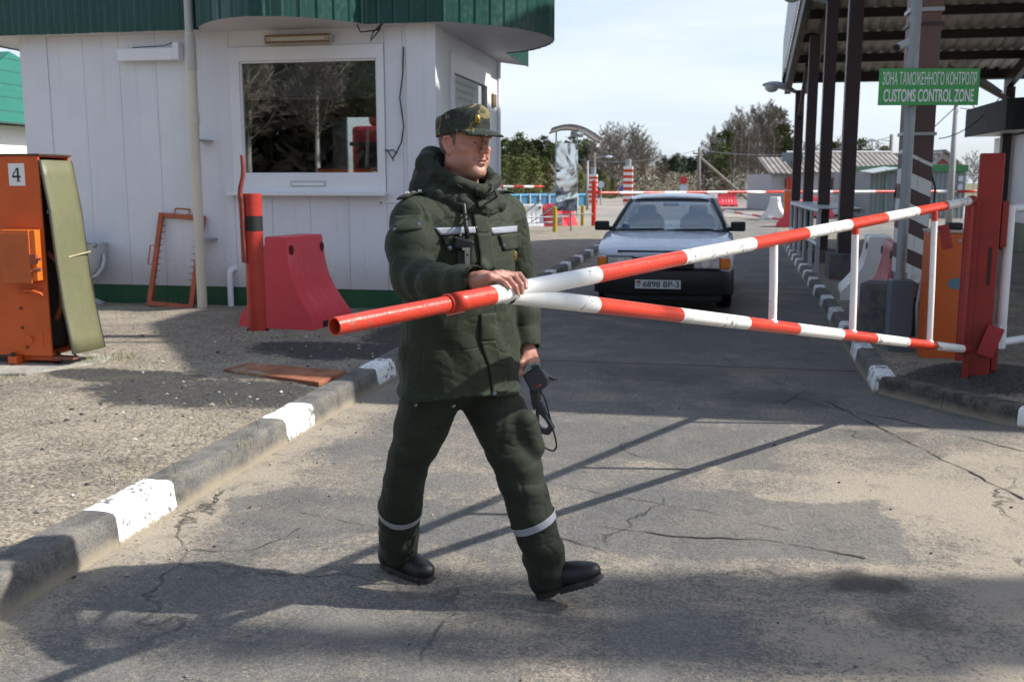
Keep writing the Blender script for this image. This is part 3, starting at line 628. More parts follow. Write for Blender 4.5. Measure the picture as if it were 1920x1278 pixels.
b = MB(); b.tube([(-0.05, 0.1, 1.02), (0.02, 0.12, 0.95), (0.035, 0.13, 0.8), (0.02, 0.14, 0.6), (-0.03, 0.12, 0.5)], 0.022, 10); b.build('hose', flat('hose_rust', (0.22, 0.06, 0.03), 0.6), cab, smooth=True)
# side cover, hung at the top and kicked out at its foot
rows = []
for i in range(13):
    k = i/12; out = 0.012+0.168*k+0.012*math.sin(k*PI*2.2); z = cz1-0.02-1.46*k
    rows.append([Vector((out+0.010*math.sin(q/6*PI)+(0.02*k*(q/6)), 0.0+0.40*q/6-0.012*k, z-0.01*k*q/6)) for q in range(7)])
b = MB(); b.sheet(rows); cov = b.build('side_cover', KHAKI, cab, smooth=True, solid=0.008)
b = MB(); b.tube([rows[0][0], rows[3][0], rows[6][0], rows[9][0], rows[12][0]], 0.009, 6); b.tube([rows[0][6], rows[3][6], rows[6][6], rows[9][6], rows[12][6]], 0.009, 6); b.build('cover_edge', flat('cover_edge_dark', (0.03, 0.028, 0.02), 0.6), cov)
b = MB(); b.tube([rows[6][2]+Vector((0.006, 0, 0)), rows[6][4]+Vector((0.012, 0, 0.015)), rows[6][6]+Vector((0.03, 0, 0.03))], 0.005, 6); b.build('cord', flat('cord_pale', (0.5, 0.42, 0.25)), cov)
b = MB(); b.box(-0.02, 0.16, 0.02, 0.10, cz0-0.03, cz0-0.008); b.box(0.0, 0.20, 0.26, 0.34, cz0+0.045, cz0+0.06); build_each(b, 'bottom_rail', flat('rusty_rail', (0.20, 0.08, 0.045), 0.7), cab)
b = MB(); b.box(-0.30, -0.055, -0.10, 0.0, 0.80, 1.18); lb = b.build('lock_box', paint('orange_box', (0.50, 0.11, 0.025), 0.45, 0.15, 0.4, (0.16, 0.06, 0.02), 5, 0.05, chip=0.03, ccol=(0.08, 0.05, 0.03)), cab, bevel=0.006)
b = MB(); b.box(-0.055, -0.012, -0.085, 0.0, 0.82, 1.20); b.box(-0.29, -0.055, -0.095, 0.0, 1.182, 1.20); b.build('box_lit_side', paint('orange_lit', (0.72, 0.16, 0.02), 0.4, 0.08, 0.1), lb, bevel=0.004)  # side and top in brighter orange, light on the lock box painted in
b = MB(); b.tube([(-0.035, -0.10, 0.985), (0.035, -0.10, 0.985)], 0.012, 8); b.tube([(-0.03, -0.10, 0.90), (0.03, -0.10, 0.91)], 0.016, 8); b.box(-0.045, 0.0, -0.115, -0.086, 0.95, 1.02); b.build('latch', flat('latch_rust', (0.28, 0.07, 0.03), 0.5), lb)
b = MB(); b.tube([(-0.22, -0.02, 0.72), (-0.12, -0.04, 0.745), (-0.03, -0.04, 0.72), (-0.02, -0.02, 0.69)], 0.010, 8); b.tube([(-0.24, -0.01, 0.745), (-0.05, -0.01, 0.745)], 0.007, 6); b.build('handle', ORANGE, cab, smooth=True)
b = MB(); b.tube([(-0.17, -0.001, 0.36), (-0.17, -0.022, 0.36)], 0.03, 14); b.box(-0.27, -0.06, -0.004, 0.0, 0.31, 0.42); b.build('bolt_plate', ORANGE, cab, bevel=0.002)
b = MB()
for (x, z) in ((-0.23, 0.60), (-0.23, 0.45), (-0.2, 0.30)): b.tube([(x, 0, z), (x, -0.008, z)], 0.012, 10)
build_each(b, 'screw', flat('screw_dark', (0.10, 0.03, 0.02)), cab)
b = MB(); b.box(-0.245, -0.115, -0.006, 0.0, 1.525, 1.69); npl = b.build('number_plate', paint('plate_white', (0.74, 0.75, 0.76), 0.5, 0.03, 0.05), cab)
b = MB(); X4, Z4 = -0.18, 1.607
def p4(pts): b.add([(X4+x, -0.0075, Z4+z) for x, z in pts], [tuple(range(len(pts)))])
p4([(0.004, -0.048), (0.020, -0.048), (0.020, 0.050), (0.004, 0.050)]); p4([(-0.036, -0.022), (0.0035, -0.022), (0.0035, -0.008), (-0.036, -0.008)]); p4([(0.0205, -0.022), (0.034, -0.022), (0.034, -0.008), (0.0205, -0.008)])
p4([(-0.036, -0.0075), (-0.026, -0.0075), (0.0035, 0.037), (0.0035, 0.050)]); p4([(-0.008, -0.0525), (0.032, -0.0525), (0.032, -0.0485), (-0.008, -0.0485)])
b.build('number', flat('ink_black', (0.01, 0.01, 0.01)), npl)
b = MB(); b.box(-0.34, -0.27, -0.05, 0.30, 0.165, 0.232); b.box(-0.27, 0.02, 0.04, 0.11, 0.19, 0.23); fr = b.build('base_frame', ORANGE, cab, bevel=0.004)
for (x, y) in ((-0.305, -0.035), (0.0, 0.30), (0.0, 0.075)):
    b = MB(); b.tube([(x, y, 0.148), (x, y, 0.26)], 0.010, 8); b.lathe([(0.045, 0.0), (0.045, 0.012), (0.015, 0.03)], (x, y, 0.148), 14); b.lathe([(0.022, 0), (0.022, 0.02)], (x, y, 0.234), 6); b.build('foot', flat('foot_black', (0.015, 0.014, 0.014), 0.5), cab)
sb = MB(); Ms = Matrix.Translation((-3.53, 7.60, 0)) @ Matrix.Rotation(math.radians(-9), 4, 'Z')
sb.prism([(-2.2, -0.42), (-0.75, -0.44), (0.0, -0.32), (0.30, 0.20), (0.24, 0.5), (-2.2, 0.55)], 0.05, 0.166, Ms); tag(sb.build('concrete_slab', conc_mat('slab_concrete', (0.30, 0.28, 0.24), (0.42, 0.40, 0.35)), bevel=0.012), 'thin grey concrete slab under the orange cabinet numbered 4', 'slab')
# -- manhole plate
mh = MB(); corner = [atg(418, 697, .15), atg(470, 684, .15), atg(650, 700, .15), atg(598, 722, .15)]
for c in corner: c.z = 0
mh.add([c+Vector((0, 0, 0.14)) for c in corner]+[c+Vector((0, 0, 0.172)) for c in corner], [(3, 2, 1, 0), (4, 5, 6, 7), (0, 1, 5, 4), (1, 2, 6, 5), (2, 3, 7, 6), (3, 0, 4, 7)])
def rust_mat():
    g = NG('rusty_plate'); v = g.coord('World'); n = g.noise(v, 6, 7, 0.65); f = g.noise(v, 60, 4, 0.6); c = g.mix(g.ramp(n, 0.35, 0.65), (0.20, 0.065, 0.028), (0.33, 0.13, 0.06)); d = g.ramp(g.math('ADD', g.noise(v, 2.4, 5), g.math('MULTIPLY', g.math('SUBTRACT', f, 0.5), 0.4)), 0.52, 0.62, 0, 0.8); c = g.mix(d, c, (0.30, 0.25, 0.18)); return g.set(Base_Color=c, Roughness=0.85, Normal=g.bump(f, 0.3, 0.005))
tag(mh.build('manhole_cover', rust_mat(), bevel=0.006), 'rusty flat steel hatch plate lying in the gravel beside the kerb', 'hatch')
# -- red post with lever
rp_ = thing('lever_post', 'thick red steel post with a black band and curved lever below the booth window', 'post', (-2.355, 9.20, 0.13))
b = MB(); b.tube([(0, 0, -0.1), (0, 0, 1.32)], 0.083, 28); b.build('pipe', paint('red_post_paint', (0.47, 0.035, 0.022), 0.4, 0.2, 0.35, (0.14, 0.03, 0.02), 6, 0.06, chip=0.03, ccol=(0.12, 0.05, 0.04)), rp_, smooth=True, autosm=40)
b = MB(); b.tube([(0, 0, 0.985), (0, 0, 1.12)], 0.0855, 28); b.build('band', flat('band_black', (0.012, 0.011, 0.011), 0.6), rp_, smooth=True, autosm=40)
RUSTRED = paint('lever_rusty', (0.24, 0.045, 0.03), 0.55, 0.2, 0.5, (0.07, 0.03, 0.02), 9, 0.1, chip=0.09, ccol=(0.07, 0.035, 0.025))
b = MB(); b.tube([(-0.075, -0.06, 0.70), (-0.08, -0.06, 1.29)], 0.028, 12); b.build('sleeve', RUSTRED, rp_, smooth=True, autosm=40)
b = MB(); b.tube([(-0.08, -0.06, 1.20), (-0.092, -0.06, 1.30), (-0.088, -0.06, 1.37), (-0.062, -0.06, 1.47), (-0.055, -0.06, 1.54), (-0.062, -0.06, 1.66)], [0.026, 0.024, 0.022, 0.020, 0.020, 0.017], 12); b.build('lever', RUSTRED, rp_, smooth=True, autosm=40)
gm2 = MB(); 
for i in range(9):
    a = i/8*2*PI
rr = []
for i in range(5):
    r = 0.085+0.28*i/4; rr.append([Vector((-2.33+r*1.3*math.cos(k/20*2*PI), 9.15+r*math.sin(k/20*2*PI), 0.215-0.085*(i/4)**0.7+0.02*noise.noise(Vector((k*1.3, i*2.0, 0))))) for k in range(21)])
gm2.sheet(rr); tag(gm2.build('verge', ISL, smooth=True), kind='structure')
# -- plastic road barriers (water filled)
def plastic(name, col, tr=0.0): return paint(name, col, 0.38, 0.08, 0.22, tuple(x*0.45+0.05 for x in col), 2.2, 0.03)
PRED = plastic('barrier_red', (0.68, 0.055, 0.070)); PWHITE = plastic('barrier_white', (0.72, 0.72, 0.70))
def barrier_mb(L=1.2, Hh=0.86, wb=0.48, wt=0.16):
    """jersey section along x, flaring toward its feet, with scalloped recesses"""
    mb = MB(); rows = []
    n = 48
    prof = [(0.0, 0.5), (0.09, 0.5), (0.14, 0.49), (0.26, 0.40), (0.40, 0.30), (0.55, 0.225), (0.72, 0.185), (0.90, 0.17), (0.98, 0.165), (1.0, 0.15)]
    for i in range(n+1):
        k = i/n; x = (k-0.5)*L; row = []
        for (h, wd) in prof:
            wv = wd*wb/0.5*1.0 if h < 0.99 else wd*wb/0.5
            sl = 0.0
            for c in (0.27, 0.45, 0.60, 0.75):
                if 0.16 < h < 0.60: sl += 0.032*math.exp(-((k-c)/0.022)**2)*math.sin((h-0.13)/0.49*PI)
            e = 1-0.10*(h**1.2)*abs(2*k-1)**6
            xx = x*(1.0-0.17*h**0.8)
            row.append((xx, (wv-sl)*e, h*Hh))
        rows.append(row)
    left = [[Vector((x, y, z)) for (x, y, z) in r_] for r_ in rows]; right = [[Vector((x, -y, z)) for (x, y, z) in r_] for r_ in rows]
    mb.sheet(left); mb.sheet([r_[::-1] for r_ in right])
    top = [[r_[-1], r2[-1]] for r_, r2 in zip(left, right)]; mb.sheet(top)
    for e in (0, n): mb.add(left[e]+right[e][::-1], [tuple(range(2*len(prof)))])
    mb.sheet([[r_[0], r2[0]] for r_, r2 in zip(left, right)])
    return mb
def barrier(mat, label, loc, rz, sc=1.0, group=None):
    t = thing('plastic_barrier', label, 'road barrier', loc, rz, group)
    barrier_mb().build('shell', mat, t, smooth=True, autosm=38)
    q = MB()
    for x in (-0.43, 0.43):
        q.tube([(x, -0.176, 0.74), (x, -0.150, 0.74)], 0.045, 16); q.tube([(x, 0.150, 0.74), (x, 0.176, 0.74)], 0.045, 16)
    build_each(q, 'hole', flat('hole_dark_red' if mat is PRED else 'hole_grey', (0.09, 0.008, 0.012) if mat is PRED else (0.12, 0.12, 0.12), 0.9), t)
    q = MB()
    for x in (-0.2, 0.25):
        q.box(x-0.09, x+0.09, -0.482, -0.40, -0.01, 0.075); q.box(x-0.09, x+0.09, 0.40, 0.482, -0.01, 0.075)
    build_each(q, 'forklift_slot', flat('slot_shadow', (0.02, 0.01, 0.01), 0.9), t)
    t.scale = (sc, sc, sc); return t
bar0 = barrier(PRED, 'red moulded plastic road barrier under the booth window beside the lever post', (-2.17, 10.05, 0.135), math.radians(70), 1.04); bar0.scale = (0.66, 0.86, 1.04)
# -- leaning orange spiked frame
fr0 = thing('spike_frame', 'orange steel frame with short spikes leaning against the booth wall', 'frame', BC+CD*(-3.08)+RD*(-0.32), RZ)
lean = Matrix.Rotation(math.radians(-14), 4, 'X') @ Matrix.Rotation(math.radians(3.5), 4, 'Y')
RUSTOR = paint('frame_orange', (0.46, 0.10, 0.03), 0.5, 0.2, 0.4, (0.15, 0.05, 0.03), 8, 0.05, chip=0.05, ccol=(0.10, 0.045, 0.03))
b = MB()
for (x0, x1, z0, z1) in ((-0.29, -0.235, 0, 1.08), (0.235, 0.29, 0, 1.08)): b.box(x0, x1, -0.02, 0.02, 0.145+z0, 0.145+z1, lean)
for z in (0.145, 1.175): b.box(-0.234, 0.234, -0.02, 0.02, z, z+0.05, lean)
b.build('bars', RUSTOR, fr0, bevel=0.003)
b = MB()
for i in range(12):
    z = 0.25+0.075*i
    for sx in (-1, 1): b.tube([lean @ Vector((sx*0.236, -0.005, z)), lean @ Vector((sx*0.175, -0.01, z+0.006))], [0.008, 0.001], 6)
for i in range(7):
    x = -0.2+0.067*i; b.tube([lean @ Vector((x, 0, 0.195)), lean @ Vector((x-0.02, -0.01, 0.245))], [0.008, 0.001], 6)
build_each(b, 'spike', flat('spike_dark', (0.13, 0.05, 0.03), 0.6), fr0)
b = MB(); b.tube([lean @ Vector(p) for p in ((-0.10, 0, 1.225), (-0.10, 0, 1.29), (0.08, 0, 1.29), (0.08, 0, 1.225))], 0.008, 8); b.build('handle', RUSTOR, fr0)
b = MB(); b.tube([lean @ Vector(p) for p in ((-0.29, 0, 0.62), (-0.35, 0, 0.62), (-0.35, 0, 0.84), (-0.29, 0, 0.84))], 0.008, 8); b.build('handle', RUSTOR, fr0)
# -- white urn-shaped bin
URN = paint('urn_white', (0.52, 0.54, 0.55), 0.6, 0.12, 0.6, (0.14, 0.15, 0.15), 6, 0.08, chip=0.09, ccol=(0.10, 0.11, 0.11), chipscale=9)
pu = atg(163, 572, 0.13)
ur = thing('litter_urn', 'chipped white cup-shaped litter bin on a foot between orange cabinet and booth', 'bin', (pu.x, pu.y, 0.13))
b = MB(); b.lathe([(0.19, 0.0), (0.20, 0.03), (0.14, 0.06), (0.065, 0.10), (0.06, 0.24), (0.10, 0.30), (0.17, 0.36), (0.225, 0.48), (0.245, 0.62), (0.255, 0.70), (0.265, 0.73), (0.24, 0.73), (0.23, 0.60), (0.15, 0.40), (0.0, 0.36)], (0, 0, 0), 28, cap=False); b.build('cup', URN, ur, smooth=True, autosm=50)
b = MB(); b.lathe([(0.235, 0.715), (0.0, 0.66)], (0, 0, 0), 24, cap=False); b.build('liner', flat('liner_dark', (0.02, 0.02, 0.02)), ur)
b = MB(); b.tube([(0.255, -0.06, 0.60), (0.27, -0.09, 0.52), (0.25, -0.11, 0.44), (0.20, -0.13, 0.37), (0.13, -0.13, 0.33)], 0.022, 8); b.build('handle', URN, ur, smooth=True)
# -- neighbouring green-roofed building at the far left
nb = thing('white_building', 'low white building with a bright green tiled roof beyond the booth', 'building', (-14.5, 24.0, 0), RZ)
b = MB(); b.box(-9, 1.2, 0, 8, 0, 2.98); b.build('wall', paint('render_white', (0.80, 0.80, 0.78), 0.7, 0.04, 0.1), nb)
def tile_mat():
    g = NG('green_metal_tiles'); v = g.coord('Object'); w1 = g.wave(v, 1.35, 'X', 0); w2 = g.wave(v, 0.85, 'Z', 0, 'SAW'); n = g.noise(v, 3, 4)
    c = g.mix(g.ramp(w2, 0.86, 0.98), (0.012, 0.13, 0.088), (0.006, 0.06, 0.042)); c = g.mix(g.ramp(n, 0.4, 0.7, 0, 0.3), c, (0.02, 0.16, 0.11))
    return g.set(Base_Color=c, Roughness=0.4, Normal=g.bump(g.math('ADD', g.math('MULTIPLY', w1, 0.6), w2), 0.8, 0.06))
b = MB(); b.add([(-9.5, -0.5, 3.0), (1.75, -0.5, 3.0), (0.2, 4.0, 5.0), (-9.5, 4.0, 5.0)], [(0, 1, 2, 3)]); b.add([(1.75, -0.5, 3.0), (1.75, 8.5, 3.0), (0.2, 4.0, 5.0)], [(0, 1, 2)]); b.add([(-9.5, 8.5, 3.0), (1.75, 8.5, 3.0), (0.2, 4.0, 5.0), (-9.5, 4.0, 5.0)], [(3, 2, 1, 0)]); b.build('roof', tile_mat(), nb, solid=0.05)
b = MB(); b.box(-9.5, 1.7, -0.48, -0.003, 2.9, 2.975); b.build('eaves_board', paint('eaves_beige', (0.55, 0.50, 0.40), 0.6), nb)
# ================================================================== swing barrier
def stripe_paint(name, chipw):
    return None
def pole_paint(name, col, ccol, chip, rough):
    g = NG(name); v = g.coord('Object'); n = g.noise(v, 34, 8, 0.7); n2 = g.noise(v, 3.3, 4); f = g.noise(v, 130, 3, 0.6)
    sc_ = g.math('ADD', n, g.math('MULTIPLY', g.math('SUBTRACT', n2, 0.5), 0.55)); cm = g.ramp(sc_, 0.74-chip, 0.77-chip)
    c = g.mix(g.ramp(n2, 0.3, 0.7), tuple(x*0.88 for x in col), col); c = g.mix(cm, c, ccol); c = g.mix(g.ramp(f, 0.55, 0.8, 0, 0.18), c, tuple(x*0.4 for x in col))
    st = g.noise(g.coord('Object', scale=(6, 6, 6)), 1.0, 5, 0.7); c = g.mix(g.ramp(st, 0.60, 0.72, 0, 0.35), c, ccol)
    return g.set(Base_Color=c, Roughness=g.ramp(n, 0.3, 0.7, rough-0.08, rough+0.12), Normal=g.bump(g.math('ADD', g.math('MULTIPLY', f, 0.5), g.math('SUBTRACT', n, g.math('MULTIPLY', cm, 0.6))), 0.35, 0.004))
PR = pole_paint('boom_red', (0.60, 0.045, 0.020), (0.17, 0.06, 0.04), 0.085, 0.32); PW = pole_paint('boom_white', (0.80, 0.79, 0.76), (0.25, 0.24, 0.22), 0.15, 0.45)
gate = thing('boom_barrier', 'red and white striped double pipe swing barrier under the guard\'s hand', 'barrier', (3.14, 6.95, 0.0))
Gp = Vector((3.14, 6.95, 0.0))
def seg_tube(name, P, Q, cuts, r, mats, parent, off, n=24):
    """pipe P->Q with paint bands; cuts = [(u_pixel or fraction, material)]"""
    mb = MB(); cur = 0.0
    for (k, mi) in cuts:
        a = P.lerp(Q, cur); b = P.lerp(Q, k); m = max(1, int((b-a).length/0.06)); mb.cur = mi
        mb.tube([a.lerp(b, i/m) for i in range(m+1)], r, n, cap=False); cur = k
    mb.cur = cuts[0][1]; d = (Q-P).normalized(); mb.tube([P-d*0.001, P+d*0.0], r, n); mb.cur = cuts[-1][1]; mb.tube([Q, Q+d*0.001], r, n)
    return mb.build(name, mats, parent, smooth=True, off=off, autosm=45)
def kof(P, Q, u):
    lo, hi = -0.2, 1.4
    for _ in range(50):
        m = (lo+hi)/2; p = P+(Q-P)*m; d = p.y*math.cos(PITCH)-(p.z-EYE)*math.sin(PITCH); uu = 960+FPX*p.x/d
        if uu > u: lo = m
        else: hi = m
    return lo
UP1 = atd(1817, 377, 6.95); UP2 = atd(627, 612, 2.50)
J = UP1.lerp(UP2, kof(UP1, UP2, 838))
us = [(1772, 1), (1717, 0), (1658, 1), (1590, 0), (1509, 1), (1409, 0), (1277, 1), (1118, 0), (921, 1), (838, 0)]
seg_tube('upper_pipe', UP1, J, [(kof(UP1, J, u), m) for u, m in us], 0.0290, [PR, PW], gate, Gp)
# inner pipe slid into the sleeve, with its open end
d = (UP2-J).normalized(); mb = MB(); m = 12; A0 = J-d*0.05
mb.tube([A0.lerp(UP2, i/m) for i in range(m+1)], 0.0240, 24, cap=False)
mb.tube([UP2, UP2-d*0.25], 0.0205, 24, cap=False)
o = d.orthogonal().normalized(); w_ = d.cross(o)
ring = lambda r: [UP2+(o*math.cos(2*PI*k/24)+w_*math.sin(2*PI*k/24))*r for k in range(25)]
mb.sheet([ring(0.0240), ring(0.0205)])
INNER = pole_paint('boom_red_worn', (0.56, 0.045, 0.022), (0.16, 0.10, 0.07), 0.13, 0.26)
ip = mb.build('inner_pipe', INNER, gate, smooth=True, off=Gp, autosm=45)
mb = MB(); mb.tube([UP2-d*0.22, UP2-d*0.225], 0.0204, 20); mb.build('pipe_bore', flat('bore_dark', (0.012, 0.008, 0.007), 0.9), ip, off=Gp)
mb = MB()
for i in range(26):
    a = i/26*2*PI; r = 0.0262+0.001*rnd.random(); p = J-d*(0.003*rnd.random())+(o*math.cos(a)+w_*math.sin(a))*r; mb.sphere(p, 0.0030+0.0014*rnd.random(), 6, 4)
mb.build('weld_bead', pole_paint('weld_red', (0.45, 0.04, 0.02), (0.10, 0.05, 0.03), 0.1, 0.4), gate, smooth=True, off=Gp)
mb = MB(); pt = J.lerp(UP1, 0.012); mb.tube([J+Vector((0, 0, -0.0305)), J.lerp(UP1, 0.014)+Vector((0, 0, -0.0305))], 0.003, 6); mb.build('weld_strip', pole_paint('weld_pink', (0.55, 0.20, 0.16), (0.4, 0.1, 0.05), 0.1, 0.4), gate, off=Gp)
LO1 = atd(1806, 654, 6.95); LO2 = UP1.lerp(UP2, kof(UP1, UP2, 950))+Vector((0.0, 0.0, -0.006))
us = [(1803, 0), (1752, 1), (1699, 0), (1638, 1), (1575, 0), (1492, 1), (1398, 0), (1272, 1), (1115, 0), (956, 1)]
seg_tube('lower_pipe', LO1, LO2, [(min(1.0, kof(LO1, LO2, u)), m) for u, m in us], 0.0285, [PR, PW], gate, Gp)
STRUT = pole_paint('strut_white', (0.80, 0.79, 0.77), (0.4, 0.37, 0.33), 0.04, 0.45)
for u in (1753, 1604, 1451):
    a = UP1.lerp(UP2, kof(UP1, UP2, u)); kb_ = kof(LO1, LO2, u-0.075*(u-960)*0.3)
    # same plan position
    best = min(range(1001), key=lambda i: (LO1.lerp(LO2, i/1000).xy-a.xy).length); b_ = LO1.lerp(LO2, best/1000)
    mb = MB(); e = b_-a; mb.tube([a+e*0.02, a+e*0.5+Vector((0.002, 0.001, 0)), a+e*0.98], 0.0185, 12); mb.build('strut', STRUT, gate, smooth=True, off=Gp, autosm=45)
    if u != 1451:
        mb = MB(); mb.tube([a+e*0.03, a+e*0.095], 0.0195, 12); mb.build('strut_collar', PR, gate, smooth=True, off=Gp, autosm=45)
    mb = MB(); mb.sphere(b_+Vector((0, -0.012, 0.022)), 0.022, 8, 6, (1, 1, 0.6)); mb.build('weld_bead', STRUT, gate, smooth=True, off=Gp)
POSTR = paint('post_red', (0.27, 0.016, 0.013), 0.45, 0.18, 0.3, (0.11, 0.02, 0.018), 4, 0.05, chip=0.02, ccol=(0.09, 0.035, 0.03))
post = thing('barrier_post', 'heavy red box-section steel post carrying the swing barrier hinges', 'post', (3.36, 7.15, 0.12), math.radians(-22))
b = MB(); b.box(-0.075, 0.08, -0.085, 0.085, -0.02, 1.63); b.build('column', POSTR, post, bevel=0.006)
b = MB(); b.box(-0.10, -0.06, -0.13, -0.0855, -0.02, 1.30); b.build('channel', POSTR, post, bevel=0.004)
for (z0_, z1_, x, nm) in ((0.98, 1.30, 0.0855, 'hinge'), (0.10, 0.40, 0.0855, 'hinge')):
    b = MB(); b.box(x, x+0.045, -0.06, 0.06, z0_, z1_); b.build(nm, POSTR, post, bevel=0.006)
b = MB(); b.tube([(-0.125, -0.17, 0.18), (-0.125, -0.17, 1.30)], 0.030, 16); b.build('hinge_tube', POSTR, post, smooth=True, autosm=45)
b = MB(); b.box(-0.09, 0.02, -0.155, -0.132, 0.22, 0.44, Matrix.Rotation(math.radians(18), 4, 'Y')); b.build('gusset', paint('gusset_red', (0.34, 0.02, 0.03), 0.5), post, bevel=0.004)
b = MB(); b.box(-0.04, 0.03, -0.20, -0.13, 1.0, 1.17, Matrix.Rotation(math.radians(-14), 4, 'Y')); b.build('gusset', POSTR, post, bevel=0.004)
b = MB(); b.box(0.02, 0.04, -0.091, -0.086, 0.72, 0.98); b.build('slot', flat('slot_black', (0.02, 0.008, 0.008)), post)
for (p, nm) in ((UP1, 'end_cap'), (LO1, 'end_cap')):
    dd = (UP1-UP2).normalized() if p is UP1 else (LO1-LO2).normalized(); mb = MB(); mb.tube([p+dd*0.002, p+dd*0.09], 0.034, 16); mb.build(nm, POSTR, gate, smooth=True, off=Gp, autosm=45)
# white pipe gate hinged on the far side of the post
wg = thing('pipe_gate', 'white painted pipe gate hinged to the red post at the right edge', 'gate', (3.52, 7.16, 0.12), math.radians(33))
WG = pole_paint('gate_white', (0.78, 0.78, 0.78), (0.42, 0.40, 0.37), 0.05, 0.4)
for (pts, r, nm) in (([(0, 0, 0.25), (0, 0, 1.27)], 0.037, 'upright'), ([(0.03, 0, 1.25), (3.2, 0, 1.25)], 0.030, 'rail'), ([(0.03, 0, 0.29), (3.2, 0, 0.29)], 0.030, 'rail'), ([(3.2, 0, 0.25), (3.2, 0, 1.27)], 0.03, 'upright')):
    b = MB(); b.tube(pts, r, 16); b.build(nm, WG, wg, smooth=True, autosm=45)
b = MB(); b.box(-0.045, 0.045, -0.02, 0.02, 0.25, 0.42); b.build('plate', WG, wg, bevel=0.004)
# ================================================================== right island things
oc = thing('barrier_cabinet', 'slim orange barrier drive cabinet with a blue oval badge behind the red post', 'cabinet', rf(1.86, 8.56, 0.13), RZ)
OCM = paint('cabinet_orange', (0.60, 0.115, 0.02), 0.4, 0.08, 0.15, (0.25, 0.07, 0.02), 2, 0.02)
b = MB(); b.box(-0.155, 0.155, 0.0, 0.30, 0.0, 1.02); b.build('housing', OCM, oc, bevel=0.006)
b = MB(); b.box(-0.165, 0.165, -0.01, 0.31, 1.021, 1.045); b.build('lid', paint('lid_cream', (0.50, 0.40, 0.30), 0.5), oc, bevel=0.006)
b = MB(); b.box(-0.02, 0.10, 0.08, 0.20, 1.046, 1.10); b.build('beacon', BLACKP, oc, bevel=0.012)
b = MB(); b.tube([(-0.13, 0.1, 1.06), (0.0, 0.1, 1.06)], 0.014, 8); b.build('arm_stub', STEEL, oc)
b = MB(); b.add([(0.075+0.085*math.cos(a*PI/16), -0.0035, 0.62+0.047*math.sin(a*PI/16)) for a in range(32)]+[(0.075+0.085*math.cos(a*PI/16), 0.0, 0.62+0.047*math.sin(a*PI/16)) for a in range(32)], [tuple(range(32))]+[(k, (k+1) % 32, 32+(k+1) % 32, 32+k) for k in range(32)]); b.build('badge', paint('badge_blue', (0.10, 0.20, 0.28), 0.35, 0.1), oc)
b = MB(); b.tube([(0.06, -0.001, 0.965), (0.06, -0.008, 0.965)], 0.012, 12); b.build('lock', STEEL, oc)
POLEG = paint('pole_grey', (0.27, 0.30, 0.32), 0.45, 0.1, 0.2, (0.14, 0.14, 0.14), 2, 0.03, metal=0.2)
sp = thing('grey_pole', 'tall grey steel pole on a square metal box carrying the green sign', 'pole', rf(1.575, 9.05, 0.13), RZ)
b = MB(); b.tube([(0, 0, 0.60), (0, 0, 6.6)], 0.042, 18); b.build('shaft', POLEG, sp, smooth=True, autosm=45)
b = MB(); b.tube([(0, 0, 0.58), (0, 0, 0.66)], 0.055, 18); b.build('flange', POLEG, sp, smooth=True, autosm=45)
b = MB(); b.box(-0.085, 0.10, -0.10, 0.10, -0.05, 0.60); b.build('base_box', paint('box_bluegrey', (0.13, 0.16, 0.19), 0.5), sp, bevel=0.005)
b = MB(); b.tube([(0.14, -0.05, 0.55), (0.16, -0.08, 0.62), (0.13, -0.10, 0.40), (0.15, -0.10, 0.05)], 0.012, 8); b.build('conduit', paint('conduit_grey', (0.40, 0.41, 0.42), 0.5), sp, smooth=True)
q = atd(1742, 163, 8.46)
sg = thing('customs_sign', 'green customs control zone sign board in Russian and English', 'sign', (q.x, q.y, q.z), math.radians(-1.0))
b = MB(); b.box(-0.408, 0.408, 0.0, 0.012, -0.147, 0.147); b.build('board', paint('sign_green', (0.028, 0.32, 0.060), 0.35, 0.05, 0.08, (0.05, 0.15, 0.06), 1.5), sg, bevel=0.002)
LET = flat('lettering_white', (0.78, 0.78, 0.80), 0.45)
for (txt, z, wd, sz) in (('ЗОНА ТАМОЖЕННОГО КОНТРОЛЯ', 0.058, 0.765, 0.140), ('CUSTOMS CONTROL ZONE', -0.075, 0.735, 0.140)):
    tm = text_mb(txt, sz, 1.0, 0.0022 if z < 0 else 0.0, 0.0008); x0_ = min(p.x for p in tm.v); x1_ = max(p.x for p in tm.v); kx = wd/(x1_-x0_); cx_ = (x0_+x1_)/2
    tm.v = [Vector(((p.x-cx_)*kx, -0.0015-p.z, z+p.y)) for p in tm.v]; tm.build('lettering', LET, sg)
b = MB()
for x in (-0.392, 0.392):
    for z in (-0.133, 0.133): b.sphere((x, -0.002, z), 0.006, 8, 6)
build_each(b, 'rivet', STEEL, sg)
qc = atd(1692, 84, 8.9)
cc = thing('security_camera', 'small silver security camera on a bracket high on the grey pole', 'camera', tuple(qc), RZ)
b = MB(); b.tube([(-0.05, -0.08, -0.03), (0.085, 0.0, 0.035)], 0.033, 14); b.build('housing', paint('camera_silver', (0.55, 0.57, 0.6), 0.35), cc, smooth=True, autosm=45)
b = MB(); b.tube([(-0.066, -0.09, -0.037), (-0.051, -0.0806, -0.0305)], 0.028, 14); b.build('lens', BLACKP, cc, smooth=True, autosm=45)
b = MB(); b.tube([(0.05, 0.0, 0.02), (0.055, 0.03, -0.10), (0.11, 0.06, -0.12)], 0.012, 8); b.build('bracket', STEEL, cc)
pb = rf(1.52, 9.55, 0.10)
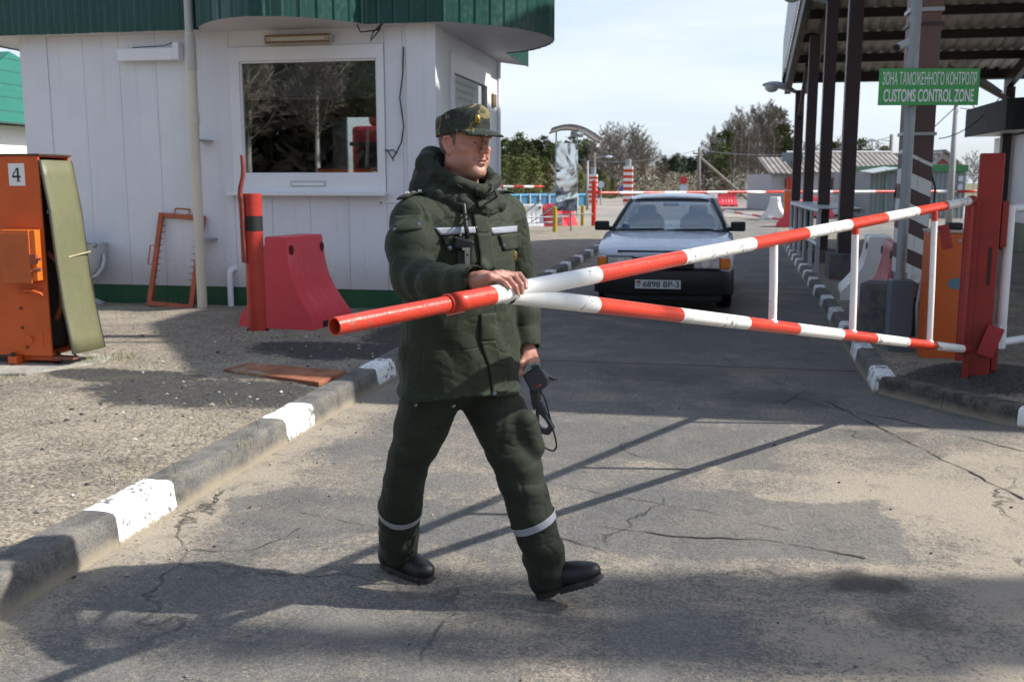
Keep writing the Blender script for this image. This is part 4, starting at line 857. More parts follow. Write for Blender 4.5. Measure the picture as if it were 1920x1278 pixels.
blk = MB(); blk.box(-0.17, 0.17, -0.17, 0.17, 0, 0.56); bo = blk.build('concrete_block', conc_mat('block_dark', (0.07, 0.065, 0.075), (0.13, 0.125, 0.135)), bevel=0.02); bo.location = pb; bo.rotation_euler = (0, 0, RZ-0.35); tag(bo, 'dark grey concrete block at the foot of the grey pole', 'concrete block')
# ================================================================== canopy
BROWN = paint('column_brown', (0.050, 0.028, 0.030), 0.5, 0.15, 0.2, (0.03, 0.02, 0.02), 2, 0.03)
CT0, CT1, CS0, CS1 = 1.57, 15.0, 7.45, 25.9; EZ = 4.15; SL = 0.25; MID = (CS0+CS1)/2
def rz_(s): return EZ+SL*(MID-CS0-abs(s-MID)) if True else 0
canopy = thing('canopy_roof', 'large dark steel canopy with corrugated roof over the customs lanes', 'canopy', (0, 0, 0), RZ)
def corr():
    g = NG('corrugated_roof'); v = g.coord('Object'); n = g.noise(v, 0.9, 6, 0.6); n2 = g.noise(v, 5, 4)
    c = g.mix(g.ramp(n, 0.35, 0.7), (0.62, 0.58, 0.52), (0.46, 0.42, 0.37)); c = g.mix(g.ramp(n2, 0.55, 0.8, 0, 0.5), c, (0.12, 0.10, 0.085)); return g.set(Base_Color=c, Roughness=0.55, Metallic=0.1)
CORR = corr()
rows = []
ns = 40; nt_ = int((CT1-CT0)/0.05)
for i in range(ns+1):
    s = CS0-0.1+(CS1-CS0+0.2)*i/ns
    rows.append([Vector((CT0+0.05*k, s, rz_(s)+(0.035 if (k % 5) in (0, 1) else 0.0))) for k in range(nt_+1)])
b = MB(); b.sheet(rows); b.build('roof_sheet', CORR, canopy)
DARKST = paint('steel_black_brown', (0.022, 0.014, 0.013), 0.5, 0.2, 0.1)
pu_ = []
s = CS0+0.15
while s < CS1:
    b = MB(); b.box(CT0+0.02, CT1, s-0.05, s+0.05, rz_(s)-0.20, rz_(s)-0.02); b.build('purlin', DARKST, canopy); s += 1.22
for t in (CT0+0.08, 2.12, 6.6, 11.0):
    for sgn in (0, 1):
        s0_, s1_ = (CS0+0.05, MID) if sgn == 0 else (MID, CS1-0.05)
        b = MB(); vs = []
        for s in (s0_, s1_):
            for (x, z) in ((-0.07, -0.50), (0.07, -0.50), (0.07, -0.205), (-0.07, -0.205)): vs.append((t+x, s, rz_(s)+z))
        b.add(vs, [(0, 1, 2, 3), (7, 6, 5, 4), (0, 4, 5, 1), (1, 5, 6, 2), (2, 6, 7, 3), (3, 7, 4, 0)]); b.build('rafter', DARKST, canopy)
b = MB(); rows = [[], []]
GF = paint('gable_cladding', (0.55, 0.57, 0.58), 0.4, 0.06, 0.15, (0.3, 0.3, 0.3), 1)
n = int((CS1-CS0+0.16)/0.05)
for k in range(n+1):
    s = CS0-0.08+0.05*k; e = min(s-CS0+0.08, CS1+0.08-s); o_ = -0.02 if (k % 4) < 2 else 0.0
    rows[0].append(Vector((CT0-0.03+o_, s, rz_(s)-0.08))); rows[1].append(Vector((CT0-0.03+o_, s, min(6.75, max(rz_(s)+0.3, EZ+0.82+0.62*e)))))
b.sheet(rows); b.build('gable_cladding', GF, canopy, solid=0.01)
for s_ in (CS0-0.09, CS1+0.09):
    b = MB(); b.box(CT0-0.05, CT1, s_-0.02, s_+0.02, EZ-0.22, EZ+0.13); b.build('edge_trim', DARKST, canopy)
cols_s = (10.0, 15.85, 19.1, 22.3, 25.6)
for i, s in enumerate(cols_s[1:]):
    b = MB(); b.box(1.93-0.10, 1.93+0.10, s-0.11, s+0.11, 0.12, rz_(s)-0.50); c_ = b.build('column', BROWN, canopy, bevel=0.006)
    b = MB(); b.box(1.93-0.101-0.006, 1.93-0.1005, s-0.105, s-0.085, 0.3, rz_(s)-0.55); b.build('edge_strip', paint('strip_pale', (0.30, 0.30, 0.32), 0.5), c_)
    b = MB(); b.box(1.70, 2.2, s-0.32, s+0.32, 0.08, 0.50 if i == 0 else 0.34); b.build('footing', conc_mat('footing_grey', (0.10, 0.095, 0.105), (0.17, 0.165, 0.17)), c_, bevel=0.015)
for s in (25.6, 18.0, 10.5):
    for t in (6.6, 11.0):
        b = MB(); b.box(t-0.10, t+0.10, s-0.11, s+0.11, 0.0, rz_(s)-0.50); b.build('column', BROWN, canopy, bevel=0.006)
b = MB(); b.tube([(1.93, 25.6, rz_(25.6)-1.2), (1.93, 23.9, rz_(23.9)-0.52)], 0.05, 8); b.build('brace', DARKST, canopy)
b = MB(); b.tube([(6.6, 25.5, 3.4), (5.2, 25.5, 4.2)], 0.06, 8); b.build('brace', paint('brace_pale', (0.30, 0.27, 0.25), 0.5), canopy)
b = MB(); b.tube([(6.6, 25.5, 3.3), (9.6, 25.5, 3.3)], 0.05, 8); b.build('brace', DARKST, canopy)
def striped():
    g = NG('column_stripes'); v = g.coord('Object'); X, Y, Z = g.sep(v); n = g.noise(v, 7, 6, 0.65)
    q = g.math('ADD', Z, g.math('MULTIPLY', X, 0.48)); q = g.math('ADD', q, g.math('MULTIPLY', g.math('SUBTRACT', n, 0.5), 0.02))
    fr = g.math('FRACT', g.math('DIVIDE', g.math('ADD', q, 0.02), 0.272)); st = g.math('MULTIPLY', g.math('GREATER_THAN', fr, 0.50), g.math('MULTIPLY', g.math('LESS_THAN', q, 1.78), g.math('GREATER_THAN', Z, 0.47)))
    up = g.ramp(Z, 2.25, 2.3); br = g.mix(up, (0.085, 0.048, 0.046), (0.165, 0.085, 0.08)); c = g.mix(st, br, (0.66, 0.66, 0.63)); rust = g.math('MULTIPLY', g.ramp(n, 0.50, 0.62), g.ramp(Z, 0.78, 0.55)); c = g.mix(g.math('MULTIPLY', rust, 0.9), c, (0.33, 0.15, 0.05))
    seam_ = g.ramp(g.math('ABSOLUTE', g.math('SUBTRACT', X, 0.01)), 0.004, 0.001, 0, 0.5); c = g.mix(seam_, c, (0.05, 0.04, 0.04))
    return g.set(Base_Color=c, Roughness=0.55, Normal=g.bump(n, 0.15, 0.01))
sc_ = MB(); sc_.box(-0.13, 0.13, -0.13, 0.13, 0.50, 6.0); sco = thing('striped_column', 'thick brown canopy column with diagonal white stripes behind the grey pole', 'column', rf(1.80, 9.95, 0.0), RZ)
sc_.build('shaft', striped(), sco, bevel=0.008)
b = MB(); b.box(-0.15, 0.15, -0.12, 0.12, 0.05, 0.50); b.build('plinth', flat('plinth_black', (0.02, 0.019, 0.02), 0.9), sco, bevel=0.01)
for z in (1.97, 3.05, 2.93): 
    b = MB(); b.box(-0.145, 0.145, -0.145, 0.145, z, z+0.028 if z < 3.0 else z+0.035); b.build('clamp', STEEL if z != 2.93 else BROWN, sco)
b = MB(); b.tube([(0.14, -0.05, 1.62), (0.17, -0.1, 1.5), (0.16, -0.1, 1.1), (0.15, -0.1, 0.9)], 0.009, 6); b.build('cable', BLACKP, sco)
# lamps on the canopy columns
def head_lamp(label, t, s, z, dirx, sc=1.0):
    L = thing('lamp_head', label, 'street lamp', rf(t, s, z), RZ, 'cobra head lamps on the canopy')
    LM = paint('lamp_bluegrey', (0.36, 0.42, 0.46), 0.4)
    q = MB(); rows = []
    for i in range(13):
        k = i/12; x = dirx*(0.0+0.95*k); wd = 0.03+0.10*math.sin(min(1, k*1.05)*PI)**0.6 if k > 0.25 else 0.025+0.02*k; hh = 0.02+0.07*math.sin(k*PI*0.95); zc = -0.10+0.27*math.sin(k*PI*0.62)
        rows.append([Vector((x, wd*math.cos(a*PI/8), zc+hh*math.sin(a*PI/8))) for a in range(16)]+[Vector((x, wd, zc))])
    q.sheet(rows); q.build('hood', LM, L, smooth=True)
    q = MB(); q.sphere((dirx*0.72, 0, 0.10), 0.16, 14, 10, (1.1, 0.62, 0.85)); q.build('diffuser', paint('lamp_glass', (0.50, 0.53, 0.50), 0.2), L, smooth=True)
    L.scale = (sc, sc, sc); return L
head_lamp('grey cobra lamp head on the middle canopy column, high under the roof edge', 1.95, 19.1, 4.72, -1, 1.0)
head_lamp('grey cobra lamp head at the far canopy column, just below the roof corner', 1.95, 25.6, 3.72, -1, 0.95)
head_lamp('grey cobra lamp head on a canopy column right of the green sign', 6.45, 25.6, 3.72, -1, 1.1)
# white and red plastic barriers, white railing and second booth on the island
def copy_barrier(src, mat, label, loc, rz, group, sc=1.0):
    c = copy_tree(src); c.location = loc; c.rotation_euler = (0, 0, rz); c['label'] = label; c['group'] = group; c.scale = (sc, sc, sc)
    return c
BG = 'plastic road barriers'
bar0['group'] = BG
barw = barrier(PWHITE, 'white plastic road barrier end-on beside the canopy column footing', rf(2.02, 13.3, 0.12), math.radians(74), 0.90, BG)
STR = paint('barrier_red_streaked', (0.42, 0.03, 0.05), 0.45, 0.3, 0.75, (0.62, 0.55, 0.55), 4, 0.03)
barrier(STR, 'faded red plastic road barrier with pale streaks left of the grey pole', rf(2.0, 11.5, 0.10), math.radians(76), 0.95, BG)
GALV = paint('rail_grey', (0.52, 0.54, 0.56), 0.45)
wr = thing('pipe_railing', 'pale grey pipe railing with many uprights between the dark canopy columns', 'railing', rf(1.95, 19.0, 0.12), RZ)
b = MB()
for y in (-2.6, 2.9): pass
for (a, c) in (((-0.32, -2.4, 0.98), (-0.32, 3.6, 0.98)), ((0.32, -2.4, 0.98), (0.32, 3.6, 0.98)), ((-0.32, -2.4, 0.45), (-0.32, 3.6, 0.45))):
    b = MB(); b.tube([a, c], 0.035, 10); b.build('rail', GALV, wr, smooth=True, autosm=45)
for y in (-2.3, -1.1, 0.1, 1.3, 2.5, 3.5):
    b = MB(); b.tube([(-0.32, y, 0), (-0.32, y, 0.96)], 0.032, 10); b.build('upright', GALV, wr, smooth=True, autosm=45)
b = MB(); b.box(-0.34, 0.34, -2.45, 3.65, 1.016, 1.03); b.build('top_plate', GALV, wr)
b2 = thing('control_booth', 'pale control booth with black scalloped roof edge at the right picture edge', 'booth', rf(7.3, 24.2, 0.0), RZ)
b = MB(); bz = 0.10; panels(b, -0.55, 0.32, bz+0.55, 2.62, ph=-0.55); panels(b, 0.32, 1.12, bz+0.55, 1.35, ph=-0.55); b.box(0.32, 1.12, 0.0, 0.05, 2.40, 2.62); panels(b, 1.12, 3.2, bz+0.55, 2.62, ph=-0.55); b.box(-0.55, 3.2, 0.07, 3.0, bz+0.55, 2.62); b.build('wall', WHITE, b2)
b = MB(); b.box(-0.52, 3.2, 0.02, 3.0, 0.0, bz+0.55); b.build('plinth', paint('plinth_olive', (0.14, 0.17, 0.10), 0.6), b2)
b = MB()
for (x0_, x1_, z0_, z1_) in ((0.32, 0.40, 1.35, 2.40), (1.04, 1.12, 1.35, 2.40), (0.40, 1.04, 1.35, 1.42), (0.40, 1.04, 2.33, 2.40)): b.box(x0_, x1_, -0.015, 0.05, z0_, z1_)
w2 = b.build('window', WHITE2, b2)
b = MB(); b.box(0.40, 1.04, 0.02, 0.03, 1.42, 2.33); b.build('glass', paint('glass_olive', (0.075, 0.085, 0.05), 0.08, 0.4, 0.3, (0.2, 0.2, 0.12), 2, 0), w2)
b = MB(); b.box(0.25, 1.35, -0.12, -0.016, 1.27, 1.33); b.build('shelf', WHITE2, w2)
b = MB(); P2_ = []
for k in range(41):
    x = -1.2+4.6*k/40; P2_.append((x, -0.45-0.45*abs(math.sin((x+1.2)/1.55*PI))**0.8))
rows = [[Vector((x, y, 2.66)) for x, y in P2_], [Vector((x, y, 3.33)) for x, y in P2_]]
b.sheet(rows); b.add([(P2_[0][0], P2_[0][1], 2.66), (P2_[0][0], 3.2, 2.66), (P2_[0][0], 3.2, 3.33), (P2_[0][0], P2_[0][1], 3.33)], [(0, 1, 2, 3)])
b.build('roof_fascia', paint('fascia_black', (0.008, 0.010, 0.011), 0.75), b2, solid=0.02)
b = MB(); b.sheet([[Vector((x, y, 2.67)) for x, y in P2_], [Vector((x, 3.1, 2.67)) for x, y in P2_]]); b.build('soffit', WHITE2, b2)
b = MB(); b.box(0.1, 0.8, -0.14, -0.04, 2.48, 2.58); b.build('wall_lamp', paint('lamp_off', (0.4, 0.38, 0.33), 0.4), b2, bevel=0.02)
# guard in black behind the pole
# ================================================================== car
car = thing('silver_car', 'silver older saloon car with black bumper waiting behind the barrier', 'car', rf(-0.62, 12.55, 0.0)+CD*0.0, RZ)
car.location = atg(1241, 586, 0.0); car.location.z = 0.0
CARP = paint('car_silver', (0.62, 0.67, 0.75), 0.26, 0.02, 0.04, (0.3, 0.3, 0.3), 0.5, 0.0, metal=0.2, coat=0.6)
TRIM = flat('car_trim', (0.010, 0.010, 0.011), 0.45)
def loft(mb, secs, closed=True, caps=True):
    n = len(secs[0]); vs = [p for s_ in secs for p in s_]; fs = []
    for i in range(len(secs)-1):
        for k in range(n if closed else n-1): fs.append((i*n+k, i*n+(k+1) % n, (i+1)*n+(k+1) % n, (i+1)*n+k))
    if caps: fs.append(tuple(range(n-1, -1, -1))); fs.append(tuple((len(secs)-1)*n+k for k in range(n)))
    return mb.add(vs, fs)
# lower body: sections along y (0 = front). half outline points (x, z)
def sec(y, w, zb, zbelt, ztop, crown=0.03):
    h = [(0, zb), (w*0.92, zb), (w, zb+0.12), (w*1.005, (zb+zbelt)*0.52), (w*0.995, zbelt-0.10), (w*0.97, zbelt-0.03), (w*0.90, ztop-0.008), (w*0.62, ztop+crown*0.6), (w*0.3, ztop+crown*0.9), (0, ztop+crown)]
    return [Vector((x, y, z)) for x, z in h]+[Vector((-x, y, z)) for x, z in h[-2:0:-1]]
b = MB()
S_ = [sec(0.02, 0.74, 0.42, 0.70, 0.705, 0.0), sec(0.05, 0.78, 0.32, 0.72, 0.725, 0.01), sec(0.20, 0.825, 0.25, 0.78, 0.765, 0.02), sec(0.6, 0.842, 0.22, 0.84, 0.83, 0.022), sec(1.05, 0.847, 0.22, 0.895, 0.895, 0.02), sec(1.32, 0.847, 0.22, 0.925, 0.93, 0.012), sec(2.0, 0.847, 0.22, 0.93, 0.925, 0.0), sec(3.4, 0.84, 0.22, 0.94, 0.94, 0.0), sec(4.0, 0.82, 0.25, 0.94, 0.945, 0.01), sec(4.3, 0.78, 0.35, 0.90, 0.905, 0.01)]
loft(b, S_); b.build('body', CARP, car, smooth=True, autosm=40)
# cabin: posts + roof
b = MB()
def gsec(y, wl, zl): return [Vector((wl*x, y, zl+dz)) for x, dz in ((-1, -0.02), (-0.97, 0.0), (-0.7, 0.032), (0, 0.045), (0.7, 0.032), (0.97, 0.0), (1, -0.02), (0.96, -0.035), (-0.96, -0.035))]
loft(b, [gsec(1.98, 0.555, 1.315), gsec(2.1, 0.57, 1.338), gsec(2.6, 0.585, 1.36), gsec(3.1, 0.57, 1.345), gsec(3.35, 0.55, 1.315)]); b.build('roof', CARP, car, smooth=True, autosm=50)
for sx in (-1, 1):
    for (p, q_, r) in (((0.735, 1.26, 0.925), (0.555, 2.02, 1.305), 0.030), ((0.735, 2.45, 0.94), (0.575, 2.5, 1.32), 0.035), ((0.72, 3.85, 0.94), (0.545, 3.3, 1.30), 0.05)):
        b = MB(); b.tube([(sx*p[0], p[1], p[2]), (sx*(p[0]*0.55+q_[0]*0.45)*1.015, p[1]*0.55+q_[1]*0.45, p[2]*0.55+q_[2]*0.45), (sx*q_[0], q_[1], q_[2])], r, 8); b.build('pillar', TRIM if p[1] < 1.3 else CARP, car, smooth=True)
CG = glassy('car_glass', (0.90, 0.94, 0.95), 0.01, 0.62, 0.02)
b = MB(); rows = []
for i in range(7):
    k = i/6; z = 0.925+0.385*k; y = 1.25+0.75*k-0.035*math.sin(k*PI); wd = 0.735-0.18*k
    rows.append([Vector((wd*x, y-0.05*(1-x*x)*1.0, z+0.014*(1-x*x))) for x in [-1+j/8 for j in range(17)]])
b.sheet(rows); wsd = b.build('windscreen', CG, car, smooth=True, solid=0.004)
b = MB(); b.tube([Vector((0.74*x, 1.25-0.055*(1-x*x), 0.925)) for x in [-1+j/8 for j in range(17)]], 0.014, 6); b.tube([rows[i][0] for i in range(7)], 0.012, 6); b.tube([rows[i][-1] for i in range(7)], 0.012, 6); b.tube([p for p in rows[6]], 0.012, 6); b.build('seal', TRIM, wsd)
b = MB(); b.add([(0.735, 1.32, 0.94), (0.735, 2.42, 0.95), (0.575, 2.46, 1.30), (0.57, 2.05, 1.30)], [(0, 1, 2, 3)]); b.build('side_window', CG, car, solid=0.004)
b = MB(); b.add([(-0.735, 1.32, 0.94), (-0.735, 2.42, 0.95), (-0.575, 2.46, 1.30), (-0.57, 2.05, 1.30)], [(0, 1, 2, 3)]); b.build('side_window', CG, car, solid=0.004)
b = MB(); b.add([(0.735, 2.5, 0.95), (0.72, 3.7, 0.95), (0.56, 3.28, 1.29), (0.575, 2.54, 1.30)], [(0, 1, 2, 3)]); b.build('side_window', CG, car, solid=0.004)
b = MB(); b.add([(-0.735, 2.5, 0.95), (-0.72, 3.7, 0.95), (-0.56, 3.28, 1.29), (-0.575, 2.54, 1.30)], [(0, 1, 2, 3)]); b.build('side_window', CG, car, solid=0.004)
b = MB(); b.add([(-0.66, 3.82, 0.95), (0.66, 3.82, 0.95), (0.52, 3.34, 1.30), (-0.52, 3.34, 1.30)], [(0, 1, 2, 3)]); b.build('rear_window', CG, car, solid=0.004)
SEAT = flat('seat_grey', (0.055, 0.058, 0.065), 0.85)
for sx in (-1, 1):
    b = MB(); rows = []
    prof_ = [(0.24, 0.55), (0.26, 0.80), (0.25, 1.02), (0.19, 1.10), (0.13, 1.13), (0.13, 1.20), (0.11, 1.235)]
    for (wd, z) in prof_: rows.append([Vector((sx*0.36+wd*math.copysign(abs(math.cos(a*PI/10))**0.6, math.cos(a*PI/10)), 2.35+0.12*(z-0.55)+0.07*math.sin(a*PI/10), z)) for a in range(21)])
    b.sheet(rows); b.add(rows[-1], [tuple(range(21))]); b.build('seat', SEAT, car, smooth=True)
b = MB(); b.box(-0.70, 0.70, 1.35, 1.62, 0.80, 0.915); b.build('dashboard', flat('dash_dark', (0.02, 0.021, 0.024), 0.8), car, bevel=0.03)
b = MB(); b.tube([(-0.36+0.18*math.cos(a*PI/12), 1.78-0.08*math.sin(a*PI/12), 0.90+0.16*math.sin(a*PI/12)) for a in range(24)], 0.012, 8, closed=True); b.build('steering_wheel', TRIM, car).location = (0.72, 0, 0)
b = MB(); b.box(-0.11, 0.11, 1.92, 1.94, 1.225, 1.275); b.build('mirror', TRIM, car, bevel=0.01)
b = MB(); b.box(-0.62, -0.52, 1.345, 1.35, 0.965, 1.005); b.build('sticker', flat('sticker_blue', (0.03, 0.15, 0.45)), wsd)
for (x0_, x1_) in ((-0.62, -0.05), (-0.02, 0.58)):
    b = MB(); b.tube([(x0_, 1.20, 0.935), (x1_, 1.165, 0.95)], 0.008, 6); b.tube([(x0_+0.1, 1.19, 0.945), (x0_+0.55, 1.17, 0.955)], 0.006, 6); b.build('wiper', TRIM, car)
b = MB(); b.add([(0.40, 1.262, 1.0), (0.405, 1.262, 1.0), (0.62, 1.2, 0.94), (0.61, 1.2, 0.94)], [(0, 1, 2, 3)])
# front end
b = MB(); b.box(-0.50, 0.50, -0.012, 0.06, 0.53, 0.665); gr_ = b.build('grille', TRIM, car, bevel=0.01)
b = MB()
for k in range(5): b.box(-0.48, 0.48, -0.018, -0.0125, 0.545+0.024*k, 0.553+0.024*k)
b.build('grille_bars', flat('grille_bar', (0.02, 0.02, 0.021), 0.3), gr_)
b = MB()
for k in range(4): b.tube([(-0.10+0.067*k+0.042*math.cos(a*PI/12), -0.022, 0.60+0.042*math.sin(a*PI/12)) for a in range(24)], 0.005, 6, closed=True)
b.build('emblem', flat('chrome', (0.55, 0.56, 0.58), 0.15, 1.0), gr_)
b = MB(); b.box(-0.55, 0.55, 0.035, 0.10, 0.672, 0.742); b.build('bonnet_guard', TRIM, car, bevel=0.008)
HL = paint('headlamp', (0.50, 0.53, 0.55), 0.12, 0.35, 0.3, (0.2, 0.22, 0.24), 6, 0.05, metal=0.5); AMB = paint('indicator_amber', (0.75, 0.20, 0.01), 0.15, 0.1, 0.1)
for sx in (-1, 1):
    b = MB(); b.box(min(sx*0.36, sx*0.665), max(sx*0.36, sx*0.665), -0.02, 0.08, 0.535, 0.665); h_ = b.build('headlight', HL, car, bevel=0.012)
    b = MB(); x0_, x1_ = sorted((sx*0.35, sx*0.675)); b.box(x0_, x1_, -0.008, 0.03, 0.525, 0.534); b.box(x0_, x1_, -0.008, 0.03, 0.666, 0.675); build_each(b, 'bezel', TRIM, h_)
    b = MB(); b.tube([(sx*0.50, -0.0225, 0.60), (sx*0.50, -0.0205, 0.60)], 0.052, 18); b.build('lens', paint('lens_pale', (0.72, 0.74, 0.76), 0.1, 0.2, 0.1, metal=0.3), h_)
    b = MB(); b.box(min(sx*0.672, sx*0.79), max(sx*0.672, sx*0.79), -0.005, 0.16, 0.535, 0.665); b.build('indicator', AMB, car, bevel=0.015)
    b = MB(); b.box(min(sx*0.80, sx*0.99), max(sx*0.80, sx*0.99), 1.40, 1.52, 0.915, 1.04); m_ = b.build('wing_mirror', TRIM, car, bevel=0.025, seg=3)
    b = MB(); b.tube([(sx*0.74, 1.48, 0.93), (sx*0.84, 1.46, 0.95)], 0.03, 8); b.build('arm', TRIM, m_)
b = MB(); rows = []
for (y, z) in ((0.05, 0.22), (-0.06, 0.24), (-0.085, 0.33), (-0.095, 0.42), (-0.08, 0.50), (0.02, 0.522)):
    rows.append([Vector((0.83*x, y+0.22*abs(x)**7, z)) for x in [-1+j/12 for j in range(25)]])
b.sheet(rows); bp = b.build('bumper', flat('bumper_black', (0.012, 0.012, 0.013), 0.5), car, smooth=True, autosm=35, solid=0.02)
b = MB(); b.box(-0.7, 0.7, -0.02, 0.05, 0.14, 0.23); b.build('valance', flat('valance_black', (0.008, 0.008, 0.008), 0.7), car, bevel=0.02)
b = MB(); b.box(-0.27, 0.27, -0.125, -0.112, 0.335, 0.440); pl_ = b.build('number_plate', paint('plate_pale', (0.60, 0.62, 0.63), 0.4, 0.05, 0.2), car, bevel=0.004); pl_.location = (-0.05, -0.004, -0.035)
tm = text_mb('6898 BP-3', 0.105, 1.0, 0.0015, 0.0006); x0_ = min(p.x for p in tm.v); x1_ = max(p.x for p in tm.v); kx = 0.425/(x1_-x0_)
tm.v = [Vector((-0.175+(p.x-x0_)*kx, -0.1262-p.z, 0.386+p.y*0.95)) for p in tm.v]; tm.build('plate_text', flat('ink_dark', (0.015, 0.015, 0.02)), pl_)
b = MB(); b.box(-0.252, -0.20, -0.1268, -0.1255, 0.408, 0.430); b.build('flag_red', flat('flag_red', (0.5, 0.02, 0.02)), pl_)
b = MB(); b.box(-0.252, -0.20, -0.1268, -0.1255, 0.399, 0.4075); b.build('flag_green', flat('flag_green', (0.02, 0.2, 0.05)), pl_)
tm = text_mb('BY', 0.034, 1.0, 0.0005, 0.0005); tm.v = [Vector((-0.226+p.x, -0.1262-p.z, 0.372+p.y)) for p in tm.v]; tm.build('plate_text', flat('ink_dark', (0.015, 0.015, 0.02)), pl_)
TY = flat('tyre', (0.012, 0.012, 0.012), 0.9)
for sx in (-1, 1):
    for y in (0.78, 3.32):
        b = MB(); b.lathe([(0.19, -0.085), (0.28, -0.09), (0.30, -0.07), (0.30, 0.07), (0.28, 0.09), (0.19, 0.085)], (0, 0, 0), 28); xf(b, Matrix.Translation((sx*0.735, y, 0.30)) @ Matrix.Rotation(PI/2, 4, 'Y')); wl_ = b.build('wheel', TY, car, smooth=True, autosm=40)
        b = MB(); b.lathe([(0.0, 0), (0.19, 0.0), (0.19, 0.02), (0, 0.03)], (0, 0, 0), 20); xf(b, Matrix.Translation((sx*0.80, y, 0.30)) @ Matrix.Rotation(PI/2, 4, 'Y')); b.build('rim', STEEL, wl_)
# ================================================================== far yard
def far_thing(u, v, z=0.0): p = atg(u, v, z); return p
# mirror stand with arched shelter
mpnt = rf(-4.55, 29.5, 0)
ms = thing('mirror_stand', 'tall wavy polished metal mirror panel on a stand under a small arched canopy', 'mirror stand', mpnt, RZ+math.radians(14))
def mirror_mat():
    g = NG('mirror_steel'); v = g.coord('Object'); n = g.noise(v, 1.3, 2, 0.5, 0.5); g.set(Base_Color=(0.72, 0.76, 0.80), Metallic=1.0, Roughness=0.06, Normal=g.bump(n, 0.35, 0.10)); return g.m
b = MB(); b.box(-0.02, 0.60, -0.01, 0.01, 0.72, 2.68); b.build('mirror_panel', mirror_mat(), ms)
for x in (-0.03, 0.42):
    b = MB(); b.tube([(x, 0.03, 0.0), (x, 0.03, 3.02)], 0.022, 8); b.build('upright', STEEL, ms, smooth=True)
b = MB(); rows = []
for i in range(13):
    k = i/12; x = -0.20+1.50*k; z = 3.02+0.22*math.sin(min(1, k*1.08)*PI*0.80+0.25)-0.30*k*k
    rows.append([Vector((x, -0.35+0.9*j, z-0.10*j)) for j in (0, 0.5, 1)])
b.sheet(rows); b.build('shelter_sheet', glassy('shelter_sheet', (0.75, 0.8, 0.82), 0.25, 1.0, 0.12), ms, smooth=True, solid=0.01)
for j in (0, 2):
    b = MB(); b.tube([r_[j] for r_ in rows], 0.018, 8); b.build('shelter_rib', flat('rib_grey', (0.14, 0.15, 0.16)), ms, smooth=True)
b = MB(); b.tube([(0.42, 0.03, 2.95), (0.75, 0.15, 2.92)], 0.08, 10); b.build('flood_lamp', STEEL, ms, smooth=True)
b = MB(); b.tube([(0.62, 0.3, 0.55), (0.62, 0.3, 3.1)], 0.02, 8); b.build('upright', STEEL, ms)
b = MB(); b.box(0.02, 0.16, -0.08, 0.0, 0.28, 0.62); b.build('control_box', paint('box_pale', (0.40, 0.41, 0.42), 0.5), ms)
for pts in ([(-1.2, -1.2, 0.56), (0.35, 0.0, 0.56)], [(-1.2, -1.2, 0.40), (0.0, 0.0, 0.40)], [(0.0, 0.0, 0.62), (1.1, 0.2, 0.62)], [(-1.3, 0.0, 0.05), (-0.05, 0.0, 0.85)], [(-1.2, 0.3, 0.45), (-0.05, 0.0, 1.35)]):
    b = MB(); b.tube(pts, 0.02, 6); b.build('rail', STEEL, ms)
BOLY = paint('bollard_yellow', (0.36, 0.29, 0.02), 0.5, 0.15, 0.3)
for (u, v, h, lab) in ((982, 456, 0.92, 'yellow steel bollard nearest the guard\'s shoulder'), (1040, 444, 0.85, 'yellow steel bollard in front of the red plastic barrier by the mirror stand'), (1092, 432, 0.80, 'yellow steel bollard left of the silver car\'s windscreen')):
    p = atg(u, v, 0.0); b = MB(); b.tube([(0, 0, 0), (0, 0, h)], 0.062, 12); b.sphere((0, 0, h), 0.061, 10, 6, (1, 1, 0.25)); o = b.build('bollard', BOLY, smooth=True, autosm=50); o.location = p; tag(o, lab, 'bollard', 'yellow bollards')
GB = 'plastic road barriers'
copies = [(PWHITE, 990, 428, 0.95, 8, 'white plastic road barrier behind the rails left of the mirror stand', 'w'), (PRED, 1048, 426, 0.95, -8, 'bright red plastic road barrier behind the mirror stand', 'r'),
          (PRED, 1028, 428, 0.9, -30, 'second red plastic road barrier, partly behind the mirror stand', 'r')]
for (m, u, v, sc, rz, lab, kk) in copies:
    c = copy_tree(barw if kk == 'w' else bar0); place(c, atg(u, v, 0.0), math.radians(rz)+RZ, lab, sc); c['group'] = GB
STRP = PW
def post_boom(label, loc, L, rz, z, r=0.04, h=1.2, lower=True, nseg=8, mat=(PR, PW), droop=0.0):
    t = thing('boom_barrier', label, 'barrier', loc, rz, 'far boom barriers')
    mb = MB()
    for k in range(nseg):
        mb.cur = k % 2; mb.tube([(L*k/nseg, 0, z+droop*k/nseg), (L*(k+1)/nseg, 0, z+droop*(k+1)/nseg)], r, 10, cap=(k in (0, nseg-1)))
    mb.build('boom', list(mat), t, smooth=True, autosm=45)
    if lower:
        for k in range(1, nseg, 2):
            q = MB(); q.tube([(L*k/nseg, 0, z), (L*k/nseg, 0, 0.42)], 0.012, 6); q.build('drop_rod', mat[1], t)
        mb = MB()
        for k in range(nseg):
            mb.cur = (k+1) % 2; mb.tube([(L*k/nseg, 0, 0.40), (L*(k+1)/nseg, 0, 0.40)], r*0.7, 8)
        mb.build('lower_bar', list(mat), t, smooth=True, autosm=45)
    return t
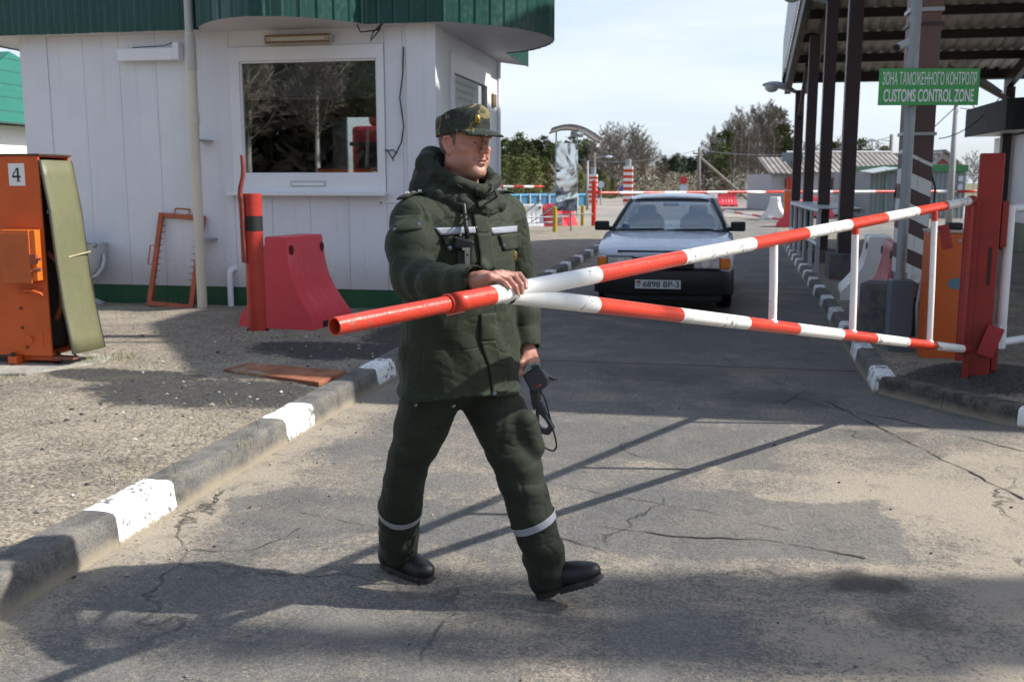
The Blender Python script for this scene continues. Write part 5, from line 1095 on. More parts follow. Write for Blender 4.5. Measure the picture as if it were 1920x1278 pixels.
# near far-post (red) with boom to the right
p = atg(1113, 425, 0.0); t_ = thing('red_post', 'slim red post with crossbar standing left of the silver car', 'post', p, RZ)
b = MB(); b.tube([(0, 0, 0), (0, 0, 1.62)], 0.085, 12); b.build('shaft', RED, t_, smooth=True, autosm=45)
b = MB(); b.tube([(-0.22, 0, 1.22), (0.25, 0, 1.22)], 0.05, 10); b.build('crossbar', RED, t_)
pA = atd(1118, 362, 36.0); pB = atd(1470, 361, 41.0)
dA = pB-pA; post_boom('long red and white boom barrier crossing behind the silver car\'s roof', (pA.x, pA.y, 0), dA.length, math.atan2(dA.y, dA.x), pA.z, 0.05, lower=False, nseg=9)
pA = atd(1470, 412, 40.5); pB = atd(1345, 393, 47.0); 
t2 = thing('boom_barrier', 'thin low red and white bar sloping to the orange cabinet right of the silver car', 'barrier', (pA.x, pA.y, 0), 0, 'far boom barriers')
mb = MB(); A0 = Vector((0, 0, pA.z)); B0 = Vector((pB.x-pA.x, pB.y-pA.y, pB.z))
for k in range(7): mb.cur = k % 2; mb.tube([A0.lerp(B0, k/7), A0.lerp(B0, (k+1)/7)], 0.045, 10)
mb.build('boom', [PR, PW], t2, smooth=True, autosm=45)
b = MB(); b.box(-0.12, 0.12, -0.12, 0.12, 0, pA.z+0.1); b.build('stand', STEEL, t2)
p = atg(1478, 418, 0.0); oc2 = copy_tree(oc); place(oc2, p, RZ, 'far orange barrier cabinet with red top at the foot of the last canopy column', 1.0); oc2.scale = (1.15, 1.15, 1.2)
b = MB(); b.box(-0.09, 0.10, 0.05, 0.2, 1.05, 1.45); b.build('red_head', RED, oc2)
pA = atd(1478, 360, 41.0); pB = atd(1830, 360, 44.0); dA = pB-pA
post_boom('long red and white boom barrier seen behind the dark canopy columns', (pA.x, pA.y, 0), dA.length, math.atan2(dA.y, dA.x), pA.z, 0.06, lower=False, nseg=9)
for (u, v) in ((1577, 400), (1672, 395)):
    p = atd(u, v, 42.5)
# far strings of barriers
for (u, v, m, rz, lab, y_) in ((1340, 386, 'w', 10, 'white plastic road barrier far behind the silver car, right of its roof', 0), (1362, 387, 'r', 10, 'faded red and white plastic road barrier far behind the silver car', 0), (1452, 412, 'w', 80, 'white plastic road barrier beside the far orange cabinet', 0), (1530, 408, 'r', 12, 'red plastic road barrier glimpsed between the dark canopy columns', 0), (1570, 405, 'w', 12, 'pale plastic road barrier glimpsed right of the dark canopy columns', 0), (1490, 425, 's', 75, 'streaked red plastic road barrier against the far canopy column', 0)):
    c = copy_tree({'w': barw, 'r': bar0, 's': bar0}[m]); place(c, atg(u, v, 0.0), math.radians(rz)+RZ, lab, 1.1); c['group'] = GB
# blue curtained fence, rails and signs
BLUE = paint('fence_blue', (0.055, 0.20, 0.33), 0.5, 0.15, 0.2, (0.2, 0.3, 0.35), 1.5); BLUE2 = paint('fence_blue_top', (0.14, 0.42, 0.66), 0.5)
def fence(label, u0, u1, vb, y0, h, mats, n, rail=True):
    a = atg(u0, vb, 0.0); a = Vector((a.x*y0/a.y, y0, 0)); bpt = atg(u1, vb, 0.0); bpt = Vector((bpt.x*y0/bpt.y, y0*1.04, 0))
    L = (bpt-a).length; t = thing('fence', label, 'fence', a, math.atan2(bpt.y-a.y, bpt.x-a.x))
    q = MB(); q.box(0, L, 0, 0.03, 0.08, h-0.12); q.build('panel', mats[0], t)
    q = MB(); q.box(0, L, -0.05, 0.08, h-0.119, h); q.build('top_strip', mats[1], t)
    for k in range(n+1):
        q = MB(); q.tube([(L*k/n, -0.06, 0), (L*k/n, -0.06, h-0.02)], 0.04, 8); q.build('post', mats[2], t)
    return t
fence('low blue panel fence with white posts in front of the pines', 938, 1105, 380, 62.0, 0.86, (BLUE, BLUE2, PW), 9)
pA = atd(925, 350, 60.0); pB = atd(1020, 349, 60.0); dA = pB-pA
post_boom('red and white guard rail just above the blue fence behind the guard', (pA.x, pA.y, 0), dA.length, 0.0, pA.z, 0.07, lower=False, nseg=5)
GRP = 'red and white striped gate pillars'
def pillar(u, v, h, w, lab):
    p = atg(u, v, 0.0); t = thing('striped_pillar', lab, 'pillar', p, RZ, GRP); q = MB()
    n = 13
    for k in range(n): q.cur = k % 2; e = (k % 2)*0.004; q.box(-w/2-e, w/2+e, -w/2-e, w/2+e, h*k/n, h*(k+1)/n)
    q.build('shaft', [PW, PR], t); q = MB(); q.tube([(0, 0, h), (0, 0, h+0.5)], w*0.32, 10); q.build('cap', POLEG, t); return t
pillar(1112, 384, 2.1, 0.55, 'red and white striped gate pillar directly above the slim red post'); p_ = pillar(1177, 384, 2.65, 0.62, 'red and white striped gate pillar above the left of the silver car\'s roof')
p = atd(1172, 355, 76.0)
def sign_on_pole(name, lab, u, v, y, shape, mat, r, plate=None):
    p = atd(u, v, y); t = thing(name, lab, 'sign', (p.x, y, 0)); q = MB(); q.tube([(0, 0.05, 0), (0, 0.05, p.z)], 0.05, 8); q.build('pole', STEEL, t); q = MB()
    if shape == 'disc': q.tube([(0, -0.02, p.z), (0, 0.0, p.z)], r, 20)
    else: q.box(-r, r, -0.02, 0.0, p.z-r, p.z+r)
    q.build('plate', mat, t)
    if plate: q = MB(); q.box(-r, r, -0.03, 0.0, p.z-r*3.1, p.z-r*1.15); q.build('sub_plate', plate, t)
    return t
SB = paint('sign_blue', (0.02, 0.10, 0.42), 0.4); SR = paint('sign_red', (0.5, 0.03, 0.04), 0.4); SGY = paint('sign_pale', (0.48, 0.52, 0.58), 0.4)
sign_on_pole('road_sign', 'small round blue road sign beside the right striped pillar', 1172, 356, 76, 'disc', SB, 0.42)
t_ = sign_on_pole('road_sign', 'small red road sign above a pale plate at the forest edge', 1282, 338, 62, 'disc', SR, 0.24, SGY)
sign_on_pole('road_sign', 'round grey back of a road sign beside the left striped pillar', 1127, 346, 70, 'disc', SGY, 0.24)
# poles
WOOD = paint('pole_wood', (0.20, 0.17, 0.14), 0.8, 0.2, 0.2); CONCP = paint('pole_concrete', (0.36, 0.35, 0.34), 0.8, 0.1, 0.2)
def util_pole(lab, u, vt, y, r, mat=WOOD, brace=None, arm=False, lampd=0, vb=None):
    top = atd(u, vt, y); t = thing('utility_pole', lab, 'utility pole', (top.x, y, 0)); q = MB(); q.tube([(0, 0, 0), (0, 0, top.z)], [r*1.15, r*0.8], 10); q.build('shaft', mat, t, smooth=True)
    if brace:
        q = MB(); q.tube([(0.05, 0, top.z*0.82), (brace, 0, 0)], r*0.7, 8); q.build('brace', mat, t)
    if arm:
        q = MB(); q.box(-0.5, 0.5, -0.05, 0.05, top.z-0.5, top.z-0.4); q.build('crossarm', mat, t)
        for x in (-0.45, 0.45, 0):
            q = MB(); q.tube([(x, 0, top.z-0.4), (x, 0, top.z-0.22)], 0.05, 6); q.build('insulator', SGY, t)
    if lampd:
        q = MB(); q.tube([(0, 0, top.z-0.5), (lampd*0.9, 0, top.z-0.35)], 0.03, 6); q.build('lamp_arm', STEEL, t); q = MB(); q.sphere((lampd*1.1, 0, top.z-0.4), 0.26, 10, 6, (1.4, 0.6, 0.5)); q.build('lamp_head', SGY, t)
    return t
util_pole('wooden utility pole with a slanting brace left of the birches', 1312, 277, 80, 0.16, WOOD, 4.2, True)
util_pole('dark utility pole with a lamp above the grey roofed house', 1672, 252, 75, 0.15, WOOD, None, False, -1.2)
util_pole('pale thin concrete pole right of the striped column', 1794, 190, 30, 0.09, CONCP)
util_pole('lamp pole behind the mirror stand', 1066, 306, 52, 0.09, CONCP, None, False, 0)
util_pole('thin pale pole between mirror stand and striped pillar', 1102, 302, 58, 0.07, CONCP)
util_pole('far lamp pole in front of the bare grove', 1115, 286, 95, 0.10, WOOD, None, False, 1.2)
# wires by the second booth
wt = thing('overhead_wires', 'thin dark overhead wires slung between canopy and pole above the second booth', 'wires', (0, 0, 0))
for (a, b_, sag) in ((atd(1800, 203, 30), atd(2000, 200, 26), 0.1), (atd(1760, 260, 24), atd(1900, 150, 24), 0.3), (atd(1750, 240, 26), atd(1830, 165, 26), 0.0), (atd(1800, 150, 26), atd(1930, 175, 24), 0.8), (atd(1885, 150, 25), atd(1930, 250, 23), 0.2)):
    q = MB(); q.tube([a.lerp(b_, k/12)-Vector((0, 0, sag*4*(k/12)*(1-k/12))) for k in range(13)], 0.012, 5); q.build('wire', BLACKP, wt)
wt2 = thing('overhead_wires', 'faint overhead wires crossing the sky to the braced utility pole', 'wires', (0, 0, 0))
for (a, b_, sag) in ((atd(1312, 281, 80), atd(1672, 256, 75), 0.8), (atd(1312, 281, 80), atd(1040, 290, 100), 0.8)):
    q = MB(); q.tube([a.lerp(b_, k/16)-Vector((0, 0, sag*4*(k/16)*(1-k/16))) for k in range(17)], 0.02, 5); q.build('wire', STEEL, wt2)
# low grey house with asbestos roof
def slate():
    g = NG('asbestos_roof'); v = g.coord('Object'); w_ = g.wave(v, 1.1, 'X', 0); n = g.noise(v, 1.2, 5); c = g.mix(g.ramp(n, 0.35, 0.7), (0.19, 0.17, 0.155), (0.29, 0.265, 0.24)); c = g.mix(g.ramp(w_, 0.2, 0.7, 0.55, 0), c, (0.09, 0.08, 0.075))
    return g.set(Base_Color=c, Roughness=0.9, Normal=g.bump(w_, 0.8, 0.08))
SLATE = slate(); LILAC = paint('wall_lilac_grey', (0.40, 0.385, 0.40), 0.8, 0.06, 0.2); BRN = paint('frame_brown', (0.16, 0.045, 0.03), 0.6); DKW = flat('window_dark', (0.02, 0.025, 0.03), 0.15)
YH = 56.0
hp = atd(1462, 390, YH); hh = thing('grey_house', 'long low pale grey house with a wavy asbestos roof behind the canopy', 'house', (hp.x, YH, 0), 0.0)
def hx(u): return (atd(u, 340, YH).x-hp.x)
def hzv(v): return atd(1560, v, YH).z
q = MB(); q.box(hx(1502), hx(1700), 0, 6, 0, hzv(322)); q.box(hx(1449), hx(1502)-0.003, 0.4, 6, 0, hzv(326)); q.build('wall', LILAC, hh)
q = MB(); q.add([(hx(1497), -0.35, hzv(322)-0.05), (hx(1725), -0.35, hzv(322)-0.05), (hx(1705), 3, hzv(287)+0.08), (hx(1500), 3, hzv(287)+0.08)], [(0, 1, 2, 3)]); q.build('roof', SLATE, hh, solid=0.06)
q = MB(); q.add([(hx(1443), 0.0, hzv(325)-0.05), (hx(1499), 0.0, hzv(325)-0.05), (hx(1499), 3, hzv(293)), (hx(1443), 3, hzv(293))], [(0, 1, 2, 3)]); q.build('roof', SLATE, hh, solid=0.06)
q = MB(); q.tube([(hx(1500), 3, hzv(287)+0.12), (hx(1705), 3, hzv(287)+0.12)], 0.09, 8); q.build('ridge_cap', paint('ridge_pale', (0.5, 0.5, 0.5), 0.6), hh)
q = MB(); q.box(hx(1465), hx(1503), -0.1, 0.1, hzv(303), hzv(286)); q.build('dark_vent_box', paint('box_bluegrey', (0.13, 0.16, 0.19), 0.5), hh)
for (u0, u1, v0, v1) in ((1475, 1488, 335, 352), (1552, 1564, 333, 358), (1513, 1520, 320, 385)):
    f_ = MB(); f_.box(hx(u0), hx(u1), -0.04, 0.41 if u1 < 1500 else 0.01, hzv(v1), hzv(v0)); f_ = f_.build('window' if v1 < 380 else 'brown_strip', BRN, hh)
    if v1 < 380: q = MB(); q.box(hx(u0+2), hx(u1-3), -0.06, -0.041, hzv(v1-3), hzv(v0+3)); q.build('pane', DKW, f_)
q = MB(); q.box(hx(1606), hx(1632), -0.05, 0.0, 0.0, hzv(335)); q.build('door', paint('door_blue', (0.09, 0.22, 0.42), 0.5), hh)
q = MB(); q.box(hx(1598), hx(1636), -0.08, 0.0, hzv(335)+0.003, hzv(330)); q.build('door_lintel', BRN, hh)
q = MB(); q.box(hx(1449), hx(1700), -1.2, -0.4, 0.02, 0.42); q.build('ramp', CONCP, hh)
# green trimmed metal kiosk
YK = 44.0; kp = atd(1632, 390, YK); kk = thing('metal_shed', 'blue grey sheet metal shed with a bright green fascia right of the grey house', 'shed', (kp.x, YK, 0))
def kx_(u): return atd(u, 340, YK).x-kp.x
def kz(v): return atd(1700, v, YK).z
def sheet_mat():
    g = NG('shed_sheet'); v = g.coord('Object'); w_ = g.wave(v, 1.6, 'X', 0); n = g.noise(v, 1, 4); c = g.mix(w_, (0.13, 0.16, 0.17), (0.20, 0.23, 0.24)); return g.set(Base_Color=g.mix(g.ramp(n, 0.4, 0.8, 0, 0.3), c, (0.10, 0.11, 0.11)), Roughness=0.5, Normal=g.bump(w_, 0.5, 0.04))
q = MB(); q.box(kx_(1632), kx_(1810), 0, 5, 0, kz(322)); q.build('wall', sheet_mat(), kk)
q = MB(); q.box(kx_(1672), kx_(1812), -0.12, 5.1, kz(322)+0.003, kz(309)); q.build('fascia', paint('fascia_green', (0.02, 0.16, 0.05), 0.4), kk)
q = MB(); q.add([(kx_(1622), -0.9, kz(325)), (kx_(1672), -0.9, kz(316)), (kx_(1672), 0.8, kz(312)), (kx_(1622), 0.8, kz(321))], [(0, 1, 2, 3)]); q.build('porch_roof', paint('porch_pale', (0.36, 0.40, 0.40), 0.5), kk, solid=0.04)
for u in (1650, 1676): q = MB(); q.tube([(kx_(u), -0.7, 0), (kx_(u), -0.7, kz(318))], 0.05, 8); q.build('porch_post', paint('post_green', (0.05, 0.14, 0.09), 0.5), kk)
q = MB(); q.box(kx_(1660), kx_(1672), -0.05, 0.0, 0, kz(327)); q.build('door', paint('door_grey', (0.15, 0.18, 0.19), 0.5), kk)
for (v0, v1) in ((330, 340), (346, 358)): q = MB(); q.box(kx_(1796), kx_(1805), -0.04, 0.0, kz(v1), kz(v0)); q.build('window', SGY, kk)
# gabled house behind
YG = 62.0; gp = atd(1765, 390, YG); gh = thing('gabled_house', 'pale house gable with brick red upper wall showing over the green fascia', 'house', (gp.x, YG, 0))
gx = lambda u: atd(u, 340, YG).x-gp.x; gz = lambda v: atd(1765, v, YG).z
q = MB(); q.add([(gx(1735), 0, 0), (gx(1792), 0, 0), (gx(1792), 0, gz(308)), (gx(1764), 0, gz(284)), (gx(1735), 0, gz(308)), (gx(1735), 8, 0), (gx(1792), 8, 0), (gx(1792), 8, gz(308)), (gx(1764), 8, gz(284)), (gx(1735), 8, gz(308))], [(0, 1, 2, 3, 4), (9, 8, 7, 6, 5), (1, 6, 7, 2), (0, 4, 9, 5)]); q.build('wall', paint('gable_pale', (0.42, 0.43, 0.44), 0.8), gh)
q = MB(); q.add([(gx(1753), -0.05, gz(308)), (gx(1778), -0.05, gz(308)), (gx(1765), -0.05, gz(297))], [(0, 1, 2)]); q.build('gable_brick', paint('gable_brick', (0.22, 0.06, 0.05), 0.8), gh, solid=0.02)
q = MB(); q.add([(gx(1728), -0.4, gz(313)), (gx(1764), -0.4, gz(282)), (gx(1764), 8.3, gz(282)), (gx(1728), 8.3, gz(313))], [(0, 1, 2, 3)]); q.add([(gx(1800), -0.4, gz(313)), (gx(1764), -0.4, gz(282)), (gx(1764), 8.3, gz(282)), (gx(1800), 8.3, gz(313))], [(3, 2, 1, 0)]); q.build('roof', SLATE, gh, solid=0.12)
# red truck seen through the booth windows
tk = thing('red_truck', 'red lorry cab with a roof fairing seen through the booth windows', 'truck', BC+CD*(-3.65)+RD*8.0, RZ)
TR = paint('truck_red', (0.42, 0.02, 0.03), 0.3, 0.06, 0.1); TD = flat('truck_dark', (0.02, 0.022, 0.025), 0.15)
q = MB(); q.box(-0.25, 2.2, 0.0, 1.9, 0.5, 2.62); q.build('cab', TR, tk, bevel=0.08)
q = MB(); q.box(0.05, 2.1, 0.1, 1.9, 2.621, 2.88); q.build('roof_fairing', TR, tk, bevel=0.10, seg=3)
q = MB(); q.box(-0.10, 2.05, -0.02, 0.01, 1.55, 2.22); q.build('windscreen', TD, tk, bevel=0.02)
q = MB(); q.box(-0.2, 2.15, -0.06, 0.02, 0.55, 1.25); q.build('grille', TD, tk)
q = MB(); q.box(-0.15, 2.1, -0.35, -0.03, 2.23, 2.30); q.build('sun_visor', TD, tk)
q = MB(); q.box(-0.40, -0.26, -0.3, -0.1, 1.5, 2.1); q.build('mirror', TD, tk, bevel=0.03)
tm = text_mb('Mcool', 0.22, 1.0, 0.006, 0.002); tm.v = [Vector((0.75+p.x*1.15, -0.004-p.z, 2.43+p.y*0.9)) for p in tm.v]; tm.build('lettering', LET, tk)
q = MB()
for x in (0.0, 1.95): q.lathe([(0.0, -0.15), (0.45, -0.15), (0.5, 0), (0.45, 0.15), (0, 0.15)], (0, 0, 0), 20)
for x in (0.05, 1.9):
    q = MB(); q.lathe([(0.0, -0.15), (0.45, -0.15), (0.5, 0), (0.45, 0.15), (0, 0.15)], (0, 0, 0), 20); xf(q, Matrix.Translation((x, 0.8, 0.5)) @ Matrix.Rotation(PI/2, 4, 'Y')); q.build('wheel', TY, tk)
# ================================================================== trees
BARKB = paint('birch_bark', (0.50, 0.48, 0.44), 0.8, 0.2, 0.5, (0.08, 0.07, 0.06), 2.0); BARKD = paint('twig_brown', (0.15, 0.115, 0.09), 0.9, 0.2, 0.2); BARKP = paint('pine_bark', (0.17, 0.09, 0.05), 0.9, 0.2, 0.3)
def leafmat(name, a, b_):
    g = NG(name); v = g.coord('Object'); n = g.noise(v, 1.1, 3); oi = g.n.new('ShaderNodeObjectInfo').outputs['Random']; c = g.mix(g.ramp(g.math('ADD', n, g.math('MULTIPLY', g.math('SUBTRACT', oi, 0.5), 0.25)), 0.35, 0.65), a, b_); return g.set(Base_Color=c, Roughness=0.8)
NEED = leafmat('pine_needles', (0.045, 0.065, 0.018), (0.105, 0.120, 0.038)); NEEDD = leafmat('spruce_needles', (0.018, 0.034, 0.014), (0.045, 0.062, 0.024)); TWIG = leafmat('bare_twigs', (0.105, 0.085, 0.068), (0.20, 0.165, 0.135)); BUSH = leafmat('young_pine_needles', (0.065, 0.085, 0.016), (0.14, 0.155, 0.035))
def bare_tree(seed, H, birch=True, spread=0.22, dense=1.0):
    r = random.Random(seed); tr = MB(); tw = MB()
    lean = Vector((r.gauss(0, .03), r.gauss(0, .03), 0)); pts = []; n = 9
    for i in range(n+1):
        k = i/n; pts.append(Vector((lean.x*H*k+0.10*noise.noise(Vector((seed, k*3, 0)))*H*0.12, lean.y*H*k+0.1*noise.noise(Vector((seed+9, k*3, 0)))*H*0.12, H*k)))
    tr.tube(pts, [max(0.012, 0.0115*H*(1-k/n*0.95)) for k in range(n+1)], 6)
    def pos(k): f = k*n; i = min(n-1, int(f)); return pts[i].lerp(pts[i+1], f-i)
    nb = int(26*dense)
    for i in range(nb):
        k = 0.28+0.70*(i+r.random())/nb; a = r.random()*6.28; L = H*spread*(1.15-k)*r.uniform(0.7, 1.25)+0.04*H; up = r.uniform(0.6, 1.3)
        d = Vector((math.cos(a), math.sin(a), up)).normalized(); p0 = pos(k); p1 = p0+d*L*0.5; p2 = p1+(d+Vector((0, 0, 0.35))).normalized()*L*0.55
        rad = 0.004*H*(1.1-k); (tr if r.random() < 0.5 else tw).tube([p0, p1, p2], [rad, rad*0.6, 0.010], 4, cap=False)
        for j in range(int(9*dense)):
            q0 = p0.lerp(p1, r.random()*0.9+0.1) if r.random() < 0.5 else p1.lerp(p2, r.random())
            d2 = (d+Vector((r.gauss(0, .7), r.gauss(0, .7), r.gauss(0.2, .5)))).normalized(); l2 = L*r.uniform(0.18, 0.5)
            q1 = q0+d2*l2; s_ = d2.orthogonal().normalized()*0.020; tw.add([q0-s_, q0+s_, q1], [(0, 1, 2)])
            for m in range(13):
                e0 = q0.lerp(q1, r.random()); d3 = (d2+Vector((r.gauss(0, .8), r.gauss(0, .8), r.gauss(0.1, .6)))).normalized(); e1 = e0+d3*l2*r.uniform(0.3, 0.7); s2 = d3.orthogonal().normalized()*0.016; tw.add([e0-s2, e0+s2, e1], [(0, 1, 2)])
    return tr, tw
def conifer(seed, H, kind='pine', n=2600):
    r = random.Random(seed); tr = MB(); cr = MB()
    tr.tube([(0, 0, 0), (0.01*H*r.gauss(0, 1), 0, H*0.5), (0, 0.01*H, H*0.97)], [0.014*H, 0.010*H, 0.003*H], 6)
    lo = 0.42 if kind == 'pine' else (0.10 if kind == 'spruce' else 0.02)
    cl = []
    for i in range(70 if kind == 'pine' else 95):
        k = lo+(1-lo)*r.random()**0.9; a = r.random()*6.28
        if kind == 'pine': rad = H*0.17*math.sin(min(1, (k-lo)/(1-lo)*0.92+0.10)*PI)**0.6
        elif kind == 'spruce': rad = H*0.17*(1.03-k)
        else: rad = H*0.30*(1.05-k)**0.7
        rr_ = rad*r.uniform(0.35, 1.05); c = Vector((math.cos(a)*rr_, math.sin(a)*rr_, H*k)); cl.append((c, H*r.uniform(0.022, 0.05)))
        if r.random() < 0.6: tr.tube([(0, 0, H*k-rr_*0.2), tuple(c)], [0.003*H, 0.001*H], 4, cap=False)
    per = n//len(cl)
    for (c, sz) in cl:
        for j in range(per):
            p = c+Vector((r.gauss(0, 1)*sz, r.gauss(0, 1)*sz, r.gauss(0, .6)*sz)); d = Vector((r.gauss(0, 1), r.gauss(0, 1), r.gauss(0.3, .7))).normalized(); w_ = d.orthogonal().normalized()*0.017*H*r.uniform(0.5, 1); l = 0.040*H*r.uniform(0.5, 1.2)
            cr.add([p-w_, p+w_, p+d*l], [(0, 1, 2)])
    return tr, cr
def tree_proto(name, label, group, tr, cr, tm_, cm_, crn='crown'):
    t = thing(name, label, 'tree', (0, 0, 0), 0, group); tr.build('trunk', tm_, t, smooth=False); cr.build(crn, cm_, t); return t
protos = {}
def plant(kind, seed, make, name, label, group, u, vt, y, vb=None, first=[None]):
    """tree whose top shows at pixel row vt when it stands at distance y"""
    key = (kind, seed)
    top = atd(u, vt, y).z
    if key not in protos:
        protos[key] = make(seed); t = protos[key]; protos[key+('used',)] = False
    if not protos[key+('used',)]: t = protos[key]; protos[key+('used',)] = True
    else: t = copy_tree(protos[key])
    x = atd(u, 342, y).x; t['label'] = label; t['group'] = group
    k = top/10.0; place(t, (x, y, -0.02), rnd.random()*6.28, None, (k*rnd.uniform(0.9, 1.15), k*rnd.uniform(0.9, 1.15), k)); return t
mk_birch = lambda s: tree_proto('birch_tree', '', '', *bare_tree(s, 10, True, 0.21, 1.6), BARKB, TWIG)
mk_bare = lambda s: tree_proto('bare_tree', '', '', *bare_tree(s, 10, False, 0.26, 1.3), paint('bark_grey', (0.26, 0.23, 0.20), 0.9), TWIG)
mk_pine = lambda s: tree_proto('pine_tree', '', '', *conifer(s, 10, 'pine'), BARKP, NEED)
mk_spruce = lambda s: tree_proto('spruce_tree', '', '', *conifer(s, 10, 'spruce'), BARKP, NEEDD)
mk_young = lambda s: tree_proto('young_pine', '', '', *conifer(s, 10, 'young', 3400), BARKP, BUSH)
GL_ = 'pines behind the blue fence'
L1 = 'green pine rising behind the blue fence left of the mirror stand'; L2 = 'bushy yellow green young pine standing behind the blue fence'
for i, (u, vt, y) in enumerate(((948, 262, 118), (962, 268, 112), (974, 252, 124), (990, 266, 116), (1004, 264, 122), (1018, 258, 120), (930, 262, 120), (1032, 270, 118))):
    plant('pine', i % 3, mk_pine, 'pine_tree', L1, GL_, u, vt, y)
for i, (u, vt, y) in enumerate(((950, 292, 96), (968, 298, 92), (985, 290, 98), (1003, 300, 94), (1020, 296, 97), (1055, 308, 100), (1074, 318, 98), (1090, 322, 100), (1135, 325, 100), (1148, 335, 98), (1122, 318, 104))):
    plant('young', 20+i % 2, mk_young, 'young_pine', L2 if u < 1040 else 'low bushy young pine among the striped gate pillars', GL_ if u < 1040 else 'young pines among the gate pillars', u, vt, y)
for i, (u, vt, y) in enumerate(((1045, 268, 130), (1062, 276, 128), (1082, 266, 126), (1098, 262, 130), (1108, 268, 124), (1072, 258, 140))):
    plant('pine', i % 3, mk_pine, 'pine_tree', 'dark pine between the mirror stand and the bare grove', 'pines beside the bare grove', u, vt, y)
for i, (u, vt, y) in enumerate(((1112, 262, 116), (1126, 244, 112), (1138, 236, 118), (1150, 234, 110), (1162, 238, 116), (1174, 240, 120), (1188, 246, 112), (1200, 240, 118), (1212, 248, 114), (1224, 262, 118), (1236, 284, 124), (1168, 256, 104), (1142, 258, 104), (1196, 262, 106), (1182, 236, 124), (1246, 300, 130), (1206, 256, 122), (1130, 262, 122), (1156, 248, 124))):
    plant('bare', 40+i % 4, mk_bare, 'bare_tree', 'bare grey brown tree in the rounded grove left of the road', 'bare trees in the grove', u, vt, y)
for i in range(16):
    u = 1232+6.2*i; plant('spruce', 60+i % 3, mk_spruce, 'spruce_tree', 'dark green spruce at the far end of the road', 'spruces at the end of the road', u, 292+rnd.random()*16-(6 if 1245 < u < 1300 else 0), 190+rnd.random()*30)
for i, (u, vt, y) in enumerate(((1322, 268, 118), (1336, 262, 108), (1348, 254, 112), (1360, 246, 104), (1372, 240, 108), (1384, 226, 100), (1396, 214, 104), (1408, 216, 98), (1418, 206, 102), (1430, 210, 96), (1442, 200, 100), (1452, 214, 96), (1464, 236, 94), (1318, 285, 112), (1330, 250, 120), (1343, 240, 118), (1356, 232, 116), (1366, 228, 112), (1379, 220, 114), (1390, 205, 110), (1436, 196, 108), (1449, 205, 110), (1460, 220, 104), (1470, 250, 100), (1425, 200, 112), (1400, 250, 90), (1376, 262, 92), (1425, 240, 88), (1445, 250, 86), (1412, 228, 110), (1352, 270, 98))):
    if i % 9 == 3: plant('pine', i % 3, mk_pine, 'pine_tree', 'pine mixed into the birch wood left of the canopy', 'trees in the birch wood', u, vt, y)
    else: plant('birch', 80+i % 4, mk_birch, 'birch_tree', 'bare white stemmed birch in the wood left of the canopy', 'trees in the birch wood', u, vt, y)
for i, (u, vt, y) in enumerate(((1478, 262, 120), (1506, 268, 120), (1530, 272, 120), (1562, 268, 118), (1574, 260, 116), (1588, 264, 120), (1612, 262, 118), (1626, 270, 120), (1642, 266, 116), (1656, 276, 120), (1810, 290, 110), (1826, 286, 110))):
    plant('bare' if i % 3 else 'pine', (40+i % 4) if i % 3 else i % 2, mk_bare if i % 3 else mk_pine, 'tree', 'distant hazy tree rising over the roofs behind the canopy', 'trees over the roofs', u, vt, y)
for (u, vt, y) in ((-14, 100, 34), (-40, 120, 40)):
    plant('pine', 0, mk_pine, 'pine_tree', 'pine crown just showing at the left edge above the green roof', 'pines at the left edge', u, vt, y)
# undergrowth mass at the forest foot
mb = MB(); r = random.Random(5)
for i in range(9000):
    u = r.uniform(930, 1500); y = r.uniform(105, 150) if u < 1230 or u > 1310 else r.uniform(170, 220); p = atd(u, 342, y); z = r.random()**1.6*3.2; c = Vector((p.x, y, z)); d = Vector((r.gauss(0, 1), r.gauss(0, .5), r.gauss(0.5, .7))).normalized(); w_ = d.orthogonal().normalized()*0.14; mb.add([c-w_, c+w_, c+d*0.7], [(0, 1, 2)])
tag(mb.build('undergrowth', leafmat('undergrowth', (0.07, 0.062, 0.04), (0.15, 0.125, 0.085))), kind='stuff')
# wood behind the viewer, mirrored by the booth glass
for i in range(34):
    k = (i+rnd.random()*0.8)/34; y = -24-22*rnd.random(); x = -66+56*k-6*rnd.random()
    kind = i % 3
    key = ('birch', 80+i % 3) if kind else ('pine', i % 3)
    if key not in protos: key = ('birch', 80)
    t = copy_tree(protos[key]); t['label'] = 'tree in the wood opposite the booth, mirrored in its window'; t['group'] = 'wood opposite the booth'
    h = rnd.uniform(1.1, 1.6); place(t, (x, y, -0.02), rnd.random()*6.28, None, (h, h, h))
mb = MB()
for i in range(26000):
    x = -80+76*r.random(); y = -44-14*r.random(); z = 17*r.random()**1.7; c = Vector((x, y, z)); d = Vector((r.gauss(0, 1), r.gauss(0, .5), r.gauss(0.5, .7))).normalized(); w_ = d.orthogonal().normalized()*0.42; mb.add([c-w_, c+w_, c+d*2.0], [(0, 1, 2)])
tag(mb.build('undergrowth', leafmat('undergrowth_dark', (0.085, 0.072, 0.055), (0.16, 0.135, 0.105))), kind='stuff')

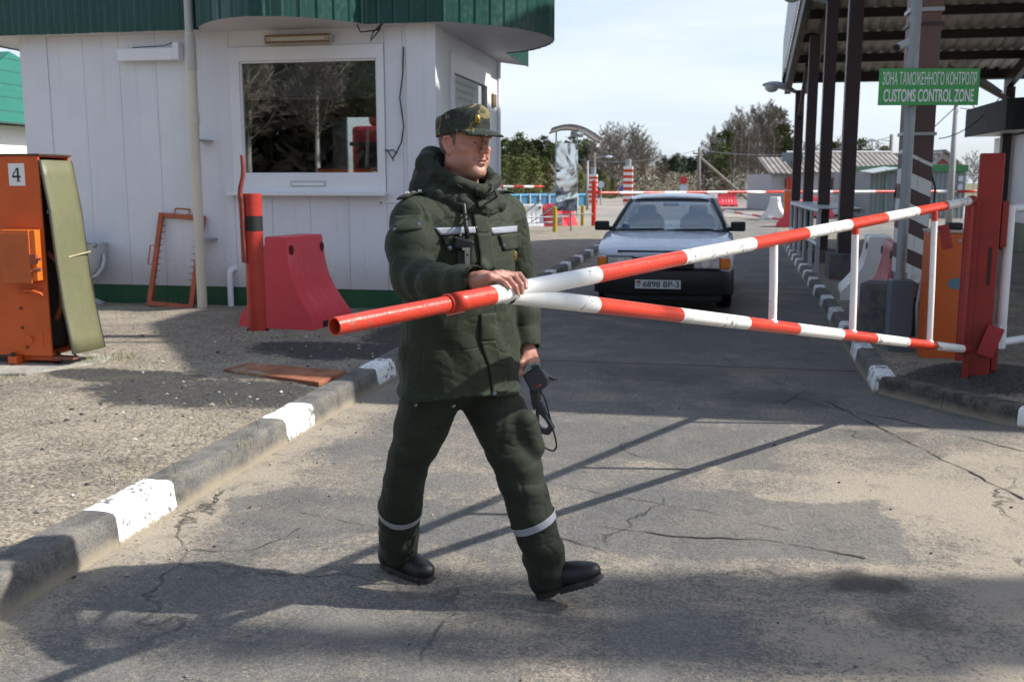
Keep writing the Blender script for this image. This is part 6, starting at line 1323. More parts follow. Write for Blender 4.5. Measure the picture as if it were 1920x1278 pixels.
for (x, y, h, w) in ((6.7, 3.34, 0.63, 0.19), (7.3, 3.10, 0.67, 0.17), (7.9, 3.42, 0.76, 0.10), (8.3, 2.82, 0.98, 0.115)):  # unseen pines added right of the view to cast the foreground shade
    t = copy_tree(protos[('young', 20)]); t['label'] = 'slim young pine added out of view right of the lane to shade the asphalt'; t['group'] = 'added unseen shade pines beside the lane'; place(t, (x, y, 0.05), rnd.random()*6.28, None, (h*w*1.0, h*w*1.0, h))
vm = MB(); rows = []
for i in range(24):
    rows.append([Vector((5.6+5.4*i/23, 2.0+2.6*j/15, 0.09*min(1, i/2, (23-i)/2, j/2, (15-j)/2)+0.02*noise.noise(Vector((i*0.7, j*0.7, 2)))*min(1, i/2, (23-i)/2, j/2, (15-j)/2)-0.004)) for j in range(16)])
vm.sheet(rows); tag(vm.build('verge', ISL, smooth=True), kind='structure')  # ground patch added only to seat the unseen shade pines
# ================================================================== the guard (sculpted as signed distance volumes)
def A3(p): return np.array([p[0], p[1], p[2]], dtype=np.float32)
class Vol:
    """distance field on a rectilinear grid; primitives only touch their own neighbourhood"""
    def __init__(s, xs, ys, zs): s.x = np.asarray(xs, np.float32); s.y = np.asarray(ys, np.float32); s.z = np.asarray(zs, np.float32); s.d = np.full((len(xs), len(ys), len(zs)), 0.08, np.float32)
    def sub(s, lo, hi, m=0.06):
        sl = []
        for ax, a, b in ((s.x, lo[0], hi[0]), (s.y, lo[1], hi[1]), (s.z, lo[2], hi[2])): sl.append(slice(max(0, int(np.searchsorted(ax, a-m))-1), min(len(ax), int(np.searchsorted(ax, b+m))+1)))
        X, Y, Z = np.meshgrid(s.x[sl[0]], s.y[sl[1]], s.z[sl[2]], indexing='ij', sparse=True); return tuple(sl), X, Y, Z
    def put(s, sl, v, k, mode='u'):
        a = s.d[sl]
        if mode == 'u':
            h = np.clip(0.5+0.5*(a-v)/k, 0, 1); s.d[sl] = a*(1-h)+v*h-k*h*(1-h)
        elif mode == 's':
            h = np.clip(0.5-0.5*(a+v)/k, 0, 1); s.d[sl] = a*(1-h)+(-v)*h+k*h*(1-h)
    def cap(s, a, b, ra, rb, k=0.01, mode='u', fold=None):
        a = A3(a); b = A3(b); R = max(ra, rb); sl, X, Y, Z = s.sub(np.minimum(a, b)-R, np.maximum(a, b)+R)
        if X.size == 0 or Y.size == 0 or Z.size == 0: return
        ab = b-a; L2 = float(ab@ab)+1e-9; px, py, pz = X-a[0], Y-a[1], Z-a[2]; t = np.clip((px*ab[0]+py*ab[1]+pz*ab[2])/L2, 0, 1)
        qx, qy, qz = px-ab[0]*t, py-ab[1]*t, pz-ab[2]*t; r = ra+(rb-ra)*t
        if fold is not None:
            e1 = np.cross(ab, [0.3, 0.2, 0.9]); e1 /= np.linalg.norm(e1); e2 = np.cross(ab, e1); e2 /= np.linalg.norm(e2)
            phi = np.arctan2(qx*e2[0]+qy*e2[1]+qz*e2[2], qx*e1[0]+qy*e1[1]+qz*e1[2]); r = r+fold(t*math.sqrt(L2), phi)
        s.put(sl, np.sqrt(qx*qx+qy*qy+qz*qz)-r, k, mode)
    def chain(s, pts, rs, k=0.01, mode='u', fold=None):
        acc = 0.0
        for i in range(len(pts)-1):
            f = None
            if fold is not None: f = (lambda o: (lambda t, p: fold(t+o, p)))(acc)
            s.cap(pts[i], pts[i+1], rs[i], rs[i+1], k, mode, f); acc += float(np.linalg.norm(A3(pts[i+1])-A3(pts[i])))
    def ell(s, c, rad, M=None, k=0.01, mode='u'):
        c = A3(c); R = max(rad); sl, X, Y, Z = s.sub(c-R, c+R)
        if X.size == 0 or Y.size == 0 or Z.size == 0: return
        px, py, pz = X-c[0], Y-c[1], Z-c[2]
        if M is not None: m = np.array(M); px, py, pz = [px*m[i][0]+py*m[i][1]+pz*m[i][2] for i in range(3)]   # rows = local axes
        q0 = np.sqrt((px/rad[0])**2+(py/rad[1])**2+(pz/rad[2])**2); q1 = np.sqrt((px/rad[0]**2)**2+(py/rad[1]**2)**2+(pz/rad[2]**2)**2)+1e-6
        s.put(sl, np.where(q0 < 0.25, -min(rad)*(1-q0), q0*(q0-1)/q1), k, mode)
    def mesh(s):
        d = s.d; neg = d < 0; nx, ny, nz = d.shape
        c = np.zeros((nx-1, ny-1, nz-1), np.int8)
        for i in (0, 1):
            for j in (0, 1):
                for k in (0, 1): c += neg[i:nx-1+i, j:ny-1+j, k:nz-1+k]
        act = (c > 0) & (c < 8); idx = np.full(act.shape, -1, np.int64); I, J, K = np.nonzero(act); idx[I, J, K] = np.arange(len(I))
        acc = np.zeros((len(I), 3)); cnt = np.zeros(len(I)); cor = [(i, j, k) for i in (0, 1) for j in (0, 1) for k in (0, 1)]
        gx = [s.x.astype(float), s.y.astype(float), s.z.astype(float)]
        for a in range(8):
            for b in range(a+1, 8):
                A, B = cor[a], cor[b]
                if sum(abs(A[q]-B[q]) for q in range(3)) != 1: continue
                va = d[I+A[0], J+A[1], K+A[2]].astype(float); vb = d[I+B[0], J+B[1], K+B[2]].astype(float); m = (va < 0) != (vb < 0); t = np.where(m, va/(va-vb+1e-12), 0)
                pa = np.stack([gx[0][I+A[0]], gx[1][J+A[1]], gx[2][K+A[2]]], 1); pb = np.stack([gx[0][I+B[0]], gx[1][J+B[1]], gx[2][K+B[2]]], 1)
                acc += np.where(m[:, None], pa+(pb-pa)*t[:, None], 0); cnt += m
        V = acc/np.maximum(cnt, 1)[:, None]; F = []
        for ax in range(3):
            sh = [slice(None)]*3; sh2 = [slice(None)]*3; sh[ax] = slice(0, -1); sh2[ax] = slice(1, None)
            cr = neg[tuple(sh)] != neg[tuple(sh2)]; P = np.nonzero(cr); o = [q for q in range(3) if q != ax]
            ok = (P[o[0]] > 0) & (P[o[1]] > 0) & (P[o[0]] < d.shape[o[0]]-1) & (P[o[1]] < d.shape[o[1]]-1); P = [q[ok] for q in P]
            def cell(e, f):
                q = [None]*3; q[ax] = P[ax]; q[o[0]] = P[o[0]]-e; q[o[1]] = P[o[1]]-f; return idx[q[0], q[1], q[2]]
            quad = np.stack([cell(1, 1), cell(0, 1), cell(0, 0), cell(1, 0)], 1); n0 = neg[P[0], P[1], P[2]]
            flip = n0 if ax != 1 else ~n0
            quad = np.where(flip[:, None], quad, quad[:, ::-1]); F.append(quad[(quad >= 0).all(1)])
        return V, np.concatenate(F)
def mk(name, V, F, mat, parent, off, smooth_it=0):
    me = bpy.data.meshes.new(name); V = V-np.array(off)
    me.vertices.add(len(V)); me.vertices.foreach_set('co', V.astype(np.float32).ravel()); me.loops.add(F.size); me.loops.foreach_set('vertex_index', F.astype(np.int32).ravel()); me.polygons.add(len(F)); me.polygons.foreach_set('loop_start', np.arange(0, F.size, 4, dtype=np.int32)); me.polygons.foreach_set('loop_total', np.full(len(F), 4, np.int32)); me.update(calc_edges=True); me.validate()
    me.polygons.foreach_set('use_smooth', np.ones(len(me.polygons), bool)); me.materials.append(mat); ob = bpy.data.objects.new(name, me); COL.objects.link(ob); ob.parent = parent; return ob
def relax(V, F, n=2, lam=0.5):
    for _ in range(n):
        S_ = np.zeros_like(V); C_ = np.zeros(len(V))
        for a, b in ((0, 1), (1, 2), (2, 3), (3, 0)):
            for p, q in ((a, b), (b, a)): np.add.at(S_, F[:, p], V[F[:, q]]); np.add.at(C_, F[:, p], 1)
        V = V+lam*(S_/np.maximum(C_, 1)[:, None]-V)
    return V
def normals(V, F):
    n = np.cross(V[F[:, 2]]-V[F[:, 0]], V[F[:, 3]]-V[F[:, 1]]); N = np.zeros_like(V)
    for q in range(4): np.add.at(N, F[:, q], n)
    return N/np.maximum(np.linalg.norm(N, axis=1), 1e-9)[:, None]
def lin(a, b, h): return np.arange(a, b+h, h)
def axis(segs):
    out = []
    for a, b, h in segs: out += list(np.arange(a, b-1e-6, h))
    return np.array(out)
MAN = Vector((-0.19, 3.62, 0.0))
man = thing('person', 'guard in dark green padded uniform and camouflage cap, one hand on the striped barrier', 'person', MAN)
TH = math.radians(40); FT = Vector((math.sin(TH), -math.cos(TH), 0)); RT = Vector((FT.y, -FT.x, 0))     # torso forward / his right
HH = math.radians(48); FH = Vector((math.sin(HH), -math.cos(HH), 0)); RH = Vector((FH.y, -FH.x, 0))
HC = atd(872, 269, 3.60); HX = 0.93; HZ = 0.85; HS = 0.9                                                                              # head centre (eye level)
def hd(f, r, z): return HC+FH*(f*HX)+RH*(r*HX)+Vector((0, 0, z*HZ))
HM = [tuple(FH), tuple(RH), (0, 0, 1)]
TC = atd(860, 500, 3.63); TC.z = 0
def tb(r, f, z): return TC+RT*r+FT*f+Vector((0, 0, z))
# ---- joints
S_R = atd(781, 408, 3.50); E_R = atd(774, 522, 3.34); W_R = atd(893, 527, 3.07)
S_L = atd(944, 398, 3.76); E_L = atd(972, 535, 3.84); W_L = atd(988, 648, 3.74)
HIPR = atd(812, 730, 3.60); KNR = atd(762, 876, 3.62); ANR = atd(749, 1040, 3.84)
HIPL = atd(915, 730, 3.66); KNL = atd(972, 880, 3.56); ANL = atd(1036, 1085, 3.56)
# ---- pole contact for the right hand
def pole_y(u, v, extra):
    d = ray(u, v); ax = (UP2-UP1).normalized(); o = EYEP-UP1; dp = d-ax*d.dot(ax); op = o-ax*o.dot(ax); a = dp.dot(dp); b = 2*dp.dot(op); c = op.dot(op)-(0.029+extra)**2; D_ = b*b-4*a*c
    t = (-b-math.sqrt(D_))/(2*a) if D_ > 0 else -b/(2*a); return EYEP+d*t
def fing(pxs, rs, ys=None): return [atd(u, v, y) for (u, v, y) in pxs], rs
# index .. little (MCP, PIP, DIP, tip): pixel columns at the photo, depth from the pipe itself
def onp(u, v, e): return pole_y(u, v, e)
FNG = [
 ([atd(950, 515, 3.085), onp(974, 515, 0.010), onp(984, 527, 0.008), onp(986, 538, 0.0065)], [0.0115, 0.0095, 0.0085, 0.0075]),
 ([atd(940, 514, 3.060), onp(965, 518, 0.012), onp(977, 533, 0.009), onp(979, 548, 0.0065)], [0.0118, 0.0100, 0.0088, 0.0076]),
 ([atd(930, 515, 3.035), onp(953, 522, 0.012), onp(966, 537, 0.009), onp(970, 549, 0.0065)], [0.0115, 0.0096, 0.0085, 0.0074]),
 ([atd(919, 519, 3.012), onp(936, 524, 0.013), onp(948, 531, 0.009), onp(955, 539, 0.006)], [0.0105, 0.0088, 0.0078, 0.0068])]
b_ = Vol(axis([(-0.62, -0.26, .012), (-0.26, 0.16, .0028), (0.16, 0.36, .012)]), axis([(2.90, 2.98, .008), (2.98, 3.12, .0027), (3.12, 3.46, .008), (3.46, 3.74, .0029), (3.74, 4.0, .011)]), axis([(0.05, 0.84, .012), (0.84, 0.98, .0032), (0.98, 1.22, .009), (1.22, 1.32, .0027), (1.32, 1.5, .009), (1.5, 1.86, .0027)]))
B = b_
B.chain([S_R, E_R, W_R], [0.055, 0.042, 0.026], 0.02); B.chain([S_L, E_L, W_L], [0.055, 0.042, 0.026], 0.02)
B.chain([tb(0, 0, 0.98), tb(0, 0, 1.1), tb(0, 0, 1.40)], [0.10, 0.11, 0.12], 0.05); B.cap(S_R, S_L, 0.06, 0.06, 0.04); B.cap(tb(0, 0, 1.40), hd(-0.02, 0, -0.08), 0.075, 0.060, 0.03)
for c in ((HIPR, KNR, ANR), (HIPL, KNL, ANL)): B.chain(c, [0.065, 0.048, 0.035], 0.02)
B.cap(HIPR+Vector((0, 0, 0.04)), HIPL+Vector((0, 0, 0.04)), 0.06, 0.06, 0.03); B.cap(tb(0, 0, 0.98), (HIPR+HIPL)*0.5+Vector((0, 0, 0.07)), 0.09, 0.05, 0.03)
class Scaled:
    def cap(s, a, b, ra, rb, k=0.01, mode='u'): B.cap(a, b, ra*HS, rb*HS, k*HS, mode)
    def chain(s, p, r, k=0.01, mode='u'): B.chain(p, [q*HS for q in r], k*HS, mode)
    def ell(s, c, rad, M=None, k=0.01, mode='u'): B.ell(c, (rad[0]*HX, rad[1]*HX, rad[2]*HZ), M, k*HS, mode)
BHD = Scaled()
# head
BHD.ell(hd(-0.012, 0, 0.020), (0.098, 0.077, 0.108), HM, 0.012); BHD.ell(hd(0.036, 0, -0.055), (0.052, 0.061, 0.082), HM, 0.02)
BHD.cap(hd(0.066, 0.008, -0.116), hd(0.066, -0.008, -0.116), 0.025, 0.025, 0.018)
for sr in (-1, 1):
    BHD.cap(hd(-0.005, sr*0.056, -0.075), hd(0.055, sr*0.020, -0.114), 0.026, 0.020, 0.022); BHD.cap(hd(-0.01, sr*0.060, -0.02), hd(-0.005, sr*0.056, -0.075), 0.020, 0.024, 0.02)
    BHD.ell(hd(0.056, sr*0.044, -0.026), (0.030, 0.026, 0.022), HM, 0.018); BHD.ell(hd(0.050, sr*0.044, -0.068), (0.028, 0.022, 0.032), HM, 0.02)
    BHD.ell(hd(0.079, sr*0.036, 0.024), (0.016, 0.026, 0.009), HM, 0.012)
BHD.ell(hd(0.026, 0, -0.116), (0.042, 0.040, 0.026), HM, 0.02)
for sr in (-1, 1): BHD.ell(hd(0.099, sr*0.031, 0.003), (0.017, 0.019, 0.0105), HM, 0.009, 's')
BHD.chain([hd(0.086, 0, 0.014), hd(0.099, 0, -0.010), hd(0.110, 0, -0.034)], [0.0085, 0.0095, 0.0125], 0.010)
for sr in (-1, 1):
    BHD.ell(hd(0.099, sr*0.0135, -0.037), (0.012, 0.0085, 0.0095), HM, 0.006); BHD.ell(hd(0.104, sr*0.0085, -0.0475), (0.005, 0.0042, 0.004), HM, 0.004, 's')
    BHD.chain([hd(0.079, sr*0.014, 0.0115), hd(0.0845, sr*0.031, 0.0125), hd(0.072, sr*0.048, 0.006)], [0.0058, 0.0074, 0.006], 0.006)        # upper lid
    BHD.chain([hd(0.079, sr*0.016, -0.0065), hd(0.0835, sr*0.031, -0.0085), hd(0.072, sr*0.046, -0.004)], [0.0042, 0.0048, 0.004], 0.006)   # lower lid
    BHD.cap(hd(0.092, sr*0.020, -0.045), hd(0.076, sr*0.036, -0.068), 0.0035, 0.003, 0.010, 's')                                              # fold beside the nose
BHD.chain([hd(0.080, -0.025, -0.071), hd(0.0905, -0.008, -0.067), hd(0.0905, 0.008, -0.067), hd(0.080, 0.025, -0.071)], [0.0045, 0.0075, 0.0075, 0.0045], 0.006)
BHD.chain([hd(0.079, -0.021, -0.080), hd(0.0865, -0.008, -0.0825), hd(0.0865, 0.008, -0.0825), hd(0.079, 0.021, -0.080)], [0.0045, 0.0072, 0.0072, 0.0045], 0.006)
BHD.chain([hd(0.084, -0.028, -0.0785), hd(0.0985, 0, -0.0742), hd(0.084, 0.028, -0.0785)], [0.0016, 0.0024, 0.0016], 0.003, 's')
BHD.ell(hd(0.092, 0, -0.0965), (0.010, 0.016, 0.0055), HM, 0.008, 's')
for sr in (-1, 1):
    e = [hd(0.004, sr*0.076, -0.030), hd(-0.004, sr*0.083, -0.040), hd(-0.016, sr*0.087, -0.022), hd(-0.026, sr*0.090, 0.004), hd(-0.018, sr*0.090, 0.022), hd(-0.002, sr*0.085, 0.024), hd(0.006, sr*0.078, 0.010)]
    BHD.ell(hd(-0.010, sr*0.079, -0.004), (0.018, 0.008, 0.030), HM, 0.006); BHD.chain(e, [0.0065, 0.0075, 0.006, 0.0055, 0.0055, 0.0055, 0.005], 0.005); BHD.ell(hd(-0.004, sr*0.090, -0.004), (0.010, 0.0065, 0.015), HM, 0.005, 's')
# right hand
Wp = W_R+ (atd(905, 524, 3.055)-W_R)
for i, (pts, rs) in enumerate(FNG):
    B.cap(Wp+Vector((0, 0.008-0.006*i, 0)), pts[0], 0.019, rs[0]*1.18, 0.012); B.chain(pts, rs, 0.0035)
    B.ell(pts[0]+Vector((0, 0, 0.002)), (0.0115, 0.0115, 0.010), None, 0.006)
B.cap(W_R-(E_R-W_R)*-0.0, Wp, 0.027, 0.026, 0.015)
TMB = [Wp+Vector((0.01, 0.022, -0.008)), atd(925, 535, 3.10), atd(945, 548, 3.115), atd(958, 556, 3.11)]; B.chain(TMB, [0.018, 0.0125, 0.0105, 0.008], 0.008)
# left hand: hanging, closed round the strap of the scanner
LW = W_L; K0 = atd(997, 681, 3.72); dl = (K0-LW).normalized(); sd = Vector((0.55, 0.83, 0)).normalized(); fw = Vector((-0.75, 0.1, -0.45))
B.cap(LW, LW+dl*0.03, 0.026, 0.027, 0.015)
for i in range(4):
    o_ = sd*(0.030-0.020*i); k0 = K0+o_+Vector((0.004, 0, 0.006-abs(i-1.2)*0.003)); p1 = k0+Vector((-0.016, -0.008, -0.030)); p2 = p1+Vector((-0.026, -0.006, -0.004)); p3 = p2+Vector((-0.010, 0.0, 0.016))
    B.cap(LW+dl*0.02+o_*0.6, k0, 0.019, 0.0125, 0.012); B.chain([k0, p1, p2, p3], [0.0115, 0.0098, 0.0088, 0.0075], 0.004)
B.chain([LW+dl*0.03-sd*0.022, K0-sd*0.034+Vector((-0.022, -0.01, 0.004)), K0-sd*0.024+Vector((-0.035, -0.016, -0.022))], [0.016, 0.0115, 0.009], 0.008)
V, F = B.mesh(); V = relax(V, F, 1, 0.35)
def skin_mat():
    g = NG('skin'); a = g.n.new('ShaderNodeAttribute'); a.attribute_name = 'tone'; v = g.coord('Object'); n = g.noise(v, 60, 5, 0.65); n2 = g.noise(v, 260, 3, 0.6)
    c = g.mix(g.ramp(n, 0.3, 0.7, 0, 0.28), a.outputs['Color'], (0.42, 0.16, 0.11)); c = g.mix(g.ramp(n2, 0.5, 0.8, 0, 0.2), c, (0.25, 0.12, 0.08))
    g.set(Base_Color=c, Roughness=g.ramp(n, 0.3, 0.7, 0.38, 0.55), Normal=g.bump(g.math('ADD', n2, g.math('MULTIPLY', n, 0.6)), 0.22, 0.002)); g.b.inputs['Subsurface Weight'].default_value = 0.12; g.b.inputs['Subsurface Radius'].default_value = (0.012, 0.004, 0.002); return g.m
body = mk('body', V, F, skin_mat(), man, MAN)
P = V-np.array(HC); lf = P@np.array(FH)/HX; lr = P@np.array(RH)/HX; lz = P[:, 2]/HZ
def gs(f, r, z, s): return np.exp(-(((lf-f)**2+(np.abs(lr)-r)**2+(lz-z)**2)/s**2))
tone = np.tile(np.array([[0.40, 0.195, 0.140]]), (len(V), 1)); ishead = lz > -0.2
def tint(w, col): global tone; w = np.clip(w, 0, 1)[:, None]*ishead[:, None]; tone = tone*(1-w)+np.array([col])*w
tint(0.55*gs(0.06, 0.045, -0.045, 0.032), (0.50, 0.17, 0.12)); tint(0.5*gs(0.108, 0.0, -0.036, 0.02), (0.50, 0.17, 0.12)); tint(0.5*gs(-0.01, 0.085, 0, 0.035), (0.52, 0.19, 0.14))
tint(0.85*np.exp(-((lz+0.0745)/0.0105)**2)*np.exp(-(lr/0.021)**2)*(lf > 0.07), (0.36, 0.12, 0.10)); tint(1.0*np.exp(-((lz+0.0744)/0.0022)**2)*np.exp(-(lr/0.024)**4)*(lf > 0.07), (0.10, 0.03, 0.03))
tint(0.30*((lz < -0.045) & (lf > 0.0))*np.clip((-0.045-lz)/0.03, 0, 1)*(1-np.exp(-((lz+0.0745)/0.012)**2)*np.exp(-(lr/0.022)**2)), (0.26, 0.17, 0.14)); tint(0.45*gs(0.085, 0.031, -0.012, 0.014), (0.30, 0.14, 0.11))
at = body.data.color_attributes.new('tone', 'FLOAT_COLOR', 'POINT'); at.data.foreach_set('color', np.concatenate([tone, np.ones((len(V), 1))], 1).astype(np.float32).ravel())
# nails
NAIL = flat('nail', (0.52, 0.30, 0.24), 0.25)
nv = MB()
for (pts, rs) in FNG:
    d = (pts[3]-pts[2]).normalized(); out = (EYEP-pts[3]).normalized()*0.75+Vector((0.35, 0, 0.3)); out = (out-d*out.dot(d)).normalized(); w_ = d.cross(out); c = pts[3]+d*0.001+out*(rs[3]*0.72)
    m_ = MB(); rows = []
    for i in range(5):
        a = (i/4-0.55)*0.013; rows.append([c+d*a+w_*(x*0.0048)+out*(0.0022-0.0024*abs(x)**2-0.0008*abs(i-2)) for x in (-1, -0.5, 0, 0.5, 1)])
    m_.sheet(rows); m_.build('fingernail', NAIL, body, smooth=True, off=MAN)
# eyes
EW = flat('eye_white', (0.27, 0.24, 0.225), 0.2); EI = flat('iris_grey', (0.035, 0.045, 0.05), 0.1)
for sr in (-1, 1):
    c = hd(0.0725, sr*0.031, 0.0025); m_ = MB(); m_.sphere(c, 0.0112, 18, 12); e = m_.build('eye', EW, body, smooth=True, off=MAN)
    g_ = (FH*1.0+RH*0.22+Vector((0, 0, -0.03))).normalized(); m_ = MB(); m_.sphere(c+g_*0.0062, 0.0062, 14, 8); m_.build('iris', EI, e, smooth=True, off=MAN)
BROW = flat('brow_brown', (0.05, 0.032, 0.022), 0.9)
for sr in (-1, 1):
    m_ = MB(); r = random.Random(3)
    for i in range(120):
        k = r.random(); p = hd(0.0985-0.026*k*k, sr*(0.013+0.040*k), 0.0235+0.006*math.sin(k*2.6)-0.006*k+r.gauss(0, .0016)); d = (RH*sr*0.8+Vector((0, 0, 0.35))+FH*0.2).normalized()*0.007; w_ = Vector((0, 0, 0.0007)); m_.add([p-w_, p+w_, p+d+FH*0.001], [(0, 1, 2)])
    m_.build('eyebrow', BROW, body, off=MAN)
# hair: close cropped round the sides and back
hv = Vol(lin(HC.x-0.14, HC.x+0.14, .004), lin(HC.y-0.14, HC.y+0.14, .004), lin(HC.z-0.09, HC.z+0.10, .004))
hv.ell(hd(-0.014, 0, 0.020), (0.1005*HX, 0.0800*HX, 0.106*HZ), HM, 0.002)
X, Y, Z = np.meshgrid(hv.x, hv.y, hv.z, indexing='ij'); f_ = (X-HC.x)*FH.x+(Y-HC.y)*FH.y; z_ = Z-HC.z; r_ = np.abs((X-HC.x)*RH.x+(Y-HC.y)*RH.y)
lim = np.maximum(f_-(0.022+0.10*np.clip(z_-0.03, -1, 0.05)-np.where(z_ < -0.005, 0.10*(-0.005-z_)*3, 0)), -(z_+0.030+0.25*np.clip(-f_-0.02, 0, 0.09)))
hv.d = np.maximum(hv.d, lim); Vh, Fh = hv.mesh()
def hair_mat():
    g = NG('cropped_hair'); v = g.coord('Object'); n = g.noise(v, 220, 3, 0.7); g.set(Base_Color=g.mix(n, (0.055, 0.040, 0.032), (0.19, 0.135, 0.105)), Roughness=0.75, Normal=g.bump(n, 0.5, 0.003)); return g.m
mk('hair', relax(Vh, Fh, 1), Fh, hair_mat(), man, MAN)
# ---- cloth
def cloth_mat(name, a, b_, s=900):
    g = NG(name); v = g.coord('Object'); n = g.noise(v, 9, 5, 0.6); t = g.noise(g.coord('Object', rot=(0.2, 0.3, 0.7)), 420, 2, 0.5); m_ = g.noise(v, 60, 4, 0.65)
    cr1 = g.math('ABSOLUTE', g.math('SUBTRACT', g.noise(g.coord('Object', scale=(1.0, 1.0, 0.55), rot=(0.3, 0.5, 0.2)), 4.6, 2, 0.5, 0.5), 0.5)); cr2 = g.math('ABSOLUTE', g.math('SUBTRACT', g.noise(g.coord('Object', scale=(0.8, 0.8, 1.7), rot=(-0.5, 0.2, 0.9), loc=(2, 1, 4)), 4.2, 2, 0.5, 0.4), 0.5)); crs = g.math('ADD', g.ramp(cr1, 0.0, 0.05), g.ramp(cr2, 0.0, 0.045))
    c = g.mix(g.ramp(n, 0.3, 0.7), a, b_); c = g.mix(g.ramp(t, 0.45, 0.7, 0, 0.3), c, tuple(x*1.5 for x in b_))
    g.set(Base_Color=c, Roughness=0.78, Normal=g.bump(g.math('ADD', g.math('MULTIPLY', t, 0.35), m_), 0.30, 0.004, g.bump(crs, 0.32, 0.007))); g.b.inputs['Sheen Weight'].default_value = 0.03; g.b.inputs['Sheen Roughness'].default_value = 0.5; g.b.inputs['Specular IOR Level'].default_value = 0.35; return g.m
GRN = cloth_mat('uniform_green', (0.0105, 0.0160, 0.0078), (0.0200, 0.0275, 0.0135)); GRND = cloth_mat('uniform_green_dark', (0.0085, 0.0122, 0.0066), (0.0155, 0.0205, 0.0108))
def ridge(x): return 1-np.abs(np.sin(x))
def sleeve_fold(seed, amp):
    r = random.Random(seed); ph = [r.random()*6.28 for _ in range(6)]
    def f(t, p): return amp*(0.55*np.sin(62*t+1.2*np.sin(p+ph[0])+ph[1])*(0.5+0.5*np.sin(p*1+ph[2]))+0.45*ridge(34*t+1.5*np.sin(p+ph[3])+ph[4])*(0.5+0.5*np.sin(p+ph[5]+14*t))-0.35)
    return f
def torso_prof(z):
    zz = [0.76, 0.80, 0.90, 1.02, 1.15, 1.28, 1.38, 1.44, 1.48, 1.52]
    a = np.interp(z, zz, [0.242, 0.245, 0.240, 0.228, 0.224, 0.229, 0.230, 0.208, 0.158, 0.10]); b2 = np.interp(z, zz, [0.190, 0.196, 0.196, 0.190, 0.182, 0.178, 0.160, 0.140, 0.115, 0.08]); return a, b2
JV = Vol(lin(-0.66, 0.22, .0062), lin(2.98, 4.06, .0062), lin(0.765, 1.70, .0062))
sl, X, Y, Z = JV.sub((-0.64, 3.2, 0.77), (0.2, 4.04, 1.53)); a, b2 = torso_prof(Z)
cx = TC.x+np.interp(Z, [0.8, 1.1, 1.45], [0.004, 0.0, 0.005]); cy = TC.y+np.interp(Z, [0.8, 1.1, 1.45], [0.0, 0.0, -0.02])
lr_ = (X-cx)*RT.x+(Y-cy)*RT.y; lf_ = (X-cx)*FT.x+(Y-cy)*FT.y; ph = np.arctan2(lr_, lf_)
fold = 0.006*ridge(4.0*ph+5*Z+1.6*np.sin(7*Z))*np.clip((1.25-Z)/0.3, 0.15, 1)+0.004*np.sin(9*ph-17*Z+2*np.sin(9*Z))*np.clip((1.2-Z)/0.25, 0.2, 1)+0.008*ridge(11*Z+1.1*ph)*np.exp(-((Z-1.03)/0.12)**2)-0.008
fold = fold+0.011*np.exp(-((Z-0.80)/0.022)**2)
q = np.sqrt((lr_/(a+fold))**2+(lf_/(b2+fold))**2); dv = (q-1)*np.minimum(a, b2)*0.95; dv = np.maximum(dv, 0.792-Z+0.018*np.sin(ph*2+0.6)); dv = np.maximum(dv, Z-1.53)
JV.put(sl, dv.astype(np.float32), 0.004)
uR = S_R.lerp(E_R, 0.5)+Vector((-0.012, -0.005, 0))
JV.cap(tb(0.05, 0, 1.425), S_R+Vector((0.01, 0, -0.02)), 0.085, 0.090, 0.05); JV.cap(tb(-0.05, 0, 1.425), S_L+Vector((-0.01, 0, -0.02)), 0.085, 0.088, 0.05)
fR = E_R.lerp(W_R, 0.45)+Vector((-0.01, 0, -0.012))
JV.chain([S_R+Vector((-0.006, 0, -0.02)), uR, E_R+Vector((0.004, 0.01, 0.002)), fR, E_R.lerp(W_R, 0.93)], [0.088, 0.087, 0.077, 0.064, 0.049], 0.020, 'u', sleeve_fold(4, 0.011))
JV.chain([S_L+Vector((0, 0, -0.02)), S_L.lerp(E_L, 0.5), E_L, E_L.lerp(W_L, 0.5), E_L.lerp(W_L, 0.93)], [0.088, 0.080, 0.074, 0.068, 0.056], 0.02, 'u', sleeve_fold(9, 0.010))
ce = E_R.lerp(W_R, 0.90); JV.cap(ce, E_R.lerp(W_R, 0.985), 0.050, 0.049, 0.004); cl_ = E_L.lerp(W_L, 0.90); JV.cap(cl_, E_L.lerp(W_L, 0.99), 0.055, 0.052, 0.004)
# open the cuffs
JV.cap(E_R.lerp(W_R, 0.99), W_R+(W_R-E_R).normalized()*0.12, 0.043, 0.06, 0.003, 's'); JV.cap(E_L.lerp(W_L, 0.99), W_L+(W_L-E_L).normalized()*0.12, 0.044, 0.07, 0.003, 's')
# pocket gash
JV.cap(atd(838, 648, 3.42), atd(850, 678, 3.42), 0.014, 0.010, 0.012, 's')
Vj, Fj = JV.mesh(); Vj = relax(Vj, Fj, 2, 0.45)
def wrinkle(V, F, amp, fq, zs=1.0):
    N = normals(V, F); out = V.copy()
    d = np.array([noise.noise(Vector((p[0]*fq, p[1]*fq, p[2]*fq*zs)))+0.5*noise.noise(Vector((p[0]*fq*2.1+5, p[1]*fq*2.1, p[2]*fq*2.1*zs))) for p in V]); rd_ = np.array([abs(noise.noise(Vector((p[0]*fq*0.8+9, p[1]*fq*0.8, p[2]*fq*1.7)))) for p in V])
    return V+N*(amp*(d-1.5*np.exp(-(rd_/0.06)**2)+0.2))[:, None]
Vj = wrinkle(Vj, Fj, 0.0016, 14, 0.6); jacket = mk('jacket', Vj, Fj, GRN, man, MAN)
